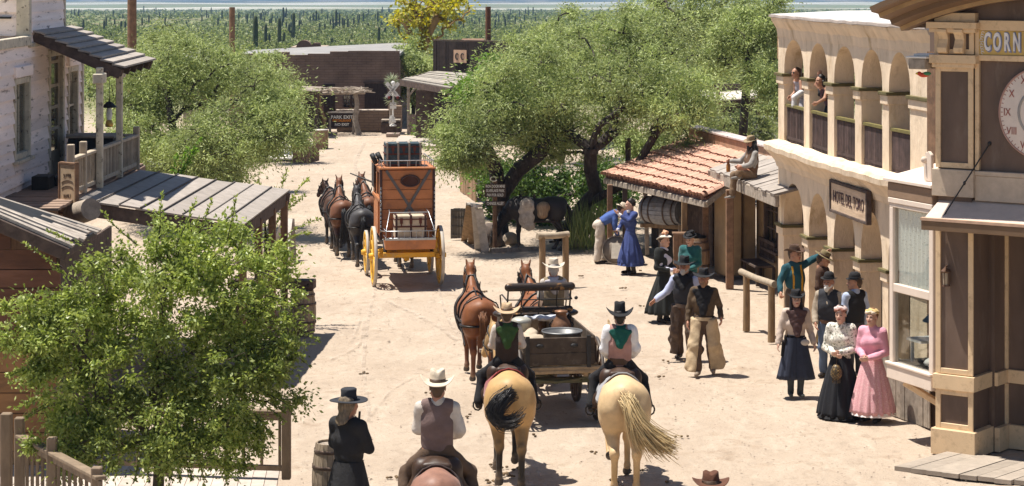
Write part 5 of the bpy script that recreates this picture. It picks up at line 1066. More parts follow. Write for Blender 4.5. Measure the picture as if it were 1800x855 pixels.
# thin young tree with open twigs by the awning corner
Y = 44.0; b = G(468, 560); t = thing('young_tree', 'thin young tree with open leafy twigs beside the plank awning', 'tree', b)
MB().tube([b, P(468, 500, 43.8), P(467, 440, 43.8), P(466, 385, 43.8)], [.05, .04, .035, .015], 7).build('trunk', BARK, t)
lst = []
for (x0, y0), (x1, y1) in (((467, 430), (430, 330)), ((467, 430), (505, 300)), ((467, 420), (545, 310)), ((467, 440), (562, 385)), ((467, 430), (520, 345)), ((467, 440), (545, 410)), ((467, 420), (455, 320)), ((467, 450), (500, 420)), ((467, 440), (440, 380)), ((467, 425), (485, 330)), ((480, 400), (535, 345))):
    a = P(x0, y0, 43.8); c = P(x1, y1, 43.8 + random.uniform(-.5, .5)); lst.append([a, lerp(a, c, .4) + Vector((0, 0, .07)), lerp(a, c, .75) + Vector((0, 0, .06)), c])
sprigs(t, 'foliage', lst, LEAFB, .085, .035, 70)
lst = []; t = thing('shrub', 'bright green sprig of leaves against the left mesquite above the awning', 'plant', P(325, 300, 45)); 
for (x0, y0), (x1, y1) in (((305, 345), (352, 240)), ((305, 345), (330, 262)), ((300, 345), (312, 275)), ((310, 340), (345, 262))):
    a = P(x0, y0, 43.4); c = P(x1, y1, 43.4); lst.append([a, lerp(a, c, .5) + Vector((-.05, 0, 0)), c])
sprigs(t, 'foliage', lst, LEAFD, .10, .045, 60)
# cane clump beside the big trunk
t = thing('cane_clump', 'tall thin reed clump between the mesquite trunk and the bending man', 'plant', G(1035, 440)); C_ = []; D_ = []; Ls = []
for k in range(520):
    a = G(random.uniform(998, 1068), random.uniform(422, 446)); hgt = random.uniform(.5, 1.35); le = Vector((random.gauss(0, .22), random.gauss(0, .22), 1)).normalized(); C_.append(a + le * hgt / 2 + Vector((0, 0, 0))); D_.append(le); Ls.append(hgt)
V, Q = leaves(np.array([tuple(c) for c in C_]), np.array([tuple(d) for d in D_]), np.array(Ls), .028); obj_np('blade', V, Q, LEAFC, t, smooth=False, world=True)
t = thing('yucca', 'spiky pale yucca beside the crossing signal', 'plant', G(690, 215)); C_ = []; D_ = []; mb = MB(); q = P(688, 222, 94); mb.tube([q, P(689, 140, 94)], .09, 7); mb.build('trunk', WOODG, t)
for y in (142, 175):
    for k in range(120): d = Vector((random.gauss(0, 1), random.gauss(0, 1), random.gauss(.2, 1))).normalized(); C_.append(P(689, y, 94) + d * .2); D_.append(d)
V, Q = leaves(np.array([tuple(c) for c in C_]), np.array([tuple(d) for d in D_]), .42, .035); obj_np('spike', V, Q, leafmat('yucca_leaf', (.28, .33, .2), (.42, .45, .3), trans=.2), t, smooth=False, world=True)
t = thing('weed', 'small dry weed under the bay window', 'plant', G(1608, 690)); C_ = []; D_ = []
for k in range(160): a = G(random.uniform(1590, 1640), random.uniform(680, 712)); le = Vector((random.gauss(0, .5), random.gauss(0, .5), 1)).normalized(); hgt = random.uniform(.05, .22); C_.append(a + le * hgt / 2); D_.append(le)
V, Q = leaves(np.array([tuple(c) for c in C_]), np.array([tuple(d) for d in D_]), .16, .018); obj_np('blade', V, Q, LEAFC, t, smooth=False, world=True)

# ---------------------------------------------------------------- desert plain
def scrub():
    VV = []; QQ = []; base = 0
    for n, y0, y1, sz, per, lf in ((800, 104, 200, 2.1, 190, .20), (2400, 200, 420, 2.0, 90, .32), (4200, 420, 900, 2.2, 34, .62), (4200, 900, 2300, 2.8, 12, 1.5)):
        Y = y0 * (y1 / y0) ** RNG.random(n); X = RNG.uniform(-1, 1, n) * (Y * .26 + 6); s = sz * RNG.uniform(.5, 1.25, n)
        keep = ~((Y < 116) & (X > -20) & (X < 0)); X, Y, s = X[keep], Y[keep], s[keep]; n = len(X)
        C = np.stack([X, Y, gz(Y) + s * .32], 1); d = RNG.standard_normal((n, per, 3)); d /= np.linalg.norm(d, axis=2)[:, :, None]; d[:, :, 2] = np.abs(d[:, :, 2]) * 1.05 - .3
        off = d * (RNG.random((n, per, 1)) ** .4) * (s[:, None, None] * np.array([.62, .62, .48]))
        off += .12 * s[:, None, None] * np.sin(7 * d + RNG.uniform(0, 6, (n, 1, 3)))
        pts = (C[:, None, :] + off).reshape(-1, 3); D = RNG.standard_normal(pts.shape); D[:, 2] += .5
        V, Q = leaves(pts, D, lf * RNG.uniform(.6, 1.4, len(pts)), lf * .55); VV.append(V); QQ.append(Q + base); base += len(V)
    o = obj_np('desert_scrub', np.concatenate(VV), np.concatenate(QQ), LEAFP, smooth=False); tag(o, 'olive green desert scrub covering the far plain', None, None, 'stuff')
scrub()
SAGM = M('saguaro_skin', (.06, .075, .035), st=(1, 1, .15), scale=3, var=.3, bump=.3)
def saguaro(px, ytop, ybot, arms=(), label=None, w=None, grp='saguaros standing in the scrub of the far plain'):
    lo, hi = 110., 3000.   # distance where the plain shows at row ybot
    for _ in range(40):
        m = (lo + hi) / 2; y = HY + FPX * (CH - gz(m)) / m
        if y > ybot: lo = m
        else: hi = m
    Y = (lo + hi) / 2; b = P(px, ybot, Y); hgt = (ybot - ytop) * Y / FPX; r = max(.25, min(.45, hgt * .065)) if w is None else w * Y / FPX / 2
    t = thing('saguaro', label or 'dark slender saguaro cactus standing in the green scrub of the far plain', 'cactus', b, group=None if label else grp)
    n = 14; vs = []; rings = [(0, 1), (.5, 1.05), (.85, 1), (.95, .8), (.99, .45), (1, .08)]; mb = MB()
    for f, q in rings:
        for j in range(n * 2): a = math.pi * j / n; rr = r * q * (1 if j % 2 else .84); vs.append((b.x + rr * math.cos(a), b.y + rr * math.sin(a), b.z - .6 + (hgt + .6) * f))
    mb.add(vs, [(i * 28 + j, i * 28 + (j + 1) % 28, (i + 1) * 28 + (j + 1) % 28, (i + 1) * 28 + j) for i in range(5) for j in range(28)], 0, True)
    mb.build('stem', SAGM, t)
    for s, f, l in arms:
        q = b + Vector((0, 0, hgt * f)); mb = MB(); mb.tube([q, q + Vector((s * r * 1.9, 0, -.03 * hgt)), q + Vector((s * r * 2.5, 0, .05 * hgt)), q + Vector((s * r * 2.6, 0, l * hgt * .7)), q + Vector((s * r * 2.5, 0, l * hgt))], [r * .6, r * .7, r * .72, r * .66, r * .2], 10); mb.build('arm', SAGM, t)
saguaro(449, 27, 96, (), 'large pale saguaro standing just behind the left mesquite crown', w=9)
saguaro(467, 42, 84, ((1, .25, .35),), 'saguaro with a short side column right of the large pale saguaro')
saguaro(491, 31, 82, ((1, .2, .3),), 'slender saguaro above the left end of the white adobe roof')
saguaro(516, 22, 70, ((-1, .3, .3),), 'tall two column saguaro above the rounded adobe parapet')
saguaro(498, 13, 44, ((1, .5, .5),), 'leaning thin far saguaro near the pale playa line left of the parapet')
saguaro(556, 18, 44, ((1, .3, .45), (-1, .35, .4)), 'many armed saguaro in the middle of the far plain')
saguaro(591, 17, 52, ((-1, .3, .4), (1, .35, .5)), 'branched tall saguaro right of the many armed saguaro')
saguaro(666, 47, 80, (), 'dark saguaro beside the white adobe roof end')
for px, y0, y1 in ((514, 47, 70), (519, 48, 56), (526, 35, 55), (531, 42, 52), (545, 29, 44), (551, 36, 44), (562, 40, 60), (571, 41, 61), (586, 39, 60), (597, 38, 50), (604, 36, 50), (622, 30, 52), (630, 33, 48), (647, 40, 56), (641, 50, 60), (576, 66, 75), (583, 66, 82), (587, 67, 82), (604, 65, 75), (613, 68, 80), (636, 25, 35), (645, 24, 38), (637, 72, 80), (656, 66, 73), (664, 20, 45), (670, 36, 52), (677, 48, 66), (685, 55, 66), (693, 52, 64), (472, 61, 80), (445, 21, 40), (460, 22, 40), (474, 33, 50), (512, 25, 40), (527, 21, 38), (538, 42, 50), (610, 26, 40), (619, 24, 36), (488, 27, 36), (465, 30, 42)): saguaro(px, y0, y1)
for k in range(150):
    px = random.choice((random.uniform(120, 440), random.uniform(440, 720), random.uniform(780, 960))); yb = random.uniform(24, 62); saguaro(px, yb - random.uniform(9, 20) * (yb + 40) / 80, yb)

# ================================================================ STREET DETAIL
def pebbles():
    n = 2600; Y = RNG.uniform(27, 70, n); X = RNG.uniform(-.13, .2, n) * Y; s = RNG.uniform(.008, .022, n) * (1 + .5 * (RNG.random(n) > .96))
    o6 = np.array([(1, 0, 0), (0, 1, 0), (-1, 0, 0), (0, -1, 0), (.1, 0, .5), (0, 0, -.5)]); V = np.stack([X, Y, np.zeros(n)], 1)[:, None, :] + o6[None] * s[:, None, None] * RNG.uniform(.6, 1.3, (n, 6, 1))
    T = np.array([(0, 1, 4), (1, 2, 4), (2, 3, 4), (3, 0, 4)]); Q = (np.arange(n)[:, None, None] * 6 + T[None]).reshape(-1, 3)
    o = obj_np('pebbles', V.reshape(-1, 3), Q, M('pebble', (.25, .19, .145), island=.45, bump=0), smooth=False); tag(o, 'small loose stones and clods scattered over the dirt street', None, None, 'stuff')
pebbles()
def dung():
    mb = MB()
    for k in range(46):
        c = G(random.uniform(560, 1300), random.uniform(450, 850)) if k > 9 else G(random.choice((900, 1100, 720)) + random.uniform(-40, 40), 840 + random.uniform(-30, 10))
        for _ in range(random.randint(2, 6)): mb.ell(c + Vector((random.gauss(0, .05), random.gauss(0, .06), .012)), (random.uniform(.018, .034), .024, .016), 6)
    tag(mb.build('droppings', M('dung', (.13, .085, .045), island=.4)), 'dry horse droppings and clods scattered on the street', None, None, 'stuff')
dung()
def track_mat():
    m = bpy.data.materials.new('packed_dust'); m.use_nodes = True; N = m.node_tree.nodes; L = m.node_tree.links; b = N['Principled BSDF']; b.inputs['Base Color'].default_value = (.47, .385, .31, 1); b.inputs['Roughness'].default_value = .95
    n = N.new('ShaderNodeTexNoise'); n.inputs['Scale'].default_value = 3.5; n.inputs['Detail'].default_value = 7; n.inputs['Roughness'].default_value = .7; tc = N.new('ShaderNodeTexCoord'); L.new(tc.outputs['Object'], n.inputs[0])
    r = N.new('ShaderNodeMapRange'); r.inputs[1].default_value = .42; r.inputs[2].default_value = .68; r.inputs[4].default_value = .5; L.new(n.outputs[0], r.inputs[0]); L.new(r.outputs[0], b.inputs['Alpha']); return m
def tracks():
    mb = MB()
    for pts, w in (([(683, 530), (730, 552), (775, 575), (815, 608), (850, 650)], .10), ([(640, 560), (635, 600), (610, 620), (575, 634)], .07), ([(632, 560), (622, 590), (600, 612)], .05), ([(660, 505), (645, 560), (636, 640), (650, 740)], .07), ([(770, 505), (785, 560), (820, 610)], .06), ([(860, 730), (905, 780), (935, 855)], .09), ([(880, 735), (925, 790), (960, 855)], .05), ([(560, 860), (620, 760), (690, 680), (770, 640)], .05), ([(1080, 700), (1180, 640), (1300, 640)], .04), ([(640, 330), (620, 290), (640, 250)], .12), ([(720, 330), (690, 280), (690, 245)], .12)):
        g = [G(x, y, .02) for x, y in pts]; dense = []
        for i in range(len(g) - 1): dense += [lerp(g[i], g[i + 1], k / 8) for k in range(8)]
        dense.append(g[-1])
        for _ in range(6): dense = [dense[0]] + [(dense[i - 1] + dense[i] * 2 + dense[i + 1]) / 4 for i in range(1, len(dense) - 1)] + [dense[-1]]
        vs = []
        for i, p in enumerate(dense):
            d = (dense[min(i + 1, len(dense) - 1)] - dense[max(i - 1, 0)]).normalized(); s = Vector((d.y, -d.x, 0)) * w * random.uniform(.35, .6); z = Vector((0, 0, .012)); vs += [p - s + z, p + s + z]
        mb.add(vs, [(2 * i, 2 * i + 1, 2 * i + 3, 2 * i + 2) for i in range(len(dense) - 1)])
    mb.build('wheel_tracks', track_mat())['kind'] = 'structure'
tracks()

# ---------------------------------------------------------------- props
def barrel(name, label, c, h=.9, r=.28, M_=None, group=None, wood=None, lid=True, cat='barrel'):
    t = thing(name, label, cat, c, group=group); n = 22; c = Vector(c); T = M_ if M_ is not None else Matrix.Identity(3); mb = MB()
    prof = [(r * (.80 + .20 * math.sin(math.pi * (i / 10))), h * i / 10) for i in range(11)]
    for j in range(n):
        a0, a1 = 2 * math.pi * (j + .04) / n, 2 * math.pi * (j + .96) / n; k = random.uniform(.985, 1.01); vs = []
        for rr, z in prof:
            for a, q in ((a0, 1), (a1, 1)): vs.append(c + T @ Vector((rr * k * math.cos(a), rr * k * math.sin(a), z)))
        for rr, z in prof:
            for a in (a0, a1): vs.append(c + T @ Vector(((rr - .02) * math.cos(a), (rr - .02) * math.sin(a), z)))
        fs = [(2 * i, 2 * i + 1, 2 * i + 3, 2 * i + 2) for i in range(10)] + [(22 + 2 * i + 1, 22 + 2 * i, 22 + 2 * i + 2, 22 + 2 * i + 3) for i in range(10)] + [(20, 21, 43, 42), (1, 0, 22, 23)] + [(2 * i + 1, 22 + 2 * i + 1, 22 + 2 * i + 3, 2 * i + 3) for i in range(10)] + [(22 + 2 * i, 2 * i, 2 * i + 2, 22 + 2 * i + 2) for i in range(10)]
        mb.add(vs, fs)
    mb.build('staves', wood or M('barrel_oak', (.31, .24, .17), st=(1, 1, .25), scale=8, var=.25, island=.22, col2=(.17, .12, .085), mk=(.52, .72), bump=.3), t)
    for z in (.03, h - .05): MB().lathe([(0, z), (r * .80, z), (r * .80, z + .02), (0, z + .02)], c, 20, M=T).build('head', wood or WOODG, t)
    for z in (.10, .3, .7, .90):
        rr = r * (.80 + .20 * math.sin(math.pi * z)); mb = MB(); mb.lathe([(rr + .003, h * z - .022), (rr + .010, h * z - .022), (rr + .010, h * z + .022), (rr + .003, h * z + .022)], c, 26, M=T); mb.build('hoop', M('rusty_hoop', (.13, .09, .07), metal=.5, rough=.6, col2=(.3, .25, .2), mk=(.55, .7)), t)
    return t
barrel('barrel', 'grey wooden barrel standing behind the man in the black coat', G(583, 913), .96, .245)
g = G(533, 589); barrel('barrel', 'wooden barrel under a heavy plank at the left street edge', g, .84, .245)
t = thing('plank_bench', 'heavy dark plank laid across barrels at the left street edge', 'bench', (g.x - .4, g.y, .86)); a, b = g + Vector((-1.4, .12, .95)), g + Vector((.22, -.02, .95)); MB().bar(a, b, .3, .17).build('plank', WOODD, t, .012); m2 = MB()
for f in (.55, .93): m2.ell(lerp(a, b, f) + Vector((0, -.15, 0)), (.03, .012, .03), 8)
m2.build('bolt', IRON, t)
g2 = G(515, 589) + Vector((-.25, -.05, 0)); t = thing('plank_crate', 'open wooden crate leaning against the barrel at the left street edge', 'crate', g2); m2 = MB()
for k in range(5): m2.box(g2 + Vector((-.2 + .1 * k, -.2, .28)), (.09, .025, .52), M=Matrix.Rotation(.16, 3, 'X'))
for s in (-.27, .27): m2.box(g2 + Vector((s, 0, .26)), (.03, .38, .5))
m2.box(g2 + Vector((0, .17, .25)), (.5, .03, .5)); m2.build('side', WOODG, t, .006)
g3 = g2 + Vector((-.75, .2, 0)); t = thing('dark_crate', 'dark crate in the awning shade behind the leaning crate', 'crate', g3); m2 = MB(); m2.box(g3 + Vector((0, 0, .3)), (.7, .5, .6)); m2.box(g3 + Vector((0, 0, .62)), (.76, .56, .04)); m2.build('box', WOODD, t, .01)
# barrel on its side on a rack, barrel lid, standing barrels on the shop side
c = P(1134, 366, 54.3); d = Vector((.78, -.62, 0)).normalized(); Rt = Vector((0, 0, 1)).rotation_difference(d).to_matrix()
barrel('barrel', 'large grey barrel lying on its side on a timber rack under the tiled eave', c + Vector((0, 0, -.02)), 1.05, .36, Rt, wood=M('grey_barrel', (.30, .30, .31), scale=8, var=.25, island=.2, bump=.3, col2=(.30, .24, .18), mk=(.55, .72)))
t = thing('barrel_rack', 'timber rack holding the large grey barrel on its side', 'rack', G(1138, 450)); a0 = G(1138, 449); 
for o_, zz in ((Vector((0, 0, 0)), 1.55), (d * .95, 1.0), (Vector((.35, .45, 0)), 1.0), (Vector((.35, .45, 0)) + d * .95, 1.0)): MB().bar(a0 + o_, a0 + o_ + Vector((-.05 if zz > 1.2 else 0, 0, zz)), .10, .10).build('post', WOODG, t, .01)
m2 = MB(); m2.bar(a0 + Vector((-.1, 0, .72)), a0 + d * 1.2 + Vector((0, 0, .74)), .10, .10); m2.bar(a0 + Vector((.3, .45, .72)), a0 + Vector((.3, .45, .72)) + d * 1.2, .1, .1); m2.bar(a0 + Vector((-.15, -.1, .72)), a0 + Vector((.4, .6, .72)), .09, .09); m2.build('beam', WOODY, t, .01)
g = G(1224, 486); barrel('barrel', 'upright oak barrel behind the woman in teal', g, .86, .30, wood=M('oak_brown', (.27, .175, .105), island=.2, st=(1, 1, .25), col2=(.16, .1, .06), mk=(.52, .7)))
t = thing('cloth_bundle', 'dark rounded bundle lying on the upright barrel behind the woman in teal', 'bundle', g + Vector((0, 0, .87))); MB().ell(g + Vector((-.05, 0, .90)), (.17, .13, .07), 12).ell(g + Vector((.1, -.02, .88)), (.12, .1, .05), 10).build('cloth', BLACK, t)
g = G(1197, 488); t = thing('plank_box', 'narrow upright grey plank box beside the upright barrel', 'box', g); m2 = MB(); vplanks(m2, g + Vector((-.17, -.15, 0)), (1, -.1, 0), (-.1, -1, 0), .34, 0, .98, .09, .03); m2.box(g + Vector((0, 0, .98)), (.38, .34, .03)); m2.box(g + Vector((0, .05, .48)), (.33, .3, .95)); m2.build('side', WOODB, t)
t = thing('wooden_disc', 'round barrel head with a pale paper leaning by the bending man', 'barrel head', G(1084, 466)); Mr = Matrix.Rotation(R(78), 3, 'X'); cc = G(1084, 466) + Vector((0, .08, .33)); Mr = Matrix.Rotation(R(-12), 3, 'Z') @ Mr
MB().lathe([(0, 0), (.31, 0), (.31, .04), (0, .04)], cc, 26, M=Mr).build('head', M('lid_wood', (.20, .165, .13), var=.25, bump=.3), t); MB().lathe([(.312, -.02), (.33, -.02), (.33, .06), (.312, .06)], cc, 26, M=Mr).build('hoop', WOODG, t)
m2 = MB(); m2.box(cc + Mr @ Vector((.03, -.02, .045)), (.28, .36, .006), M=Mr); m2.build('paper', M('aged_paper', (.55, .50, .42), bump=0), t)
# hitching rails
def rail_thing(label, p0, p1, h, ov=.25, r=.06, mat=WOODY):
    t = thing('hitching_rail', label, 'hitching rail', p0); p0, p1 = Vector(p0), Vector(p1); d = (p1 - p0).normalized()
    for p in (p0, p1): MB().tube([p, p + Vector((.005, 0, h * .5)), p + Vector((0, 0, h))], [r * 1.15, r * 1.1, r * 1.05], 9).build('post', mat, t)
    z = Vector((0, 0, h + .02)); MB().tube([p0 - d * ov + z, lerp(p0, p1, .4) + z + Vector((0, 0, -.015)), p1 + d * ov * .6 + z], [r * 1.05, r, r * 1.1], 10).build('rail', M('rail_pole', (.33, .265, .19), scale=8, var=.2, col2=(.25, .18, .12), mk=(.54, .7), bump=.4), t)
rail_thing('pole hitching rail in front of the hotel arches that the man in suspenders grips', G(1312, 582), G(1356, 602), 1.06, .3)
rail_thing('short hitching rail of two posts behind the buckboard driver', G(953, 506) + Vector((0, 0, 0)), G(990, 503) + Vector((.05, 0, 0)), 1.09, .12, .065)
# sign post
g = G(870, 440); t = thing('sign_post', 'brown post with small dark boards pointing to mine, park, gold panning and alley', 'signpost', g); MB().tube([g, g + Vector((0, 0, 1.70))], .055, 8).build('post', WOODB, t)
sy = g.y - .08
def board(y0, y1, x0, x1, lines, dx=0):
    a, b = P(x0, y1, sy), P(x1, y0, sy); bo = MB().bb((a.x, sy - .02, a.z), (b.x, sy + .02, b.z)).build('board', WOODD, t, .004); n = len(lines)
    for i, w in enumerate(lines): z = b.z - (b.z - a.z) * (i + .5) / n; text(w, (b.z - a.z) / n * .88, face_M(Vector(((a.x + b.x) / 2, sy - .025, z)), (1, 0, 0), (0, -1, 0)), LETTER, bo, 'lettering', .004, .60, bold=.002)
board(324, 347, 852, 889, ['IRON DOOR MINE', 'SILVERLAKE PARK', 'PAN FOR GOLD']); board(354, 362, 853, 888, ['CHINESE ALLEY'])
m2 = MB(); m2.tube([P(868 + 6 * math.cos(a), 315 + 4 * math.sin(a), sy) for a in np.linspace(.4, 5.8, 10)], .015, 5); m2.build('cow_skull', LETTER, t)
# leaning boards, A frame, rock, stones
t = thing('plank_screen', 'dark plank panel standing on edge at the right street side', 'panel', G(806, 422)); o_ = G(792, 421); e_ = G(823, 420); m2 = MB(); vplanks(m2, o_ + Vector((0, 0, 0)), e_ - o_, (0, -1, 0), (e_ - o_).length, .02, .78, .085, .03, rag=.01)
for z in (.1, .32, .54, .72): m2.bar(o_ + Vector((.02, -.05, z)), e_ + Vector((-.02, -.05, z)), .015, .035)
m2.build('planks', M('panel_grey', (.12, .105, .09), island=.25), t)
t = thing('plank_trestle', 'pale plank A frame trestle beside the dark panel', 'trestle', G(838, 436)); tp = P(832, 362, 55); m2 = MB()
for px, py in ((816, 424), (828, 428)): m2.bar(G(px, py), tp + Vector((-.1, 0, 0)) if px < 820 else tp, .16, .04, up=(0, 1, 0))
m2.build('leg', WOODY, t); m2 = MB(); m2.bar(G(840, 438), tp + Vector((.03, -.1, 0)), .16, .05, up=(0, 1, 0)); m2.bar(G(853, 442), tp + Vector((.14, -.2, -.06)), .2, .05, up=(0, 1, 0)); m2.build('board', WOODP, t); m2 = MB(); m2.bar(tp + Vector((-.12, .3, .02)), tp + Vector((.15, -.3, .02)), .14, .06); m2.build('top', WOODP, t)
def rock(name, label, c, r, mat, seed):
    prims = [rc(V3((0, 0, r[2] * .5)), V3((0, .01, r[2] * .5)), min(r), None, .1)]; rg = np.random.default_rng(seed)
    for k in range(7): d = rg.uniform(-1, 1, 3) * np.array(r) * .6; d[2] = abs(d[2]); q = r[0] * rg.uniform(.35, .6); prims.append(rc(d, d * .8, q, q * .8, .06))
    t = thing(name, label, 'rock', c); sdf_obj('stone', prims, .03, mat, t, cuts=[((0, 0, -.03), (0, 0, -1))], wr=.012, wsc=9); return t
RK = M('dark_rock', (.10, .075, .062), var=.3, bump=.7, scale=6, col2=(.19, .15, .125), mk=(.52, .7)); RL_ = M('pale_rock', (.36, .29, .22), var=.2, bump=.6)
rock('boulder', 'dark brown boulder beside the signpost', G(865, 437) + Vector((-.05, .5, 0)), (.36, .3, .55), RK, 3)
rock('stone', 'pale rounded stone at the feet of the tethered mule', G(898, 430), (.22, .2, .22), RL_, 5)
rock('stone', 'larger pale stone near the left plank trestle', G(484, 467), (.42, .3, .3), RL_, 8); rock('stone', 'smaller pale stone left of the left trestle', G(455, 466), (.3, .3, .28), RL_, 9); rock('stone', 'grey stone in the awning shadow at left', G(436, 462), (.3, .3, .3), RK, 10)
MB().bar(G(862, 442), G(945, 439), .16, .14).build('log_kerb', WOODG, None); tag(bpy.data.objects['log_kerb'], 'long grey log kerb lying at the foot of the signpost', 'log')
MB().tube([G(985, 437) + Vector((0, 0, .08)), G(1080, 432) + Vector((0, 0, .08))], .1, 8).build('log_edging', WOODG, None); tag(bpy.data.objects['log_edging'], 'dark log edging behind the bending man', 'log')
t = thing('plank_trestle', 'pale plank A frame trestle at the left street edge beyond the barrels', 'trestle', G(506, 464)); tp = P(507, 385, 53.5); m2 = MB(); m2.bar(G(497, 466), tp, .2, .05, up=(0, 1, 0)); m2.bar(G(478, 455), tp + Vector((-.05, 0, 0)), .2, .05, up=(0, 1, 0)); m2.build('board', WOODP, t); m2 = MB(); m2.bar(G(515, 458), tp + Vector((.06, 0, 0)), .16, .06, up=(0, 1, 0)); m2.build('leg', WOODG, t)
o_, e_ = G(808, 343), G(836, 352); t = thing('plank_fence', 'short brown plank fence under the leafy tree on the right street edge', 'fence', o_); m2 = MB(); vplanks(m2, o_ + Vector((0, 1.2, 0)), (e_ - o_) + Vector((0, -1.5, 0)), (-1, -.3, 0), 3.3, 0, .78, .11, .03); m2.build('planks', M('fence_tan', (.30, .19, .11), island=.25), t); m2 = MB(); m2.bar(o_ + Vector((0, 1.2, .6)), o_ + Vector((1.4, -2, .6)), .05, .06); m2.build('rail', WOODB, t)
tag(MB().box((P(1100, 0, 54).x, 54.4, .9), (.12, .12, 1.8)).build('timber_post', WOODD, None), 'dark timber post under the left corner of the tiled roof', 'post')
tag(MB().tube([P(1104, 330, 57), P(1104, 243, 57)], .07, 8).build('roof_post', WOODD, None), 'dark post top rising behind the left end of the tiled roof', 'post')
# ================================================================ HORSES
def coat(name, body, points=None, zlo=.32, zhi=.72, var=.22, dust=(.45, .35, .26), top=None):
    if name in MC: return MC[name]
    m = M(name, body, rough=.52, var=var, scale=2.6, bump=.12, bsc=70, spec=.3, sheen=.05, col2=tuple(c * .62 for c in body), mk=(.52, .78), msc=3.4); N = m.node_tree.nodes; L = m.node_tree.links; b = N['Principled BSDF']
    src = b.inputs['Base Color'].links[0].from_socket; tc = N.new('ShaderNodeTexCoord'); sp = N.new('ShaderNodeSeparateXYZ'); L.new(tc.outputs['Object'], sp.inputs[0])
    nz = N.new('ShaderNodeTexNoise'); nz.inputs['Scale'].default_value = 6; L.new(tc.outputs['Object'], nz.inputs[0])
    ad = N.new('ShaderNodeMath'); ad.operation = 'MULTIPLY_ADD'; ad.inputs[1].default_value = .35; L.new(nz.outputs[0], ad.inputs[0]); L.new(sp.outputs[2], ad.inputs[2])
    if points is not None:
        r = N.new('ShaderNodeMapRange'); r.inputs[1].default_value = zhi + .17; r.inputs[2].default_value = zlo + .17; L.new(ad.outputs[0], r.inputs[0])
        x = N.new('ShaderNodeMix'); x.data_type = 'RGBA'; L.new(src, x.inputs[6]); x.inputs[7].default_value = C4(points); L.new(r.outputs[0], x.inputs[0]); src = x.outputs[2]
    r = N.new('ShaderNodeMapRange'); r.inputs[1].default_value = .42; r.inputs[2].default_value = .16; r.inputs[4].default_value = .55; L.new(ad.outputs[0], r.inputs[0])
    x = N.new('ShaderNodeMix'); x.data_type = 'RGBA'; L.new(src, x.inputs[6]); x.inputs[7].default_value = C4(dust); L.new(r.outputs[0], x.inputs[0]); L.new(x.outputs[2], b.inputs['Base Color'])
    return m
HOOF = M('hoof_horn', (.10, .08, .065), rough=.6, bump=.2); HARN = M('harness_leather', (.022, .017, .014), rough=.45, var=.3, bump=.1); SADL = M('saddle_leather', (.05, .027, .017), rough=.45, var=.3, bump=.2)
EYE = M('dark_eye', (.012, .01, .009), rough=.15, bump=0, var=0)
def hair(name, paths, r0, r1, n, spread, mat, parent, seed=1):
    rg = random.Random(seed); mb = MB()
    for k in range(n):
        pth = paths[k % len(paths)]; o = Vector((rg.gauss(0, 1), rg.gauss(0, 1), rg.gauss(0, 1))) * spread[0]; o2 = Vector((rg.gauss(0, 1), rg.gauss(0, 1), rg.gauss(0, 1))) * spread[1]; m = len(pth) - 1; cut = rg.uniform(.7, 1.0); pts = []
        ph = rg.uniform(0, 6)
        for i in range(11):
            f = i / 10 * cut * m; j = min(int(f), m - 1); q = lerp(pth[j], pth[j + 1], f - j); g = f / m
            pts.append(q + o * (1 - g) + o2 * g + Vector((math.sin(ph + 5 * g), math.cos(ph * 1.7 + 4 * g), math.sin(ph * 2 + 6 * g))) * spread[1] * .25 * g)
        mb.tube(pts, [r0 + (r1 - r0) * (i / 10) for i in range(11)], 4, cap=False)
    return mb.build(name, mat, parent, world=False)
def ring(prims, c, ax, up, n=40, off=.012, a0=0, a1=2 * math.pi):
    c, ax, up = Vector(c), Vector(ax), Vector(up); out = []
    for k in range(n + 1):
        a = a0 + (a1 - a0) * k / n; d = ax * math.cos(a) + up * math.sin(a); t = np.linspace(.02, .75, 60); q = np.array([tuple(c + d * s) for s in t]); v = field(prims, q); i = np.argmax(v > 0); out.append(c + d * (t[i] + off))
    return out
HCACHE = {}
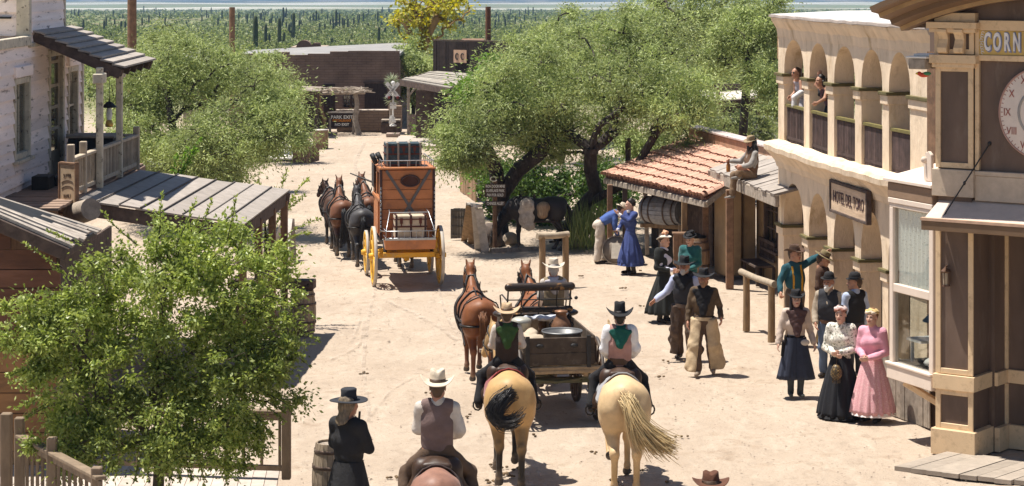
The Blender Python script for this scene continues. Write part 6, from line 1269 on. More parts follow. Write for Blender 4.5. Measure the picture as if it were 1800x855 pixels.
def horse(label, x, y, rz, sc, coatm, manem, tail=None, head='fwd', legs=None, gear=(), group=None, blanket=None, tail_n=70, tail_spread=(.02, .05), kind='horse', hturn=0.0, seed=1):
    t = thing(kind, label, kind, (x, y, 0), R(rz), group); t.scale = (1, 1, 1); lg = dict(LF=(0, 0), RF=(0, 0), LH=(0, 0), RH=(0, 0)); lg.update(legs or {})
    s = sc; pr = []
    def r_(a, b, ra, rb, k=.06, fl=None): pr.append(rc(V3(a) * s, V3(b) * s, ra * s, rb * s, k * s, fl))
    X = (1, 0, 0)
    r_((0, -.52, 1.13), (0, .42, 1.12), .27, .26, .08, (X, .93))
    for q in (-1, 1): r_((q * .195, -.44, 1.27), (q * .20, -.46, 1.22), .075, .07, .07); r_((0, -.1, 1.03), (0, .3, 1.02), .26, .25, .1, (X, .95))
    for q in (-1, 1): r_((q * .10, -.62, 1.18), (q * .12, -.60, .98), .215, .20, .1); r_((q * .10, .52, 1.10), (q * .10, .46, .98), .18, .15, .1)
    r_((0, -.40, 1.27), (0, -.72, 1.26), .17, .15, .1, (X, 1.0)); r_((0, .25, 1.36), (0, .46, 1.30), .08, .12, .12)
    pr.append(rc(V3((0, -.95, 1.20)) * s, V3((0, -.86, .80)) * s, .05 * s, .075 * s, .10 * s, None, True))
    for q in (-1, 1): r_((q * .145, -.70, 1.08), (q * .15, -.64, .92), .155, .13, .06)
    hx = hturn
    if head == 'graze': n0, n1, h0, h1 = (0, .58, 1.16), (0, 1.02, .62), (0, 1.02, .60), (hx, 1.20, .14)
    elif head == 'low': n0, n1, h0, h1 = (0, .55, 1.20), (hx * .4, 1.08, 1.46), (hx * .5, 1.08, 1.52), (hx, 1.42, 1.22)
    else: n0, n1, h0, h1 = (0, .55, 1.22), (hx * .4, .98, 1.66), (hx * .5, .98, 1.74), (hx, 1.30, 1.40)
    n0, n1, h0, h1 = map(V3, (n0, n1, h0, h1)); nd = (n1 - n0) / np.linalg.norm(n1 - n0); hd = (h1 - h0) / np.linalg.norm(h1 - h0)
    r_(n0, n1, .215, .115, .12, (X, .62)); r_(h0, h0 + hd * .2, .115, .10, .05, (X, .72)); r_(h0 + hd * .15, h1, .088, .062, .05, (X, .78)); jaw = np.cross(hd, (1, 0, 0)); jaw = jaw if jaw[2] < 0 else -jaw
    r_(h0 + hd * .10 + jaw * .05, h0 + hd * .3 + jaw * .03, .085, .05, .05, (X, .6)); r_(h1 - hd * .01 + jaw * .02, h1 + jaw * .03, .05, .045, .03)
    crest = -jaw
    for q in (-1, 1): e = h0 - hd * .06 + crest * .07 + np.array((q * .055, 0, 0)); r_(e, e + crest * .09 - hd * .07 + np.array((q * .03, 0, 0)), .034, .010, .02, ((0, 1, .3), .5) if kind != 'mule' else None)
    if kind == 'mule':
        for q in (-1, 1): e = h0 - hd * .06 + crest * .07 + np.array((q * .05, 0, 0)); r_(e, e + crest * .1 - hd * .2, .035, .012, .02)
    feet = []
    for nm, q in (('LH', -1), ('RH', 1)):
        dy, lf = lg[nm]; w = q * .135; kn = V3((w * 1.15, -.50 + dy * .35, .86 + lf * .3)); hk = V3((w, -.74 + dy * .8 - lf * .2, .53 + lf * .75)); ft = V3((w, -.68 + dy - lf * .45, .15 + lf * .9)); hf = V3((w, -.62 + dy - lf * .9, .05 + lf * .9)) if lf < .1 else ft + V3((0, -.10, -.03))
        r_((q * .13, -.60, 1.08), kn, .175, .11, .09); r_(kn, hk, .115, .058, .05); r_(hk + V3((0, -.02, .03)), hk, .055, .055, .03); r_(hk, ft, .048, .038, .03); r_(ft, ft, .048, .048, .02); r_(ft, hf, .042, .05, .02); r_(hf - V3((0, 0, .0)), hf + V3((0, .04, -.02)), .058, .052, .02); feet.append(hf)
    for nm, q in (('LF', -1), ('RF', 1)):
        dy, lf = lg[nm]; w = q * .125; el = V3((w * 1.1, .40 + dy * .1, .86)); kn = V3((w, .45 + dy * .6 + lf * .5, .50 + lf * .4)); ft = V3((w, .44 + dy - lf * .9, .14 + lf * .9)); hf = V3((w, .50 + dy - lf * .9, .05 + lf * .9)) if lf < .1 else ft + V3((0, -.10, .02))
        r_((q * .11, .48, 1.02), el, .14, .10, .08); r_(el, kn, .092, .055, .05); r_(kn, kn, .06, .06, .03); r_(kn, ft, .046, .037, .03); r_(ft, ft, .045, .045, .02); r_(ft, hf, .04, .048, .02); r_(hf, hf + V3((0, .04, -.02)), .055, .05, .02); feet.append(hf)
    F_ = [np.array(f) * s for f in feet]
    def pick(c): return np.where(np.min([np.linalg.norm(c - f, axis=1) for f in F_], axis=0) < .082 * s, np.where(np.min([c[:, 2] - f[2] for f in F_], axis=0) < 9, 1, 0), 0)
    sdf_obj('body', pr, .0215 * s, [coatm, HOOF], t, cuts=[((0, 0, .004), (0, 0, -1))], pick=pick)
    mb = MB()
    for q in (-1, 1): e = h0 + hd * .13 + crest * .03; mb.ell(V3((e[0] + q * .074, e[1], e[2])) * s, (.016 * s, .022 * s, .02 * s), 8)
    mb.build('eye', EYE, t, world=False)
    pol = [Vector(tuple((n0 + (n1 - n0) * f + crest * (.20 - .09 * f) * 1) * s)) for f in (.15, .4, .65, .9, 1.05)]
    rg = random.Random(seed); mb = MB()
    for k in range(70):
        f = rg.uniform(0, 3.99); i = int(f); q = lerp(pol[i], pol[i + 1], f - i); sd = rg.choice((-1, 1, 1)); mb.tube([q - Vector((0, 0, .05)), q + Vector((sd * .05, rg.gauss(0, .02), .015)) * s, q + Vector((sd * .10, rg.gauss(0, .03), -.08)) * s, q + Vector((sd * .12, rg.gauss(0, .05), -.20)) * s], [.012, .014, .011, .003], 4, cap=False)
    mb.build('mane', manem, t, world=False)
    tp = tail or [[(0, -.84, 1.22), (0, -.93, 1.12), (0, -.93, .8), (0, -.90, .5), (0, -.90, .38)]]
    hair('tail', [[Vector(p) * s for p in q] for q in tp], .0055, .003, int(tail_n * 6), tail_spread, manem, t, seed)
    if 'saddle' in gear:
        if blanket is None: blanket = (M('blanket_dark', (.07, .05, .045)), None)
        V = []; nn = 22
        for yy in np.linspace(-.30, .36, 9):
            V += [tuple(p) for p in ring(pr, (0, yy * s, 1.1 * s), (1, 0, 0), (0, 0, 1), nn, .016, R(-8), R(188))]
        obj_np('saddle_blanket', V, [(a * (nn + 1) + b, a * (nn + 1) + b + 1, (a + 1) * (nn + 1) + b + 1, (a + 1) * (nn + 1) + b) for a in range(8) for b in range(nn)], blanket[0], t).modifiers.new('solid', 'SOLIDIFY').thickness = .016
        S = [rc((0, -.16 * s, 1.42 * s), (0, .22 * s, 1.41 * s), .09, .085, .06, (X, 1.6)), rc((-.13, -.24 * s, 1.43 * s), (.13, -.24 * s, 1.43 * s), .04, .04, .05), rc((0, .20 * s, 1.44 * s), (0, .25 * s, 1.58 * s), .05, .025, .03), rc((-.16, .0, 1.36 * s), (.16, 0, 1.36 * s), .12, .12, .05)]
        for q in (-1, 1): S.append(rc((q * .22, .0, 1.28 * s), (q * .31, .02, 1.05 * s), .10, .12, .05, (X, .3))); S.append(rc((q * .32, .03, 1.1 * s), (q * .38, .05, .95 * s), .04, .025, .03, ((0, 1, 0), 1.6)))
        sdf_obj('saddle', S, .018, SADL, t)
        mb = MB(); mb.tube(ring(pr, (0, .18 * s, 1.1 * s), (1, 0, 0), (0, 0, 1), 30, .008), .014, 5)
        for q in (-1, 1): mb.tube([(q * .40 + .06 * math.cos(a), .06, (.93 + .07 * math.sin(a)) * s) for a in np.linspace(0, 2 * math.pi, 10)], .012, 5)
        mb.build('girth', HARN, t, world=False)
    if 'harness' in gear:
        mb = MB(); c1 = Vector((0, .55, 1.16)) * s
        mb.tube(ring(pr, Vector((0, .56, 1.18)) * s, (1, 0, 0), Vector((0, .45, .9)), 30, .02), .032 * s, 7)
        mb.tube(ring(pr, Vector((0, .2, 1.1)) * s, (1, 0, 0), (0, 0, 1), 30, .01), .018, 5); mb.tube(ring(pr, Vector((0, -.25, 1.1)) * s, (1, 0, 0), (0, 0, 1), 30, .01, R(0), R(180)), .014, 5)
        mb.tube(ring(pr, Vector((0, -.45, .98)) * s, (1, 0, 0), (0, -1, 0), 24, .012, R(-5), R(185)), .02, 5)
        mb.tube(ring(pr, Vector((0, -.62, 1.1)) * s, (1, 0, 0), (0, 0, 1), 24, .01, R(0), R(180)), .012, 5)
        top = [Vector((0, yy, 1.1)) * s for yy in (.4, .2, 0, -.2, -.4, -.6, -.72)]; mb.tube([ring(pr, q, (0, 0, 1), (1, 0, 0), 1, .012)[0] for q in top], .014, 5)
        for q in (-1, 1): mb.tube([ring(pr, Vector((0, yy, .98)) * s, (q, 0, 0), (0, 0, 1), 1, .02)[0] for yy in (.5, .3, .1, -.1, -.3, -.5)] + [Vector((q * .34, -1.15, .72)) * s], .016, 5)
        for q in (-1, 1):
            mb.tube([Vector((q * .13, .62, 1.46)) * s, Vector((q * .15, .62, 1.56)) * s], [.02, .006], 5)
        mb.build('harness', HARN, t, world=False)
    if 'bridle' in gear or 'harness' in gear:
        mb = MB(); M1 = h0 + hd * .28; M2 = h0 + hd * .0
        mb.tube(ring(pr, M1 * s, (1, 0, 0), crest, 18, .008), .009, 4); mb.tube(ring(pr, M2 * s, (1, 0, 0), crest, 18, .008), .010, 4)
        for q in (-1, 1):
            mb.tube([Vector(tuple((M1 + V3((q * .075, 0, 0))) * s)), Vector(tuple((M2 + V3((q * .09, 0, 0))) * s))], .009, 4)
            if 'harness' in gear: e = (h0 + hd * .13 + crest * .03) * s; mb.box((e[0] + q * .10 * s, e[1], e[2]), (.012, .09 * s, .08 * s))
            mb.tube([Vector(tuple((M1 + V3((q * .08, 0, 0))) * s)), Vector((q * .16, .65, 1.25)) * s, Vector((q * .10, .3, 1.52)) * s], .007, 4)
        mb.build('bridle', HARN, t, world=False)
    return t
MN_BLK = M('black_hair', (.014, .012, .011), rough=.4, var=.4, bump=0, spec=.5); MN_CREAM = M('cream_hair', (.50, .37, .19), rough=.5, island=.35, bump=0); MN_RED = M('red_hair', (.17, .07, .028), rough=.5, island=.3, bump=0); MN_GRY = M('grey_hair', (.12, .10, .09), island=.3, bump=0)
BAY = coat('bay_coat', (.16, .062, .028), (.02, .016, .014), .45, .85); BAYD = coat('dark_bay_coat', (.075, .034, .02), (.016, .013, .012), .4, .9); BLKG = coat('charcoal_coat', (.05, .045, .045), (.02, .018, .018), .4, .9); CHES = coat('chestnut_coat', (.215, .075, .026), (.15, .06, .03), .3, .7)
BUCK = coat('buckskin_coat', (.50, .305, .125), (.022, .017, .014), .40, .86); PALO = coat('palomino_coat', (.63, .44, .24), (.46, .30, .14), .3, .7); ROAN = coat('roan_coat', (.25, .125, .085), (.1, .05, .04), .4, .9, var=.4); MULE = coat('mule_coat', (.026, .02, .018), (.015, .012, .011), .3, .7)
GT = 'team horses pulling the stagecoach'
horse('charcoal grey harness horse nearest behind, just left of the stagecoach', -3.52, 52.75, 9, .93, BLKG, MN_BLK, gear=('harness',), legs=dict(LH=(-.12, 0), RH=(.12, .0), LF=(.15, 0), RF=(-.1, .0)), group=GT, seed=2)
horse('brown bay harness horse with a black tail ahead of the charcoal grey horse', -4.10, 54.5, 9, .94, BAY, MN_BLK, gear=('harness',), legs=dict(LH=(.12, 0), RH=(-.12, 0), LF=(-.12, .0), RF=(.2, .12)), group=GT, seed=3, hturn=.08)
horse('dark bay harness horse at the far left of the stagecoach team', -4.40, 56.1, 11, .93, BAYD, MN_BLK, gear=('harness',), head='low', legs=dict(LH=(-.1, 0), RH=(.1, 0)), group=GT, seed=4, hturn=-.25)
horse('bay harness horse in the lead between the brown bay and the stagecoach', -3.50, 55.1, 7, .96, BAY, MN_BLK, gear=('harness',), legs=dict(LH=(.1, 0), RH=(-.1, 0)), group=GT, seed=5, hturn=-.22)
horse('harness horse hidden in front of the stagecoach with only its legs showing below', -2.52, 52.5, 9, .93, BAYD, MN_BLK, gear=('harness',), head='low', legs=dict(LH=(.12, 0), RH=(-.12, 0)), group=GT, seed=6)
GW = 'pair of horses pulling the buckboard wagon'
horse('chestnut harness horse with a reddish tail left of the buckboard wagon', -.60, 38.25, 8, .96, CHES, MN_RED, gear=('harness',), legs=dict(LH=(.05, 0), RH=(-.18, .0), LF=(-.1, 0), RF=(.1, 0)), group=GW, seed=7, tail=[[(0, -.84, 1.22), (0, -.94, 1.12), (.03, -.95, .85), (.05, -.92, .62)]], hturn=.03)
horse('brown harness horse ahead of the wagon driver with only its ears and face top showing', .46, 37.9, 11, .97, CHES, MN_BLK, gear=('harness',), legs=dict(LH=(-.12, 0), RH=(.12, 0)), group=GW, seed=8, hturn=-.1)
PALO_TAIL = [[(.0, -.84, 1.24), (.03, -.95, 1.20), (.09, -1.02, 1.02), (.2, -1.05, .84), (.34, -1.04, .68), (.46, -1.02, .60)], [(.0, -.84, 1.24), (.03, -.95, 1.18), (.07, -1.0, .98), (.14, -1.02, .78), (.24, -1.0, .62)], [(.0, -.84, 1.24), (.04, -.96, 1.2), (.14, -1.04, 1.0), (.30, -1.05, .84), (.50, -1.04, .70), (.60, -1.02, .66)]]
horse('pale golden palomino saddle horse flinging its cream tail to the right', 1.44, 30.2, 2, 1.05, PALO, MN_CREAM, tail=PALO_TAIL, tail_n=110, tail_spread=(.04, .075), gear=('saddle', 'bridle'), legs=dict(LF=(-.05, .20), RF=(.02, 0), LH=(-.02, 0), RH=(-.06, 0)), seed=9, blanket=(M('grey_blanket', (.30, .30, .31), sheen=.3), None))
BUCK_TAIL = [[(.0, -.84, 1.24), (-.03, -.94, 1.24), (-.14, -1.0, 1.12), (-.20, -1.02, .98), (-.12, -1.03, .90), (.03, -1.03, .93), (.11, -1.02, 1.02)], [(.0, -.84, 1.24), (-.05, -.94, 1.25), (-.20, -1.0, 1.16), (-.25, -1.02, 1.02), (-.16, -1.03, .93), (0, -1.03, .93)]]
horse('tan buckskin saddle horse with black legs and a curled black tail', -.06, 30.6, 3, 1.04, BUCK, MN_BLK, tail=BUCK_TAIL, tail_n=90, tail_spread=(.035, .05), gear=('saddle', 'bridle'), legs=dict(LH=(.14, 0), RH=(-.14, 0), LF=(-.1, .0), RF=(.12, .06)), head='fwd', hturn=-.24, seed=10, blanket=(M('red_trim_blanket', (.22, .03, .03), sheen=.3), None))
horse('pinkish roan saddle horse whose rump shows at the bottom edge', -.83, 25.3, 0, .95, ROAN, MN_GRY, gear=('saddle', 'bridle'), seed=11, tail_n=40)
mu = horse('dark standing mule with a pack saddle grazing beside the curved mesquite trunk', .56, 55.3, 86, .90, MULE, MN_BLK, gear=('bridle',), head='graze', kind='mule', seed=12, tail_n=30, legs=dict(LH=(-.08, 0), RH=(.1, 0)))
def mule_pack():
    CAN = M('pale_canvas', (.44, .37, .30), scale=9, var=.25, bump=.5, col2=(.26, .2, .16), mk=(.52, .7)); BL = M('striped_blanket', (.30, .20, .12), st=(1, 8, 1), scale=6, var=.4)
    c = []
    for q in (-1, 1): c.append(rc((q * .28, .10, 1.0), (q * .33, .10, .62), .09, .12, .05, ((1, 0, 0), .4))); c.append(rc((q * .28, .28, 1.0), (q * .33, .27, .70), .09, .10, .05, ((1, 0, 0), .4)))
    c += [rc((-.2, .18, 1.14), (.2, .18, 1.14), .13, .13, .08, ((0, 1, 0), 1.3))]
    sdf_obj('pack_bag', c, .02, CAN, mu, wr=.008, wsc=12)
    sdf_obj('pack_blanket', [rc((-.2, -.22, 1.06), (.2, -.22, 1.06), .13, .13, .05, ((0, 1, 0), 1.3))] + [rc((q * .24, -.2, 1.05), (q * .27, -.2, .88), .1, .1, .05, ((0, 1, 0), 1.3)) for q in (-1, 1)], .02, BL, mu)
    mb = MB(); mb.tube([(0, .02, 1.22), (.03, .02, 1.34)], .035, 7); mb.tube([(0, .34, 1.2), (-.03, .36, 1.33)], .035, 7); mb.tube([(-.3, -.5, .72), (-.32, -.2, .72), (-.33, .1, .70)], .02, 5); mb.tube([(.3, -.5, .72), (.32, -.2, .72), (.33, .1, .70)], .02, 5); mb.tube([(-.25, -.55, .74), (0, -.70, .76), (.25, -.55, .74)], .022, 5); mb.build('pack_frame', SADL, mu, world=False)
mule_pack()

# ================================================================ STAGECOACH
def wheel(parent, c, r, ns, mat, tyrem, w=.055, tilt=0.0):       # disc normal along local x
    c = Vector(c); T = Matrix.Rotation(R(90), 3, 'Y') @ Matrix.Identity(3); mb = MB(); hb = w * .45
    mb.lathe([(r - .075, -hb), (r - .015, -hb), (r - .015, hb), (r - .075, hb), (r - .075, -hb)], c, 44, M=T)
    mb.lathe([(0, -.11), (.05, -.11), (.075, -.05), (.085, 0), (.075, .05), (.05, .13), (0, .13)], c, 16, M=T)
    for k in range(ns):
        a = 2 * math.pi * (k + .3) / ns; d = Vector((0, math.cos(a), math.sin(a))); mb.tube([c + d * .05, c + d * (r * .5), c + d * (r - .05)], [.024, .020, .018], 6)
    w_ = mb.build('wheel', mat, parent, world=False)
    MB().lathe([(r - .0149, -w / 2), (r, -w / 2), (r, w / 2), (r - .0149, w / 2), (r - .0149, -w / 2)], c, 48, M=T).build('tyre', tyrem, w_, world=False)
    return w_
ORGW = M('coach_red_orange', (.42, .165, .065), rough=.55, scale=3, var=.14, col2=(.24, .11, .06), mk=(.5, .72), bump=.15, island=.08); YEL = M('coach_yellow', (.66, .36, .03), rough=.5, var=.1, col2=(.42, .30, .16), mk=(.5, .72), msc=5, bump=.15); MAR = M('coach_maroon', (.055, .025, .022), rough=.5, bump=.05); TYRE = M('dusty_tyre', (.46, .41, .35), rough=.7, var=.12, bump=.1); GREYT = M('grey_strap', (.11, .10, .10), rough=.5, bump=.05)
def coach():
    c = Vector((-2.27, 49.15, 0)); t = thing('stagecoach', 'red orange stagecoach with yellow wheels seen from behind with a trunk on its roof', 'stagecoach', c, R(8.5)); W = False
    hw, y0, y1, z0, z1 = .56, -.12, 1.75, 1.02, 2.50
    mb = MB(); z = z0
    while z < z1 - .01:
        zt = min(z1, z + .212); mb.bb((-hw, y0, z), (hw, y0 + .03, zt - .006)); mb.bb((-hw, y1, z), (hw, y1 + .03, zt - .006)); z = zt
    mb.bb((-hw + .01, y0 + .032, z0), (hw - .01, y1 - .002, z0 + .04))
    for s in (-1, 1):
        mb.bb((s * hw - (.03 if s > 0 else 0), y0 + .032, z0), (s * hw + (.03 if s < 0 else 0), y1 - .002, z1 - .62)); mb.bb((s * hw - (.03 if s > 0 else 0), y0 + .032, z1 - .12), (s * hw + (.03 if s < 0 else 0), y1 - .002, z1))
        for ya, yb in ((y0 + .032, y0 + .2), (.42, .56), (1.05, 1.2), (1.6, y1 - .002)): mb.bb((s * hw - (.03 if s > 0 else 0), ya, z1 - .619), (s * hw + (.03 if s < 0 else 0), yb, z1 - .121))
        mb.bb((s * (hw + .016) - .015, .45, z0 + .05), (s * (hw + .016) + .015, 1.15, z1 - .65)); mb.bb((s * (hw + .02) - .02, y0, z1 - .70), (s * (hw + .02) + .02, y1, z1 - .63))
    mb.build('body', ORGW, t, .008, world=W)
    mb = MB(); mb.bb((-hw + .05, y0 + .05, z0 + .05), (hw - .05, y1 - .05, z1 - .02)); mb.build('interior', DARKIN, t, world=W)
    mb = MB()
    for s in (-1, 1): mb.bb((s * (hw + .012) - .028, y0 - .03, z0 - .02), (s * (hw + .012) + .028, y0 + .05, z1 + .01))
    mb.build('corner_post', MAR, t, .008, world=W)
    mb = MB(); mb.bb((-hw - .05, y0 - .05, z1 + .012), (hw + .05, y1 + .1, z1 + .055)); mb.build('roof', ORGW, t, .01, world=W)
    mb = MB(); mb.bar((-hw + .10, y0 - .008, z1 - .01), (.20, y0 - .008, z0 + .45), .06, .012, up=(0, 1, 0)); mb.bar((hw - .07, y0 - .012, z1 - .01), (-.16, y0 - .012, z0 + .38), .06, .012, up=(0, 1, 0)); mb.build('cross_strap', GREYT, t, world=W)
    fx = Matrix.Rotation(R(90), 3, 'X')
    mb = MB(); mb.lathe([(.155, .0), (.195, .0), (.195, .03), (.155, .03), (.155, 0)], (.06, y0 - .002, z1 - .24), 28, M=fx, sx=1.1, sy=.68); w_ = mb.build('rear_window', MAR, t, world=W); MB().lathe([(0, .012), (.16, .012)], (.06, y0 - .002, z1 - .24), 28, M=fx, sx=1.1, sy=.68).build('pane', M('window_dark_red', (.05, .012, .008), rough=.2, bump=0), w_, world=W)
    mb = MB()     # roof rail
    for s in (-1, 1):
        mb.tube([(s * (hw + .0), y0, z1 + .20), (s * (hw + .0), y1, z1 + .20)], .010, 5)
        for k in range(6): yy = y0 + (y1 - y0) * k / 5; mb.tube([(s * hw, yy, z1 + .05), (s * hw, yy, z1 + .20)], .009, 5)
    mb.tube([(-hw, y0, z1 + .20), (hw, y0, z1 + .20)], .010, 5)
    for k in range(1, 6): mb.tube([(-hw + 2 * hw * k / 6, y0, z1 + .05), (-hw + 2 * hw * k / 6, y0, z1 + .20)], .009, 5)
    mb.build('roof_rail', STEEL, t, world=W)
    mb = MB()     # leather curtain at the driver's side, window curtains
    for s in (-1, 1): mb.bb((s * (hw + .04) - .012, 1.22, z1 - .5), (s * (hw + .04) + .012, 1.75, z1 + .02))
    mb.build('leather_curtain', M('leather_curtain', (.05, .042, .038), bump=.3), t, world=W)
    # rear boot
    mb = MB(); mb.hexa([(-.53, y0 - .62, .86), (.53, y0 - .62, .86), (.50, y0, .80), (-.50, y0, .80), (-.55, y0 - .66, 1.07), (.55, y0 - .66, 1.07), (.53, y0, .98), (-.53, y0, .98)]); bt = mb.build('boot_floor', ORGW, t, .01, world=W)
    mb = MB(); mb.bb((-.54, y0 - .665, 1.062), (.54, y0 - .64, 1.10))
    mb.build('boot_edge', STEEL, bt, world=W)
    mb = MB(); zt = 1.25
    for zz in (1.10, zt): mb.tube([(-.52, y0, zz), (-.52, y0 - .62, zz), (.52, y0 - .62, zz), (.52, y0, zz)], .010, 5)
    for k in range(9): x = -.52 + 1.04 * k / 8; mb.tube([(x, y0 - .62, 1.08), (x, y0 - .62, zt)], .008, 4)
    for s in (-1, 1): mb.tube([(s * .52, y0 - .62, zt), (s * .42, y0 - .35, 1.62), (s * .40, y0 - .02, 1.66)], .010, 5)
    mb.tube([(-.42, y0 - .35, 1.62), (.42, y0 - .35, 1.62)], .010, 5); mb.build('boot_rack', STEEL, t, world=W)
    mb = MB()
    for s in (-1, 1):
        pts = [(s * (hw + .02), y0 - .06, z1 - .4 - .09 * k) for k in range(11)]
        for k, p in enumerate(pts): mb.ell(p, (.016, .012, .035) if k % 2 else (.01, .018, .035), 6)
        mb.tube([pts[-1], (s * .54, y0 - .62, 1.25)], .012, 5)
    mb.build('chain', STEEL, t, world=W)
    # running gear
    mb = MB(); mb.bb((-.62, -.07, .60), (.62, .07, .72)); mb.bb((-.55, -.42, .66), (.55, -.30, .76)); mb.bb((-.62, 1.83, .42), (.62, 1.97, .54))
    for s in (-1, 1): mb.bar((s * .34, -.4, .70), (s * .25, 2.0, .62), .09, .09)
    mb.bar((0, -.05, .58), (0, 2.0, .5), .10, .10); mb.bb((-.62, -.2, .735), (.62, -.13, .83)); mb.build('undercarriage', YEL, t, .01, world=W)
    mb = MB()
    for s in (-1, 1): mb.tube([(s * .50, -.35, .76), (s * .52, -.25, 1.0), (s * .52, .3, .9), (s * .52, 1.6, .92), (s * .5, 1.9, 1.05)], .04, 6); mb.tube([(s * .55, 0, .64), (s * .84, 0, .64)], .045, 8)
    mb.build('thoroughbrace', HARN, t, world=W)
    for s in (-1, 1): wheel(t, (s * .72, 0, .64), .64, 14, YEL, TYRE, .07); wheel(t, (s * .72, 1.9, .49), .49, 12, YEL, TYRE, .06)
    mb = MB(); mb.bb((-.5, 1.8, 1.0), (.5, 2.35, 1.14)); mb.bb((-.5, 1.8, 1.6), (.5, 2.2, 1.66)); mb.bb((-.5, 2.33, 1.14), (.5, 2.37, 1.5)); mb.tube([(-.52, 1.9, 1.66), (-.52, 1.9, 1.95), (-.52, 2.2, 1.95), (-.52, 2.25, 1.66)], .012, 5); mb.build('driver_box', MAR, t, .01, world=W)
    mb = MB(); mb.bar((0, 1.9, .55), (0, 4.8, .72), .07, .07); mb.bar((-.75, 2.5, .62), (.75, 2.5, .62), .06, .06); mb.build('pole', WOODG, t, world=W)
    def pt(x, y, z): return wmat(t) @ Vector((x, y, z))
    def trunk(label, lx, ly, lz, d, mat, straps, sm, trays=False, tilt=0.0):
        tt = thing('trunk', label, 'trunk', pt(lx, ly, lz), R(8.5 + tilt)); a, b, c_ = d; m = MB(); m.bb((-a / 2, -b / 2, 0), (a / 2, b / 2, c_)); m.build('case', mat, tt, .015, world=False)
        m = MB()
        for sx in straps: m.bb((sx - .022, -b / 2 - .014, -.0), (sx + .022, b / 2 + .014, c_ + .014))
        m.build('slat', sm[0], tt, .004, world=False); m = MB()
        for zz in (.02, c_ * .5, c_ * .52, c_ - .09): m.bb((-a / 2 - .012, -b / 2 - .011, zz), (a / 2 + .012, b / 2 + .011, zz + .022))
        m.build('band', sm[1], tt, world=False)
        for sx in (-.3, 0, .3): m = MB(); m.bb((sx * a - .03, -b / 2 - .02, c_ - .17), (sx * a + .03, -b / 2 - .012, c_ - .05)); m.bb((sx * a - .012, -b / 2 - .02, c_ - .25), (sx * a + .012, -b / 2 - .012, c_ - .17)); m.build('hasp', sm[1], tt, world=False)
        return tt
    trunk('dark teal slatted trunk strapped on the stagecoach roof', -.06, .32, z1 + .06, (.78, .5, .50), M('teal_case', (.035, .055, .065), var=.25, col2=(.10, .12, .12), mk=(.55, .7), bump=.2), (-.36, -.12, .12, .36), (M('slat_pale', (.28, .24, .2)), M('red_leather', (.11, .035, .025))))
    trunk('cream slatted trunk in the rear boot rack of the stagecoach', .02, y0 - .32, 1.07, (.68, .42, .50), M('cream_case', (.50, .41, .30), col2=(.3, .22, .15), mk=(.54, .7)), (-.31, 0, .31), (MAR, M('red_leather')))
    tt = thing('rolled_bundle', 'two round black rolled bundles beside the trunk on the coach roof', 'bundle', pt(-.55, .5, z1 + .2), R(8.5)); m = MB()
    for dx in (0, -.12): m.lathe([(0, -.05), (.12, -.05), (.13, 0), (.12, .05), (0, .05)], (dx, 0, .02 - abs(dx) * .2), 16, M=Matrix.Rotation(R(65), 3, 'Y'))
    m.build('roll', BLACK, tt, world=False)
    tt = thing('rifle', 'long dark rifle sticking out left above the stagecoach', 'rifle', pt(-.5, 1.5, 2.05), R(8.5)); MB().tube([(-.05, .3, .0), (-.55, .75, .18)], [.025, .014], 6).build('barrel', IRON, tt, world=False); MB().bar((.15, .12, -.08), (-.05, .3, 0), .04, .08).build('stock', WOODB, tt, world=False)
coach()

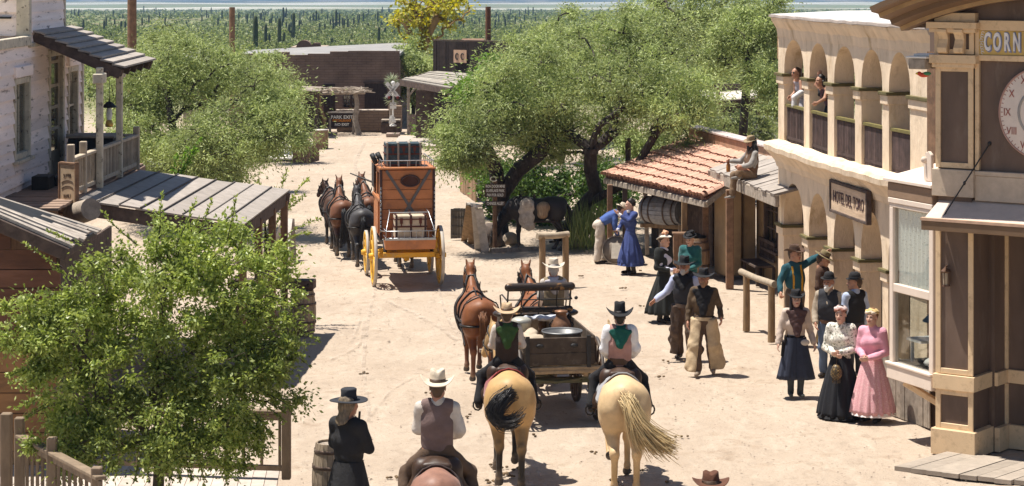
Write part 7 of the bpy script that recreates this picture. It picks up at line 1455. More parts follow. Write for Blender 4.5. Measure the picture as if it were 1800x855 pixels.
# ================================================================ BUCKBOARD WAGON
def wagon():
    c = Vector((.665, 34.4, 0)); t = thing('buckboard_wagon', 'dark weathered buckboard wagon with a high spring seat seen from behind', 'wagon', c, R(9)); W = False
    OLD = M('old_wagon_wood', (.065, .047, .033), scale=7, var=.3, col2=(.17, .14, .11), mk=(.54, .72), bump=.4, island=.15); PAL = M('worn_wagon_wood', (.34, .24, .14), scale=7, var=.3, col2=(.14, .10, .07), mk=(.5, .68), bump=.3)
    hw = .53; y0, y1 = -.32, 2.35
    mb = MB(); mb.bb((-hw, y0, .90), (hw, y0 + .035, 1.08)); mb.bb((-hw, y0 + .003, 1.084), (hw, y0 + .033, 1.31)); tg = mb.build('tailgate', OLD, t, .006, world=W)
    mb = MB()
    for s in (-.49, .44): mb.bb((s - .03, y0 - .03, .86), (s + .03, y0 - .002, 1.34))
    for s in (-.3, .22):
        mb.lathe([(0, 0), (.055, 0), (.055, .008), (0, .008)], (s, y0 - .001, 1.19), 12, M=Matrix.Rotation(R(90), 3, 'X'), sx=1.1, sy=.6)
    mb.build('cleat', IRON, tg, world=W)
    mb = MB()
    for s in (-1, 1): mb.bb((s * hw - .018, y0 + .04, .90), (s * hw + .018, y1, 1.10)); mb.bb((s * hw - .016, y0 + .04, 1.104), (s * hw + .016, y1, 1.33))
    mb.bb((-hw + .02, y1 - .03, .9), (hw - .02, y1, 1.3)); mb.build('side_board', OLD, t, .006, world=W)
    mb = MB()
    for k in range(7): mb.bb((-hw + .02 + k * .157, y0 + .04, .885), (-hw + .17 + k * .157, y1 - .04, .915))
    mb.build('floor', PAL, t, world=W)
    mb = MB(); mb.bb((-.66, y0 - .03, .82), (.66, y0 + .10, .875)); mb.bar((-.56, -.32, .80), (.56, -.32, .80), .08, .05)
    for s in (-1, 1): mb.bar((s * .40, y0, .76), (s * .36, 2.2, .74), .07, .08)
    mb.build('sill_beam', PAL, t, .006, world=W)
    mb = MB()
    for yy, zc in ((-.10, .70), (1.5, .60)):
        for sg in (1, -1): mb.tube([(-.56, yy, zc), (-.3, yy, zc + sg * .06), (0, yy, zc + sg * .09), (.3, yy, zc + sg * .06), (.56, yy, zc)], .022, 5)
    mb.bb((-.62, -.06, .58), (.62, .06, .66)); mb.bb((-.60, 1.44, .44), (.60, 1.56, .52)); mb.bar((0, 0, .6), (0, 1.5, .5), .07, .08); mb.tube([(-.4, -.1, .62), (.1, .9, .52), (.4, 1.5, .5)], .02, 5); mb.tube([(.4, -.1, .62), (-.1, .9, .52), (-.4, 1.5, .5)], .02, 5); mb.build('running_gear', M('olive_gear', (.10, .10, .06), col2=(.17, .13, .08), mk=(.5, .7)), t, .006, world=W)
    DRK = M('wheel_brown', (.075, .045, .03), rough=.6, var=.3, col2=(.2, .15, .11), mk=(.55, .72)); RIM = M('wheel_iron', (.10, .085, .075), metal=.4, rough=.55)
    for s in (-1, 1): wheel(t, (s * .62, 0, .63), .63, 14, DRK, RIM, .045); wheel(t, (s * .58, 1.5, .48), .48, 12, DRK, RIM, .045)
    # high seat
    mb = MB()
    for s in (-1, 1):
        mb.tube([(s * .48, 1.55, 1.3), (s * .50, 1.6, 1.42), (s * .50, 1.45, 1.84)], .014, 5); mb.tube([(s * .52, 2.05, 1.38), (s * .54, 2.05, 1.62), (s * .54, 1.85, 1.66), (s * .52, 1.5, 1.62)], .012, 5)
        mb.tube([(s * .45, 1.6, .95), (s * .5, 1.8, 1.15), (s * .45, 2.0, 1.32)], .02, 5)
    for x in (-.28, 0, .28): mb.tube([(x, 1.58, 1.36), (x, 1.45, 1.84)], .010, 5)
    mb.tube([(-.52, 1.52, 1.62), (.52, 1.52, 1.62)], .010, 5); mb.ell((.60, 1.55, 1.63), (.03, .03, .03), 8); mb.build('seat_frame', IRON, t, world=W)
    SE = M('worn_seat', (.03, .02, .015), rough=.4, col2=(.30, .15, .05), mk=(.56, .64), msc=8, bump=.2)
    sdf_obj('back_roll', [rc((-.50, 1.44, 1.83), (.50, 1.44, 1.83), .065, .065, .02)], .015, SE, t); sdf_obj('lower_roll', [rc((-.50, 1.55, 1.46), (.50, 1.55, 1.46), .05, .05, .02)], .015, SE, t)
    sdf_obj('seat', [rc((-.48, 1.85, 1.36), (.48, 1.85, 1.36), .21, .21, .03, ((0, 0, 1), .30))], .016, SE, t)
    mb = MB(); mb.bb((-.5, 2.3, .92), (.5, 2.33, 1.25)); mb.bar((0, 1.5, .5), (0, 4.3, .72), .06, .07); mb.bar((-.8, 2.55, .66), (.8, 2.55, .66), .06, .05); mb.build('pole', WOODG, t, world=W)
    def pt(x, y, z): return wmat(t) @ Vector((x, y, z))
    # load
    tt = thing('milk_can', 'old copper coloured milk can standing in the buckboard bed', 'milk can', pt(.26, 1.0, .915), R(9)); MB().lathe([(0, 0), (.16, 0), (.165, .02), (.16, .36), (.13, .44), (.085, .50), (.085, .56), (.10, .57), (.10, .60), (0, .61)], (0, 0, 0), 22).build('can', M('copper_can', (.24, .12, .065), rough=.45, metal=.35, var=.25, col2=(.12, .075, .05), mk=(.52, .7)), tt, world=False)
    m = MB()
    for s in (-1, 1): m.tube([(s * .155, 0, .33), (s * .19, 0, .38), (s * .13, 0, .46)], .01, 5)
    m.build('handle', IRON, tt, world=False)
    tt = thing('wash_tub', 'round galvanised wash tub behind the tailgate of the buckboard', 'tub', pt(.12, .15, .917), R(9)); MB().lathe([(0, .0), (.24, 0), (.30, .42), (.312, .43), (.312, .40), (.285, .40), (.24, .06), (0, .06)], (0, 0, 0), 28).build('tub', M('galvanised', (.13, .13, .13), metal=.3, rough=.45), tt, world=False)
    tt = thing('milk_can', 'pale metal can with yellowish lid at the left of the buckboard seat', 'can', pt(-.36, 1.05, .917), R(9)); MB().lathe([(0, 0), (.15, 0), (.15, .40), (.16, .41), (.155, .47), (.1, .5), (0, .5)], (0, 0, 0), 20).build('can', M('pale_tin', (.42, .40, .34), metal=.3, rough=.45), tt, world=False)
    tt = thing('sack', 'pale grain sack slumped in the left of the buckboard bed', 'sack', pt(-.3, .35, .92), R(9)); sdf_obj('sack', [rc((-.1, 0, .14), (.12, .15, .16), .15, .16, .08), rc((0, .3, .2), (.05, .45, .24), .15, .12, .08)], .018, M('sacking', (.42, .34, .25), bump=.4), tt, wr=.01)
    tt = thing('seat_blanket', 'white and blue crumpled cloth lying behind the buckboard seat', 'cloth', pt(0, 1.5, 1.3), R(9)); sdf_obj('cloth', [rc((-.3, -.02, .03), (.1, .0, .05), .05, .06, .04, ((0, 0, 1), .6)), rc((.05, -.03, .02), (.42, .02, .08), .07, .05, .04, ((0, 0, 1), .6)), rc((.2, .02, .0), (.3, .05, -.12), .05, .04, .03)], .012, M('white_blue_cloth', (.55, .56, .60), bump=.4), tt, wr=.012, wsc=22)
wagon()
# ================================================================ PEOPLE
def skinm(name, c): return M(name, c, rough=.5, var=.06, bump=.03, scale=30, spec=.35)
SKIN_A = skinm('skin_tanned', (.42, .22, .14)); SKIN_B = skinm('skin_ruddy', (.40, .19, .12)); SKIN_C = skinm('skin_fair', (.55, .33, .24)); LIP = M('lips', (.33, .10, .085), bump=0); BROW = M('brow', (.06, .04, .03), bump=0); EYEW = M('eye_dark', (.03, .022, .018), rough=.25, bump=0)
def cloth(name, c, var=.10, **k): return M(name, c, rough=.9, var=var * 1.8, scale=7, bump=.45, bsc=26, bdist=.02, **k)
def _head():
    p = [rc((0, .028, .038), (0, .012, .04), .088, .088, .03, ((1, 0, 0), .88)), rc((0, -.03, .03), (0, -.045, -.055), .066, .052, .04, ((1, 0, 0), .92)), rc((0, -.06, -.088), (0, -.066, -.088), .027, .027, .04), rc((-.045, -.005, -.06), (0, -.05, -.085), .03, .03, .03), rc((.045, -.005, -.06), (0, -.05, -.085), .03, .03, .03),
         rc((0, -.094, .018), (0, -.114, -.018), .009, .014, .014), rc((-.014, -.10, -.022), (.014, -.10, -.022), .010, .010, .01), rc((-.042, -.082, .032), (.042, -.082, .032), .014, .014, .02), rc((-.04, -.066, -.02), (-.036, -.07, -.03), .026, .022, .03), rc((.04, -.066, -.02), (.036, -.07, -.03), .026, .022, .03),
         rc((-.018, -.096, -.052), (.018, -.096, -.052), .010, .010, .012), rc((0, .03, -.05), (0, .035, -.16), .056, .060, .05)]
    p += [rc((q * .032, -.106, .012), (q * .034, -.104, .012), .015, .015, .012, None, True) for q in (-1, 1)] + [rc((q * .031, -.084, .011), (q * .033, -.083, .011), .013, .013, .004) for q in (-1, 1)] + [rc((q * .084, .018, .012), (q * .086, .024, -.022), .022, .014, .012, ((1, 0, .0), .42)) for q in (-1, 1)]
    V, Q = surf(p, .0062); c = V[Q].mean(1); mi = np.zeros(len(Q), int); ax = np.abs(c[:, 0])
    mi[(ax < .025) & (c[:, 2] < -.043) & (c[:, 2] > -.063) & (c[:, 1] < -.092)] = 1
    mi[(np.abs(ax - .032) < .017) & (np.abs(c[:, 2] - .011) < .0075) & (c[:, 1] < -.082)] = 2
    mi[(np.abs(ax - .036) < .020) & (np.abs(c[:, 2] - .034) < .0055) & (c[:, 1] < -.075)] = 3
    return V, Q, mi
HEADV, HEADQ, HEADM = _head()
def _hand(curl):
    p = [rc((0, 0, .02), (0, 0, -.02), .024, .030, .02, ((1, 0, 0), .7)), rc((0, -.012, -.02), (0, -.014, -.078), .026, .026, .02, ((1, 0, 0), .5)), rc((0, .014, -.02), (0, .016, -.074), .026, .024, .02, ((1, 0, 0), .5))]
    for i, (y, l) in enumerate(((-.033, .075), (-.011, .086), (.011, .080), (.032, .062))):
        a = V3((0, y, -.082)); c1 = curl * .9 + .1 * i * .3; c2 = curl * 2.0 + .05; b = a + .45 * l * V3((-math.sin(c1), y * .8, -math.cos(c1))); c = b + .33 * l * V3((-math.sin(c2), 0, -math.cos(c2))); d = c + .25 * l * V3((-math.sin(c2 + curl * .5), 0, -math.cos(c2 + curl * .5)))
        p += [rc(a + V3((0, 0, .02)), b, .0098, .0092, .006), rc(b, c, .0092, .0084, .004), rc(c, d, .0084, .0070, .004)]
    p += [rc((0, -.022, -.015), (-.012, -.05, -.05), .015, .012, .012), rc((-.012, -.05, -.05), (-.024, -.056 + .02 * curl, -.082), .0115, .009, .005)]
    return surf(p, .0056)
HANDS = {'relax': _hand(.35), 'fist': _hand(1.0), 'open': _hand(.08)}
HAIRM = {}
def prims_t(prims, Mx):
    out = []
    for p in prims:
        q = dict(p); q['a'] = np.array(Mx @ Vector(p['a'])); q['b'] = np.array(Mx @ Vector(p['b'])); s = Mx.to_scale()[0]; q['ra'] = p['ra'] * s; q['rb'] = p['rb'] * s
        if p['fl'] is not None: q['fl'] = (tuple(Mx.to_3x3().normalized() @ Vector(p['fl'][0])), p['fl'][1])
        out.append(q)
    return out
J0 = dict(pel=(0, 0, .96), ch=(0, 0, 1.24), up=(0, .01, 1.39), nk=(0, .015, 1.48), hd=(0, -.012, 1.63), s=(.180, .01, 1.415), e=(.235, .035, 1.14), w=(.245, -.05, .905), h=(.088, 0, .93), k=(.10, -.025, .50), a=(.105, .02, .09))
def person(label, loc, face, h=1.75, J=None, skin=SKIN_A, wear=(), yaw=0, pitch=0, roll=0, hands=('relax', 'relax'), fem=False, hint=None, toe=.19):
    t = thing('person', label, 'person', loc, R(face)); k = h / 1.75; j = {}
    for n, v in J0.items():
        if len(n) <= 1: j[n + 'L'] = V3(v); j[n + 'R'] = V3(v) * (-1, 1, 1)
        else: j[n] = V3(v)
    if fem:
        for q, sg in (('L', 1), ('R', -1)): j['s' + q] = V3((sg * .155, .01, 1.405)); j['e' + q] = V3((sg * .205, .035, 1.14))
    for n, v in (J or {}).items():
        if n in ('s', 'e', 'w', 'h', 'k', 'a'): j[n + 'L'] = V3(v); j[n + 'R'] = V3(v) * (-1, 1, 1)
        else: j[n] = V3(v)
    for n in j: j[n] = j[n] * k
    sp = j['up'] - j['pel']; sp = sp / np.linalg.norm(sp); sd = j['sL'] - j['sR']; sd = sd / np.linalg.norm(sd); fw = np.cross(sp, sd); fw /= np.linalg.norm(fw)   # fw points to the back
    P_ = dict(t=t, k=k, j=j, fw=fw, sd=sd, sp=sp, fem=fem)
    HM = Matrix.Translation(Vector(j['hd'])) @ Matrix.Rotation(R(yaw), 4, 'Z') @ Matrix.Rotation(R(pitch), 4, 'X') @ Matrix.Rotation(R(roll), 4, 'Y') @ Matrix.Scale(k * (.97 if fem else 1.03), 4); P_['HM'] = HM
    pr = torso(P_, 0) + [rc(j['nk'] - sp * .06 * k, j['hd'] - sp * .05 * k, .056 * k, .052 * k, .04)]
    for q in 'LR':
        pr += [rc(j['s' + q], j['e' + q], .052 * k, .040 * k, .04), rc(j['e' + q], j['w' + q], .042 * k, .027 * k, .02), rc(j['h' + q] * ((.6, 1, 1) if fem else (1, 1, 1)), j['k' + q], (.06 if fem else .085) * k, .05 * k, .05), rc(j['k' + q], j['a' + q], .05 * k, .036 * k, .03)]
        tv = tdir(P_, q); pr.append(rc(j['a' + q] + V3((0, .03 * k, -.045 * k)), j['a' + q] + tv * toe * .85 * k + V3((0, 0, -.05 * k)), .035 * k, .028 * k, .03))
    V, Q = surf(pr, .0165); Vs, Qs, Ms = [V], [Q], [np.zeros(len(Q), int)]; n = len(V)
    H_ = np.array(HM); Vs.append(HEADV @ H_[:3, :3].T + H_[:3, 3]); Qs.append(HEADQ + n); Ms.append(HEADM); n += len(HEADV)
    for q, hs in zip('LR', hands):
        hv, hq = HANDS[hs]; sg = 1 if q == 'L' else -1; d = j['w' + q] - j['e' + q]; d /= np.linalg.norm(d); hh = V3((hint or {}).get(q, (0, -.6, .8))); y = -(hh - d * (hh @ d)); y /= np.linalg.norm(y); z = -d; x = np.cross(y, z)
        Rm = np.stack([x, y, z], 1) * k * (.92 if fem else 1.0); v = hv * (sg, 1, 1); Vs.append(v @ Rm.T + j['w' + q]); Qs.append((hq if sg > 0 else hq[:, ::-1]) + n); Ms.append(np.zeros(len(hq), int)); n += len(hv)
    obj_np('body', np.concatenate(Vs), np.concatenate(Qs), [skin, LIP, EYEW, BROW], t, np.concatenate(Ms))
    for w in wear: w(P_)
    return t
def tdir(P_, q):
    d = P_['j'].get('t' + q)
    if d is not None: return V3(d) / P_['k'] / np.linalg.norm(V3(d) / P_['k'])
    return V3((.12 if q == 'L' else -.12, -1, 0)) / 1.007
def torso(P_, g, hip=True, thin=1.0):
    j, k, fw, sd = P_['j'], P_['k'], P_['fw'], P_['sd']; f = (fw, .66 if not P_['fem'] else .70); o = []
    wst = j['pel'] * .45 + j['ch'] * .55
    if P_['fem']:
        o += [rc(j['pel'], wst, (.145 if g else .105) * k + g, .108 * k + g, .08, f), rc(wst, j['ch'], .112 * k + g, .135 * k + g, .06, f), rc(j['ch'], j['up'], .138 * k + g, .10 * k + g, .08, f)]
        for s in (-1, 1): o.append(rc(j['ch'] - fw * .072 * k + sd * s * .062 * k + P_['sp'] * .01, j['ch'] - fw * .08 * k + sd * s * .066 * k, .050 * k + g, .048 * k + g, .06))
    else: o += [rc(j['pel'], wst, .142 * k + g, .132 * k + g, .08, f), rc(wst, j['ch'], .132 * k + g, .150 * k + g, .06, f), rc(j['ch'], j['up'], .155 * k + g, .112 * k + g, .08, f)]
    o.append(rc(j['sL'] - sd * .03, j['sR'] + sd * .03, .050 * k + g * .7, .050 * k + g * .7, .06))
    return o
def arms(P_, ru, re, rw, k_=.03, upto=1.0):
    j, k = P_['j'], P_['k']; o = []
    for q in 'LR': o += [rc(j['s' + q], j['e' + q], ru * k, re * k, .028), rc(j['e' + q], j['e' + q] + (j['w' + q] - j['e' + q]) * upto, re * k, rw * k, .018)]
    return o
def shirt(m, g=.012, puff=0, cuff=None, name='shirt', bib=False, ru=.057, re=.050, rw=.040, tail=True):
    def f(P_):
        j, k = P_['j'], P_['k']; pr = torso(P_, g) + arms(P_, ru, re, rw, upto=.96) + [rc(j['nk'] - P_['sp'] * .03 * k, j['nk'] + P_['sp'] * .015 * k, .066 * k, .062 * k, .03)]
        if puff:
            for q in 'LR': c = j['s' + q] * .62 + j['e' + q] * .38; pr.append(rc(j['s' + q] + P_['sp'] * .01, c, puff * k, puff * k * .8, .05))
        if rw > .055:
            for q in 'LR': d = j['w' + q] - j['e' + q]; pr.append(rc(j['e' + q] + d * .25, j['e' + q] + d * .8, (re + .012) * k, (rw + .012) * k, .04))
        o = sdf_obj(name, pr, .0145, m, P_['t'], cuts=[(j['pel'] - P_['sp'] * .10 * k, -P_['sp'])], wr=.006, wsc=13)
        if cuff is not None:
            for q in 'LR': d = j['w' + q] - j['e' + q]; sdf_obj('cuff', [rc(j['e' + q] + d * .80, j['e' + q] + d * .99, (rw + .004) * k, (rw - .002) * k, .01)], .011, cuff, P_['t'])
    return f
def vest(m, g=.036, name='vest', back=None, low=.10):
    def f(P_):
        j, k, sd = P_['j'], P_['k'], P_['sd']; pr = torso(P_, max(g, .036)) + [rc(j['s' + q], j['e' + q], .066 * k, .06 * k, .015, None, True) for q in 'LR'] + [rc(j['nk'], j['nk'] + P_['sp'] * .1, .075 * k, .09 * k, .02, None, True)]
        pr.append(rc(j['nk'] - P_['fw'] * .17 * k, j['ch'] - P_['fw'] * .20 * k, .085 * k, .05 * k, .01, None, True))
        sdf_obj(name, pr, .0145, m, P_['t'], cuts=[(j['pel'] - P_['sp'] * low * k, -P_['sp']), (j['sL'] + sd * .0, sd), (j['sR'], -sd)], wr=.005, wsc=12)
    return f
def jacket(m, g=.030, low=.16, open_=True, name='jacket', ru=.066, re=.057, rw=.047, puff=0, upto=.93):
    def f(P_):
        j, k = P_['j'], P_['k']; pr = torso(P_, g) + arms(P_, ru, re, rw, upto=upto)
        if puff:
            for q in 'LR': c = j['s' + q] * .6 + j['e' + q] * .4; pr.append(rc(j['s' + q] + P_['sp'] * .012, c, puff * k, puff * k * .8, .05))
        if open_: pr.append(rc(j['nk'] - P_['fw'] * .20 * k, j['pel'] - P_['fw'] * .20 * k, .10 * k, .07 * k, .01, None, True))
        pr.append(rc(j['nk'], j['nk'] + P_['sp'] * .12, .075 * k, .09 * k, .02, None, True))
        sdf_obj(name, pr, .0145, m, P_['t'], cuts=[(j['pel'] - P_['sp'] * low * k, -P_['sp'])], wr=.007, wsc=12)
    return f
def trousers(m, g=0, name='trousers', rk=.078, ra=.072):
    def f(P_):
        j, k = P_['j'], P_['k']; w = j['pel'] + P_['sp'] * .05 * k; pr = [rc(w, j['pel'] - P_['sp'] * .02 * k, .150 * k + g, .155 * k + g, .05, (P_['fw'], .72))]
        for q in 'LR': pr += [rc(j['h' + q] - V3((0, 0, .02)), j['k' + q], .105 * k + g, rk * k + g, .05), rc(j['k' + q], j['a' + q] + V3((0, 0, .02)), rk * k + g, ra * k + g, .03)]
        sdf_obj(name, pr, .0155, m, P_['t'], cuts=[(w + P_['sp'] * .02, P_['sp'])] + ([((0, 0, min(j['aL'][2], j['aR'][2]) - .03 * k), (0, 0, -1))]), wr=.007, wsc=11)
    return f
def shoes(m, name='boot', tall=.0):
    def f(P_):
        j, k = P_['j'], P_['k']
        for q in 'LR':
            tv = tdir(P_, q); a = j['a' + q]; pr = [rc(a + V3((0, .0, .02)) * k, a + V3((0, .015, -.03)) * k, .05 * k, .048 * k, .02), rc(a + V3((0, .02, -.045)) * k, a + tv * .16 * k + V3((0, 0, -.050)) * k, .042 * k, .036 * k, .03)]
            if tall: d = (j['k' + q] - a); pr.append(rc(a, a + d * tall, .05 * k, .068 * k, .02))
            sdf_obj(name, pr, .0115, m, P_['t'], cuts=[(a + V3((0, 0, -.088)) * k, (0, 0, -1))])
    return f
def loft(name, rings, m, t, n=72, closed_top=True):
    V = []; 
    for c, rx, ry, fa, ph, nf in rings:
        for i in range(n):
            a = 2 * math.pi * i / n; q = 1 + fa * math.sin(nf * a + ph) + fa * .6 * math.sin((nf * 1.7) // 1 * a + 2 + ph); V.append((c[0] + rx * q * math.cos(a), c[1] + ry * q * math.sin(a), c[2]))
    Q = [(i * n + j_, (i + 1) * n + j_, (i + 1) * n + (j_ + 1) % n, i * n + (j_ + 1) % n) for i in range(len(rings) - 1) for j_ in range(n)]
    return obj_np(name, V, Q, m, t)
def skirt(m, hem=.06, r=.36, waist=.13, folds=13, name='skirt', bell=.75, sx=1.0, front=0.0, dz=.06, amp=.05):
    def f(P_):
        j, k = P_['j'], P_['k']; w = j['pel'] + V3((0, 0, dz)) * k; z1 = hem; L = []
        for i in range(17):
            f_ = i / 16; z = w[2] + (z1 - w[2]) * f_; rr = (waist + (r - waist) * (1 - (1 - f_) ** 1.35 if bell > .7 else f_ ** bell)) * k; c = (w[0] * (1 - f_), w[1] * (1 - f_) - front * f_ + .02 * f_, z); L.append((c, rr * sx, rr * (.82 + .15 * f_), amp * f_ ** .8, .3 + .5 * f_, folds))
        L.append(((0, .02 - front, z1 + .02), L[-1][1] * .9, L[-1][2] * .9, 0, 0, folds)); loft(name, L, m, P_['t'])
    return f
def sash(m, r=.135, h_=.035, dz=.05, name='belt', g=.0):
    def f(P_):
        j, k = P_['j'], P_['k']; c = j['pel'] + P_['sp'] * dz * k; V = []; n = 40; fw, sd, sp = P_['fw'], P_['sd'], P_['sp']
        for u, rr in ((-1, r), (-1, r + .012), (1, r + .012), (1, r)):
            for i in range(n): a = 2 * math.pi * i / n; V.append(c + sd * math.cos(a) * rr * k + fw * math.sin(a) * rr * k * (.74 + g) + sp * u * h_ * k)
        Q = [(b * n + i, b * n + (i + 1) % n, ((b + 1) % 4) * n + (i + 1) % n, ((b + 1) % 4) * n + i) for b in range(4) for i in range(n)]; obj_np(name, V, Q, m, P_['t'], smooth=False)
    return f
def hat(m, R_=.19, hc=.125, rt=.082, curl=.03, dip=.012, pinch=.02, dome=False, band=None, z0=.062, tilt=0, name='hat', dent=.02, side=0):
    def f(P_):
        n = 48; rin = .096; prof = [(rin * .96, -.004)] + [(rin + (R_ - rin) * q, 0) for q in (.0, .35, .7, 1.0)] + [(R_, .006), (R_ - .01, .009)] + [(rin + (R_ - rin) * q, .010) for q in (.7, .35, .04)]
        prof += [(rin, .016), (rin * .985, .045)] + ([(rin * .95, hc * .55), (rin * .82, hc * .82), (rin * .55, hc * .97), (.02, hc), (0, hc)] if dome else [(rin * .94, hc * .6), (rt + .006, hc * .93), (rt - .008, hc), (rt * .55, hc - dent), (0, hc - dent * 1.3)])
        V = []
        for r, z in prof:
            for i in range(n):
                a = 2 * math.pi * i / n; q = max(0, (r - rin) / (R_ - rin)) if z < .012 else 0; zz = z + (curl * math.cos(a) ** 4 * q ** 1.6 - dip * math.sin(a) ** 2 * q) + (side * math.cos(a) * q); x, y = r * math.cos(a) * (.90 if q == 0 else .90 + .1 * q - curl * q * .5), r * math.sin(a) * 1.06
                if z > hc * .55 and not dome: zz -= pinch * math.exp(-(x / .035) ** 2) * (1 if r > .01 else 1) * .8; x *= 1 - pinch * 3.5 * max(0, -math.sin(a))
                V.append((x, y, zz))
        Q = [(i * n + k_, i * n + (k_ + 1) % n, (i + 1) * n + (k_ + 1) % n, (i + 1) * n + k_) for i in range(len(prof) - 1) for k_ in range(n)]
        HT = P_['HM'] @ Matrix.Translation((0, .012, z0)) @ Matrix.Rotation(R(tilt), 4, 'X'); A = np.array(HT); o = obj_np(name, np.array(V) @ A[:3, :3].T + A[:3, 3], Q, m, P_['t'])
        if band is not None:
            V = []
            for r, z in ((rin * 1.0, .014), (rin * 1.03, .014), (rin * 1.02, .04), (rin * .98, .04)):
                for i in range(n): a = 2 * math.pi * i / n; V.append((r * .905 * math.cos(a), r * 1.065 * math.sin(a), z))
            obj_np('hat_band', np.array(V) @ A[:3, :3].T + A[:3, 3], [(b * n + i, b * n + (i + 1) % n, (b + 1) * n + (i + 1) % n, (b + 1) * n + i) for b in range(3) for i in range(n)], band, o)
    return f
def hsdf(name, prims, m, h_=.008, cuts=(), wr=0.0):
    def f(P_):
        V, Q = surf(prims, h_, cuts, wr, 30); A = np.array(P_['HM']); obj_np(name, V @ A[:3, :3].T + A[:3, 3], Q, m, P_['t'])
    return f
def hair_short(m): return hsdf('hair', [rc((0, .04, .045), (0, .03, .05), .094, .092, .03, ((1, 0, 0), .92)), rc((0, .07, -.01), (0, .075, -.05), .065, .05, .04, ((1, 0, 0), 1.1))], m, cuts=[((0, -.045, .06), (0, -1, -.55))], wr=.002)
def hair_long(m, L=.28, back=.07, wid=.07, front=False):
    p = [rc((0, .04, .045), (0, .03, .05), .096, .094, .03, ((1, 0, 0), .94)), rc((0, .065, .0), (0, back + .05, -L * .6), .085, wid, .05, ((0, 1, 0), .8)), rc((0, back + .05, -L * .6), (0, back + .05, -L), wid, .035, .04, ((0, 1, 0), .6))]
    if front: p += [rc((q * .075, .0, .02), (q * .10, -.05, -.26), .032, .03, .03) for q in (-1, 1)] + [rc((q * .10, -.05, -.26), (q * .09, -.075, -.40), .032, .012, .03) for q in (-1, 1)]
    return hsdf('hair', p, m, .009, cuts=[((0, -.055, .07), (0, -1, -.9))] if not front else [((0, -.075, .0), (0, -1, -.1))] if False else [], wr=.004)
def hair_up(m): return hsdf('hair', [rc((0, .035, .05), (0, .02, .065), .098, .09, .03, ((1, 0, 0), .95)), rc((0, .05, .10), (0, .03, .115), .062, .055, .03), rc((0, .09, .02), (0, .09, .03), .05, .05, .03)], m, cuts=[((0, -.058, .055), (0, -1, -.35))], wr=.003)
def beard(m, L=.05): return hsdf('beard', [rc((-.058, -.02, -.045), (0, -.078, -.092), .026, .03, .03), rc((.058, -.02, -.045), (0, -.078, -.092), .026, .03, .03), rc((0, -.08, -.085), (0, -.082, -.085 - L), .04, .022, .03), rc((-.028, -.104, -.038), (.028, -.104, -.038), .011, .011, .012)], m, .007, wr=.003)
def moustache(m): return hsdf('moustache', [rc((0, -.112, -.036), (-.034, -.098, -.048), .011, .007, .008), rc((0, -.112, -.036), (.034, -.098, -.048), .011, .007, .008)], m, .005)
def kerchief(m, back=True, L=.26):
    def f(P_):
        j, k, sp, fw, sd = P_['j'], P_['k'], P_['sp'], P_['fw'], P_['sd']; c = j['nk'] - sp * .015 * k; pr = []
        ps = [c + (sd * math.cos(a) + fw * math.sin(a) * .9) * .078 * k + sp * .015 * k for a in np.linspace(0, 2 * math.pi, 11)]
        for a, b in zip(ps, ps[1:]): pr.append(rc(a, b, .032 * k, .032 * k, .02))
        s = 1 if back else -1; f0 = fw * s; top = j['up'] + f0 * .120 * k + sp * .02 * k
        for u in np.linspace(-1, 1, 5): pr.append(rc(top + sd * u * .150 * k + sp * (.045 - .02 * abs(u)) * k, j['ch'] * .85 + j['up'] * .15 + f0 * (.160 * k) + sd * u * .02 * k - sp * max(0, L - .20) * k, .034 * k, .018 * k, .03, (fw, .55)))
        sdf_obj('kerchief', pr, .012, m, P_['t'], wr=.004, wsc=20)
    return f
def chaps(m, flare=.17, out=.05, hem=.06, name='chaps', wr=.006, wing=True):
    def f(P_):
        j, k = P_['j'], P_['k']
        for q, s in (('L', 1), ('R', -1)):
            pr = [rc(j['h' + q] + V3((s * .02, -.01, .0)), j['k' + q] + V3((s * .02, 0, 0)), .118 * k, .115 * k, .05), rc(j['k' + q] + V3((s * .02, 0, 0)), j['a' + q] + V3((s * (.02 + out * .5), .0, .0)), .115 * k, flare * k, .05, ((0, 1, 0), .72))]
            if wing: pr += [rc(j['h' + q] + V3((s * .10, 0, -.10)), j['a' + q] + V3((s * (.10 + out), .02, .08)), .04 * k, .085 * k, .06, ((0, 1, 0), .4))]
            sdf_obj(name, pr, .0155, m, P_['t'], cuts=[((0, 0, j['a' + q][2] - .02 * k), (0, 0, -1)), (j['pel'] + V3((0, 0, .02)), (0, -.25, 1)), (j['h' + q] * (.35, 1, 1) + V3((0, 0, 0)), (-s, 0, -.10))], wr=wr, wsc=13)
        sash(m, .166, .03, -.01, 'chaps_belt', .06)(P_)
    return f
def suspenders(m):
    def f(P_):
        j, k, fw, sd, sp = P_['j'], P_['k'], P_['fw'], P_['sd'], P_['sp']; pr = torso(P_, .014)
        for s in (-1, 1):
            mb = MB()
            for fr in (-1, 1):
                pts = []
                for q in np.linspace(0, 1, 9):
                    c = j['pel'] * (1 - q) + j['up'] * q + sd * s * (.085 * k) + sp * .045 * k * q; d = np.linspace(.0, .3, 60); v = field(pr, c + np.outer(d, fw * fr)); i = int(np.argmax(v > 0)); pts.append(Vector(c + fw * fr * (d[i] + .004)))
                for a, b in zip(pts, pts[1:]): mb.bar(a, b, .035 * k, .006, up=tuple(fw))
            mb.build('suspender', m, P_['t'], world=False)
    return f
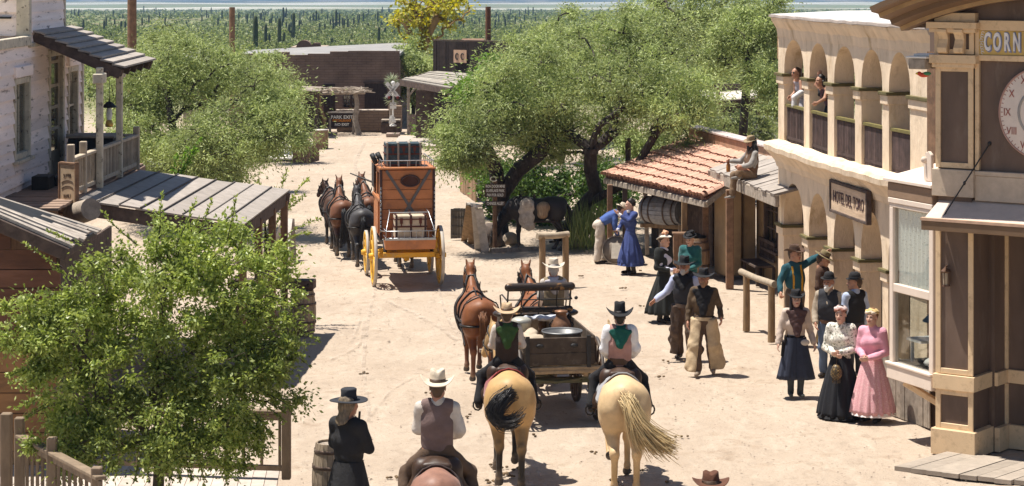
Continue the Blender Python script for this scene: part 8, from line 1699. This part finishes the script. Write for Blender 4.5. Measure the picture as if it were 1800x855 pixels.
def buttons(m, xs=(-.045, .045), zs=(.02, .09, .16)):
    def f(P_):
        j, k = P_['j'], P_['k']; pr = torso(P_, .03); mb = MB()
        for x in xs:
            for z in zs: c = j['pel'] + P_['sp'] * (.10 + z) * k + P_['sd'] * x * k; d = np.linspace(.0, .3, 60); v = field(pr, c - np.outer(d, P_['fw'])); mb.ell(Vector(c - P_['fw'] * d[int(np.argmax(v > 0))]), (.013, .010, .013), 8)
        mb.build('buttons', m, P_['t'], world=False)
    return f
def coatskirt(m, hem=.45, r=.30, name='coat_skirt'): return skirt(m, hem, r, .175, 9, name, 1.0, 1.05, 0, .04, .03)
def extra(fn): return fn

BLK = cloth('black_cloth', (.016, .015, .016)); BLKF = cloth('black_felt', (.018, .017, .018)); CHR = cloth('charcoal_cloth', (.035, .035, .04)); WHT = cloth('white_cotton', (.68, .66, .66), .05); OFF = cloth('offwhite_cotton', (.52, .46, .40)); BRNC = cloth('brown_cloth', (.10, .062, .04)); TANF = cloth('tan_felt', (.44, .31, .19)); CRMF = cloth('cream_felt', (.55, .46, .35)); BRNF = cloth('brown_felt', (.075, .042, .027)); LTH = M('brown_leather', (.085, .042, .022), rough=.5, var=.3, bump=.3); BOOT = M('dark_boot', (.03, .022, .018), rough=.5, bump=.15); BOOTB = M('brown_boot', (.14, .085, .05), rough=.6, bump=.2)
GREENK = cloth('green_kerchief', (.035, .075, .022)); TEALK = cloth('teal_kerchief', (.01, .085, .065)); NAVY = cloth('navy_trouser', (.03, .035, .055)); DENIM = cloth('denim', (.09, .12, .18)); MAUVE = cloth('mauve_vest', (.155, .105, .095)); MAUV2 = cloth('dusty_pink_vest', (.36, .20, .17))
HBLK = M('dark_hair', (.018, .013, .011), rough=.45, bump=.5, bsc=120); HBRN = M('brown_hair', (.07, .04, .022), rough=.45, bump=.5, bsc=120); HGRY = M('grey_white_hair', (.45, .42, .39), rough=.5, bump=.5, bsc=120); HBLD = M('streaked_blond_hair', (.17, .125, .08), rough=.5, st=(4, 4, .6), scale=14, var=.5, bump=.5, bsc=60)
RIDE = dict(h=(.10, 0, .92), k=(.38, -.24, .64), a=(.44, -.07, .24), e=(.25, .0, 1.15), w=(.13, -.26, 1.06))
def at(x, y, z=0.0): return G(x, y, z)

# riders
person('rider in a green kerchief and tan hat on the buckskin horse', (-.07, 30.55, .80), 183, 1.50, RIDE, SKIN_C, [shirt(OFF, .012, 0), vest(cloth('dark_brown_vest', (.04, .027, .022))), trousers(BLK), shoes(BOOT), kerchief(GREENK, True, .30), hair_short(HBRN), hat(TANF, .215, .125, .08, .07, .02, .025, band=LTH)], hands=('fist', 'fist'))
person('rider in teal kerchief, pink vest and black hat on the palomino horse', (1.43, 30.2, .82), 181, 1.50, dict(RIDE, wL=(.17, -.22, 1.0), wR=(-.2, -.25, 1.0)), SKIN_C, [shirt(WHT, .016, .085, ru=.07, re=.068, rw=.058), vest(MAUV2, .028), sash(LTH, .165, .05, .0), trousers(BLK), shoes(BOOT), kerchief(TEALK, True, .26), hair_short(HBLK), hat(BLKF, .215, .175, .084, .085, .025, .02, band=None)], hands=('fist', 'fist'))
person('rider in a mauve vest and cream hat on the roan horse at the bottom edge', (-.83, 25.4, .545), 180, 1.74, dict(RIDE, sL=(.185, .01, 1.42), eL=(.22, -.06, 1.16), wL=(.10, -.26, 1.22), k=(.36, -.18, .64), a=(.42, .02, .22)), SKIN_B, [shirt(OFF, .016, ru=.072, re=.068, rw=.056), vest(MAUVE, .028, low=.12), trousers(BRNC), shoes(BOOTB), hair_short(HBRN), hat(CRMF, .195, .15, .082, .075, .02, .04, band=LTH)], hands=('open', 'fist'))
SIT = dict(pel=(0, 0, .96), h=(.09, -.02, .93), k=(.13, -.42, .97), a=(.13, -.52, .50), e=(.25, .0, 1.15), w=(.12, -.28, 1.10))
person('buckboard driver in a light vest and pale hat sitting on the high wagon seat', (.66, 36.2, .56), 187, 1.60, SIT, SKIN_B, [shirt(OFF, .014), vest(cloth('sand_vest', (.24, .185, .115)), .026), trousers(BRNC), shoes(BOOT), kerchief(cloth('white_scarf', (.5, .46, .48)), True, .2), hair_short(HGRY), hat(cloth('pale_grey_felt', (.50, .43, .34)), .195, .14, .084, .06, .01, .01, band=BRNF)], hands=('fist', 'fist'))
# black coat man
def long_gun(P_):
    mb = MB(); a = Vector(P_['j']['wL']) + Vector((.02, -.06, -.02)); mb.tube([a + Vector((0, .04, -.12)), a + Vector((.0, .0, .0)), a + Vector((-.01, -.03, .32))], [.02, .018, .014], 6); mb.build('gun', IRON, P_['t'], world=False)
person('long haired man in long black coat and flat black hat beside a barrel', (-1.93, 26.9, 0), 148, 1.80, dict(eL=(.25, -.06, 1.16), wL=(.10, -.28, 1.20), eR=(-.24, -.06, 1.16), wR=(-.02, -.27, 1.12)), SKIN_B, [trousers(BLK), shoes(BOOT), jacket(cloth('black_coat', (.022, .021, .022)), .036, .12, False, 'long_coat', .074, .066, .056), coatskirt(MC['black_coat'], .40, .29), hair_long(HBLD, .30, .075, .075), hat(cloth('charcoal_felt', (.03, .031, .036)), .21, .14, .088, .0, -.012, .0, band=BLKF, dent=.004, z0=.055), long_gun], hands=('fist', 'relax'))
person('person whose brown felt hat alone shows at the bottom edge', (2.0, 22.9, 0), 180, 1.72, {}, SKIN_B, [shirt(OFF), trousers(BRNC), shoes(BOOT), hair_short(HBRN), hat(cloth('chocolate_felt', (.10, .042, .024)), .19, .125, .08, .05, .01, .03, band=BRNF)])
# couple by the barrel lid
person('man in a blue shirt and white trousers bending forward to a woman', at(1058, 463), 92, 1.70, dict(pel=(0, .06, .95), ch=(0, -.19, 1.10), up=(0, -.32, 1.18), nk=(0, -.38, 1.21), hd=(0, -.49, 1.27), sL=(.17, -.31, 1.19), sR=(-.17, -.31, 1.19), eL=(.2, -.30, .92), wL=(.16, -.36, .70), eR=(-.2, -.30, .92), wR=(-.16, -.36, .70), h=(.09, .05, .92), kL=(.10, -.02, .5), kR=(-.10, .08, .5), aL=(.11, -.06, .09), aR=(-.11, .12, .09)), SKIN_C, [shirt(cloth('blue_shirt', (.06, .105, .29)), .014, ru=.07, re=.062, rw=.05), trousers(cloth('white_trouser', (.55, .48, .40)), .012), shoes(BOOT), sash(LTH, .16, .03, .04), hair_short(HBRN), hat(CRMF, .17, .11, .08, .03, .01)], pitch=28)
def held_book(P_): MB().box(Vector(P_['j']['wR']) + Vector((.03, -.10, -.01)), (.14, .05, .03), 0).build('book', LTH, P_['t'], world=False)
BLUED = cloth('blue_dress_cloth', (.045, .065, .19))
person('woman in a long blue dress holding the face of the bending man', at(1108, 482), -58, 1.66, dict(eR=(-.22, -.14, 1.12), wR=(-.10, -.30, 1.03), eL=(.20, -.20, 1.28), wL=(.04, -.36, 1.44)), SKIN_C, [shirt(BLUED, .012, .075, cuff=WHT, name='bodice'), skirt(BLUED, .24, .31, .125, 13, amp=.07), skirt(BLUED, .20, .325, .28, 20, 'hem_flounce', 1.0, 1, 0, -.62, .03), shoes(BOOT, tall=.5), hair_up(HBLK), hsdf('collar', [rc((-.03, -.03, -.15), (.03, -.03, -.15), .05, .05, .02)], WHT), held_book], fem=True, yaw=-25, hands=('open', 'relax'))
# women and men in the middle of the street
def flower_hat(col, col2):
    def f(P_):
        hat(col, .155, .06, .09, .02, .02, .0, dome=True, z0=.075, tilt=-12)(P_); A = np.array(P_['HM']); rg = random.Random(4); pr = []
        for i in range(9): pr.append(rc((rg.uniform(-.06, .06), rg.uniform(-.06, .05), .15 + rg.uniform(0, .05)), (rg.uniform(-.06, .06), rg.uniform(-.06, .05), .17 + rg.uniform(0, .05)), .026, .02, .01))
        V, Q = surf(pr, .009); obj_np('hat_flowers', V @ A[:3, :3].T + A[:3, 3], Q, col2, P_['t'])
    return f
def hems(m, z, r_, wd=.012):
    return skirt(m, z, r_, r_ * .985, 13, 'hem_trim', 1.0, 1, 0, (z + .028) / 1 - .96, .05)
person('woman in a black dress suit and white flowered hat facing right', at(1167, 566), 48, 1.68, dict(eR=(-.23, .0, 1.12), wR=(-.05, -.25, 1.06), eL=(.22, .0, 1.12), wL=(.04, -.26, 1.06)), SKIN_C, [shirt(cloth('white_blouse', (.60, .60, .72), .05), .010, cuff=WHT, name='blouse'), jacket(cloth('black_dress', (.020, .021, .019)), .018, .06, True, 'jacket', .07, .06, .05, .088, .8), skirt(MC['black_dress'], .17, .37, .125, 13, amp=.07), shoes(BOOT, tall=.4), hair_up(HBRN), flower_hat(cloth('white_straw', (.66, .60, .52)), cloth('peach_flower', (.62, .33, .20)))], fem=True, yaw=12)
TEAL = cloth('teal_satin', (.012, .095, .095), sheen=.3)
person('woman in a teal blouse and black feathered hat looking down', at(1213, 556), -20, 1.62, dict(eR=(-.22, .0, 1.12), wR=(-.08, -.24, 1.04), eL=(.22, .0, 1.12), wL=(.02, -.25, 1.02)), SKIN_C, [shirt(TEAL, .014, .088, name='blouse'), skirt(BLK, .1, .34, .125), shoes(BOOT), hair_up(HBLK), hat(BLKF, .15, .075, .085, .02, .01, dome=True, z0=.075), hsdf('hat_feathers', [rc((-.07, 0, .13), (.06, .04, .16), .04, .045, .04), rc((.02, .05, .15), (.10, .09, .10), .04, .02, .03)], BLKF, wr=.008)], fem=True, pitch=14, yaw=-8)
person('walking man in dark vest, black hat and fringed brown chaps holding one hand out', at(1203, 632), -18, 1.74, dict(sR=(-.185, .0, 1.42), eR=(-.30, -.06, 1.19), wR=(-.46, -.20, 1.06), kL=(.11, -.10, .5), aL=(.12, .02, .088), kR=(-.11, .0, .5), aR=(-.12, .14, .088)), SKIN_B, [shirt(cloth('pale_blue_shirt', (.42, .45, .60), .06), .014, ru=.068, re=.064, rw=.055), vest(CHR, .026), trousers(BRNC), chaps(cloth('brown_chaps', (.085, .058, .042), .25), .11, .02, wr=.010), shoes(BOOT), kerchief(BLK, False, .2), hair_short(HGRY), beard(HGRY, .02), hat(BLKF, .19, .13, .085, .03, .015, .02), hsdf('gauntlet', [], LTH) if False else sash(LTH, .168, .035, -.03)], hands=('relax', 'open'))
person('walking man in a brown jacket, wide black hat and flared pale chaps', at(1237, 657), -8, 1.72, dict(eL=(.27, .06, 1.15), wL=(.30, -.10, .98), eR=(-.25, .06, 1.13), wR=(-.27, -.02, .90), kL=(.12, -.02, .5), aL=(.15, .10, .088), kR=(-.10, -.14, .51), aR=(-.09, -.20, .088)), SKIN_B, [trousers(BRNC), jacket(cloth('brown_jacket', (.10, .066, .038), .2), .018, .06, False), buttons(OFF), chaps(cloth('pale_chaps', (.46, .345, .215), .12), .125, .035, wr=.006), shoes(M('tan_shoe', (.25, .19, .14))), kerchief(BLK, False, .42), hair_short(HGRY), beard(M('sandy_beard', (.30, .17, .10), bump=.4, bsc=120), .04), hat(BLKF, .19, .125, .085, .04, .02, .02), sash(BLK, .17, .03, -.0)])
# by the hotel arches
person('man in teal shirt and yellow suspenders leaning a raised arm on the arches', at(1397, 606), 18, 1.76, dict(sL=(.19, .01, 1.44), eL=(.38, .03, 1.52), wL=(.58, .02, 1.62), sR=(-.18, .01, 1.40), eR=(-.30, -.02, 1.16), wR=(-.36, -.16, .98), pel=(.02, 0, .96)), SKIN_A, [shirt(cloth('dark_teal_shirt', (.02, .075, .095)), .014, ru=.068, re=.060, rw=.05), trousers(cloth('dark_tan_trouser', (.13, .092, .062))), suspenders(cloth('yellow_braces', (.48, .25, .02))), shoes(BOOT), hair_short(HBRN), hat(BRNF, .18, .12, .08, .05, .012, .03)], hands=('open', 'fist'), yaw=28)
person('person in a brown jacket and olive hat leaning against the hotel pillar', at(1447, 607), 62, 1.66, dict(eR=(-.25, .02, 1.13), wR=(-.22, -.1, .92), kL=(.10, -.06, .5)), SKIN_A, [trousers(cloth('mustard_trouser', (.42, .30, .12)), .01), jacket(cloth('dark_brown_jacket', (.065, .034, .022)), .028, .14), shoes(BOOT), shirt(BRNC, .008), hair_short(HBRN), hat(cloth('olive_felt', (.20, .155, .08)), .185, .12, .085, .0, -.01, .02, band=BRNF, tilt=14)], yaw=20, pitch=15)
person('white bearded man in a black bowler hat and open dark vest', at(1457, 663), -22, 1.70, dict(eR=(-.24, .0, 1.13), wR=(-.20, -.14, .95)), SKIN_B, [shirt(cloth('tan_shirt', (.36, .29, .215)), .018, ru=.07, re=.064, rw=.052), vest(CHR, .028, low=.2), trousers(DENIM), sash(LTH, .166, .03, .0), shoes(BOOT), hair_short(HGRY), beard(M('white_beard', (.66, .63, .58), bump=.4, bsc=120), .045), hat(BLKF, .14, .125, .08, .018, .0, dome=True, band=BLK)], yaw=-10)
person('moustached man in a black bowler hat and black vest turned away', at(1502, 664), -152, 1.70, dict(eL=(.24, .0, 1.13), wL=(.16, -.2, 1.0)), SKIN_A, [shirt(cloth('light_blue_shirt', (.38, .44, .58), .06), .016, ru=.068, re=.062, rw=.052), vest(BLK, .03, low=.14), trousers(CHR), shoes(BOOT), hair_short(HBRN), moustache(HBRN), hat(BLKF, .14, .125, .08, .018, .0, dome=True, band=BLK)], yaw=62)
def holster(P_):
    j = P_['j']; mb = MB(); mb.bar(Vector(j['pel']) + Vector((-.18, -.03, -.03)), Vector(j['pel']) + Vector((-.20, -.03, -.26)), .09, .05); mb.ell(Vector(j['pel']) + Vector((-.18, -.05, .03)), (.02, .035, .06), 8); mb.build('holster', BLK, P_['t'], world=False)
    mb = MB(); mb.ell(Vector(j['pel']) + Vector((.13, -.12, -.03)), (.075, .025, .05), 12); mb.build('pouch', OFF, P_['t'], world=False)
def culottes(m):
    def f(P_):
        j, k = P_['j'], P_['k']
        for q, s in (('L', 1), ('R', -1)):
            L = []
            for i in range(10):
                f_ = i / 9; z = j['pel'][2] + .04 - (j['pel'][2] + .04 - .30 * k) * f_; r = (.135 + .06 * f_) * k if f_ > .15 else .14 * k; L.append(((s * (.035 + .09 * f_) * k, -.01, z), r, r * (.85), .05 * f_, .5 + s, 9))
            L.append(((s * .125 * k, -.01, .31 * k), .15 * k, .12 * k, 0, 0, 9)); loft('culotte_leg', L, m, P_['t'])
    return f
person('smiling dark haired woman in black hat, tan blouse and navy culottes', at(1399, 697), 2, 1.66, dict(e=(.245, .05, 1.12), w=(.30, -.03, .90), kL=(.09, -.05, .5), kR=(-.09, .0, .5), aL=(.07, -.02, .09), aR=(-.08, .04, .09)), SKIN_C, [shirt(cloth('beige_blouse', (.50, .40, .33), .06), .012, .074, ru=.068, re=.064, rw=.052, name='blouse'), culottes(NAVY), sash(BLK, .145, .045, .03), holster, shoes(cloth('grey_green_boot', (.055, .06, .058)), tall=.7), kerchief(cloth('brown_scarf', (.09, .05, .045)), False, .40), hair_long(HBLK, .42, .05, .075, True), hat(BLKF, .165, .125, .08, .055, .015, .02)], fem=True)
FLOR = M('floral_blouse', (.66, .62, .54), rough=.9, var=.05, scale=9, col2=(.13, .13, .09), mk=(.52, .57), msc=30, bump=.2)
def beaded_bag(P_):
    c = Vector(P_['j']['wR']) + Vector((.03, -.06, -.24)); mb = MB(); mb.lathe([(0, -.14), (.04, -.13), (.085, -.07), (.09, 0), (.06, .07), (.03, .10), (0, .10)], c, 16); mb.tube([c + Vector((0, 0, .09)), c + Vector((0, .03, .2))], .006, 4)
    for i in range(12): a = i * .52; mb.tube([c + Vector((.06 * math.cos(a), .06 * math.sin(a), -.10)), c + Vector((.06 * math.cos(a), .06 * math.sin(a), -.18))], .006, 4)
    mb.build('beaded_bag', M('bead_gold', (.05, .035, .02), rough=.4, col2=(.5, .33, .12), mk=(.54, .6), msc=60), P_['t'], world=False)
def floral_cap(c1, c2, z=.10):
    return lambda P_: (hsdf('hat', [rc((-.06, -.02, z), (.06, -.02, z), .045, .045, .03), rc((-.05, .04, z + .01), (.05, .05, z + .01), .05, .05, .03), rc((0, -.06, z - .01), (0, -.05, z + .02), .04, .04, .03)], c1, wr=.008)(P_), hsdf('hat_trim', [rc((-.075, -.05, z - .02), (-.05, -.085, z - .01), .024, .02, .01), rc((.05, -.09, z - .01), (.085, -.03, z - .015), .024, .02, .01), rc((-.01, -.09, z + .0), (.03, -.09, z + .01), .022, .02, .01)], c2, wr=.004)(P_))
person('woman in white floral blouse and long black skirt holding a beaded bag', at(1478, 732), -24, 1.66, dict(eR=(-.25, .01, 1.10), wR=(-.02, -.24, 1.03), eL=(.24, .01, 1.10), wL=(.05, -.24, 1.06)), SKIN_C, [shirt(FLOR, .014, .088, cuff=FLOR, ru=.078, re=.066, rw=.048, name='blouse'), skirt(cloth('black_skirt', (.014, .014, .017)), .02, .37, .135, 14, amp=.075), skirt(BLK, -.005, .385, .36, 34, 'hem_ruffle', 1.0, 1, 0, -.90, .035), sash(NAVY, .135, .03, .07), shoes(BOOT), hair_up(HBLK), floral_cap(cloth('pink_white_flower', (.58, .45, .42)), cloth('rust_flower', (.30, .13, .09))), beaded_bag], fem=True, hands=('relax', 'relax'))
PINK = cloth('pink_cotton', (.66, .31, .38), .05); PINKS = M('pink_print', (.58, .29, .31), rough=.9, var=.06, scale=9, col2=(.70, .48, .46), mk=(.52, .58), msc=60, bump=.15)
person('blond woman in a pink blouse and long pink patterned dress with black shoes', at(1533, 740), -34, 1.67, dict(eR=(-.23, .02, 1.10), wR=(-.03, -.24, 1.04), eL=(.235, .02, 1.10), wL=(.05, -.24, 1.03), aL=(.12, -.05, .09), aR=(-.06, -.03, .09)), SKIN_C, [shirt(PINK, .014, .080, ru=.072, re=.064, rw=.048, name='blouse'), skirt(PINKS, .13, .345, .145, 17, amp=.06), skirt(cloth('lace_hem', (.70, .62, .58), .05), .10, .35, .342, 30, 'hem_lace', 1.0, 1, 0, -.80, .03), shoes(BLK), hair_up(M('light_brown_hair', (.20, .10, .045), bump=.5, bsc=120)), floral_cap(cloth('straw_yellow', (.58, .42, .18)), cloth('cream_flower', (.66, .55, .42)))], fem=True, pitch=-4)
# man sitting on the plank roof with a bottle
def bottle(P_):
    c = Vector(P_['j']['wR']) + Vector((-.03, -.05, -.10)); MB().lathe([(0, -.13), (.042, -.13), (.045, -.10), (.045, .02), (.018, .07), (.016, .13), (0, .13)], c, 14).build('bottle', M('amber_bottle', (.35, .13, .015), rough=.1, bump=0, spec=.6), P_['t'], world=False)
rm = lerp(F0, F1, .52) + Vector((.22, 0, .05)); rm.z = 2.42 - .86 * .93
person('bearded long haired man in brown sitting on the plank roof edge holding a bottle', rm, -72, 1.64, dict(h=(.09, -.02, .92), kL=(.10, -.34, 1.10), aL=(.10, -.36, .93), kR=(-.14, -.36, .92), aR=(-.15, -.40, .48), eR=(-.36, -.10, 1.20), wR=(-.46, -.30, 1.20), eL=(.24, -.12, 1.17), wL=(.09, -.30, 1.12), tL=(.1, -1, -.1), tR=(-.2, -1, -.25)), SKIN_B, [shirt(cloth('grey_white_shirt', (.30, .275, .25)), .016, ru=.066, re=.06, rw=.05), vest(cloth('rust_vest', (.15, .085, .05)), .03, low=.14), trousers(cloth('dusty_brown_trouser', (.19, .125, .075)), .004), shoes(cloth('grey_shoe', (.20, .18, .16))), hair_long(HBLK, .28, .05, .07, True), beard(HBLK, .10), hat(cloth('worn_olive_felt', (.27, .20, .12)), .165, .11, .085, .02, .012, .02), bottle], yaw=18, pitch=10, hands=('relax', 'fist'))
# gallery women
q = hp(0, .42, -.34, ZF + .05)
person('woman in dark glasses and pale striped dress leaning out of the first upper arch', q, -70, 1.52, dict(ch=(0, -.08, 1.22), up=(0, -.17, 1.36), nk=(0, -.19, 1.44), hd=(.02, -.25, 1.57), sL=(.155, -.17, 1.37), sR=(-.155, -.17, 1.37), eL=(.22, -.22, 1.13), wL=(.15, -.36, 1.02), eR=(-.21, -.15, 1.12), wR=(-.16, -.30, 1.02)), SKIN_A, [lambda P_: sdf_obj('dress_top', torso(P_, .012), .0145, M('striped_dress', (.34, .30, .32), st=(9, 9, .1), scale=5, var=.2, bump=.1), P_['t'], cuts=[(P_['j']['up'] + V3((0, 0, .01)), (0, 0, 1)), (P_['j']['pel'], (0, 0, -1))]), skirt(MC.get('striped_dress') or cloth('grey_dress', (.42, .39, .41)), .2, .26, .13), shoes(BOOT), hair_long(HBRN, .28, .05, .07), hsdf('sunglasses', [rc((q_ * .034, -.098, .012), (q_ * .036, -.098, .012), .026, .026, .004, ((0, 1, 0), .4)) for q_ in (-1, 1)], BLACK, .006), lambda P_: sdf_obj('shawl', [rc(P_['j']['eL'], P_['j']['wL'], .06, .055, .03), rc(P_['j']['wL'], P_['j']['wL'] + V3((0, 0, -.16)), .05, .06, .03)], .014, WHT, P_['t'])], fem=True, yaw=8)
q = hp(1, .42, -.34, ZF + .05)
person('woman in a dark red dress with curls leaning out of the second upper arch', q, -66, 1.50, dict(ch=(0, -.09, 1.22), up=(0, -.19, 1.34), nk=(0, -.22, 1.42), hd=(0, -.28, 1.52), sL=(.155, -.18, 1.36), sR=(-.155, -.18, 1.36), eL=(.22, -.30, 1.14), wL=(.06, -.40, 1.04), eR=(-.30, -.20, 1.42), wR=(-.18, -.20, 1.62)), SKIN_A, [lambda P_: sdf_obj('bodice', torso(P_, .016), .0145, cloth('wine_satin', (.07, .012, .02), sheen=.3), P_['t'], cuts=[(P_['j']['up'], (0, 0, 1)), (P_['j']['pel'], (0, 0, -1))], wr=.004), skirt(MC.get('wine_satin') or BLK, .15, .3, .13), shoes(BOOT), hair_up(HBLK), hsdf('curls', [rc((q_ * .08, .03, .0), (q_ * .1, .04, -.12), .04, .03, .03) for q_ in (-1, 1)], HBLK, wr=.008), lambda P_: sdf_obj('ruffle', [rc(P_['j']['sL'], P_['j']['ch'] + V3((.08, -.12, 0)), .05, .04, .03), rc(P_['j']['sR'], P_['j']['ch'] + V3((-.08, -.12, 0)), .05, .04, .03)], .014, BLK, P_['t'], wr=.01, wsc=25)], fem=True, yaw=6, hands=('relax', 'open'))
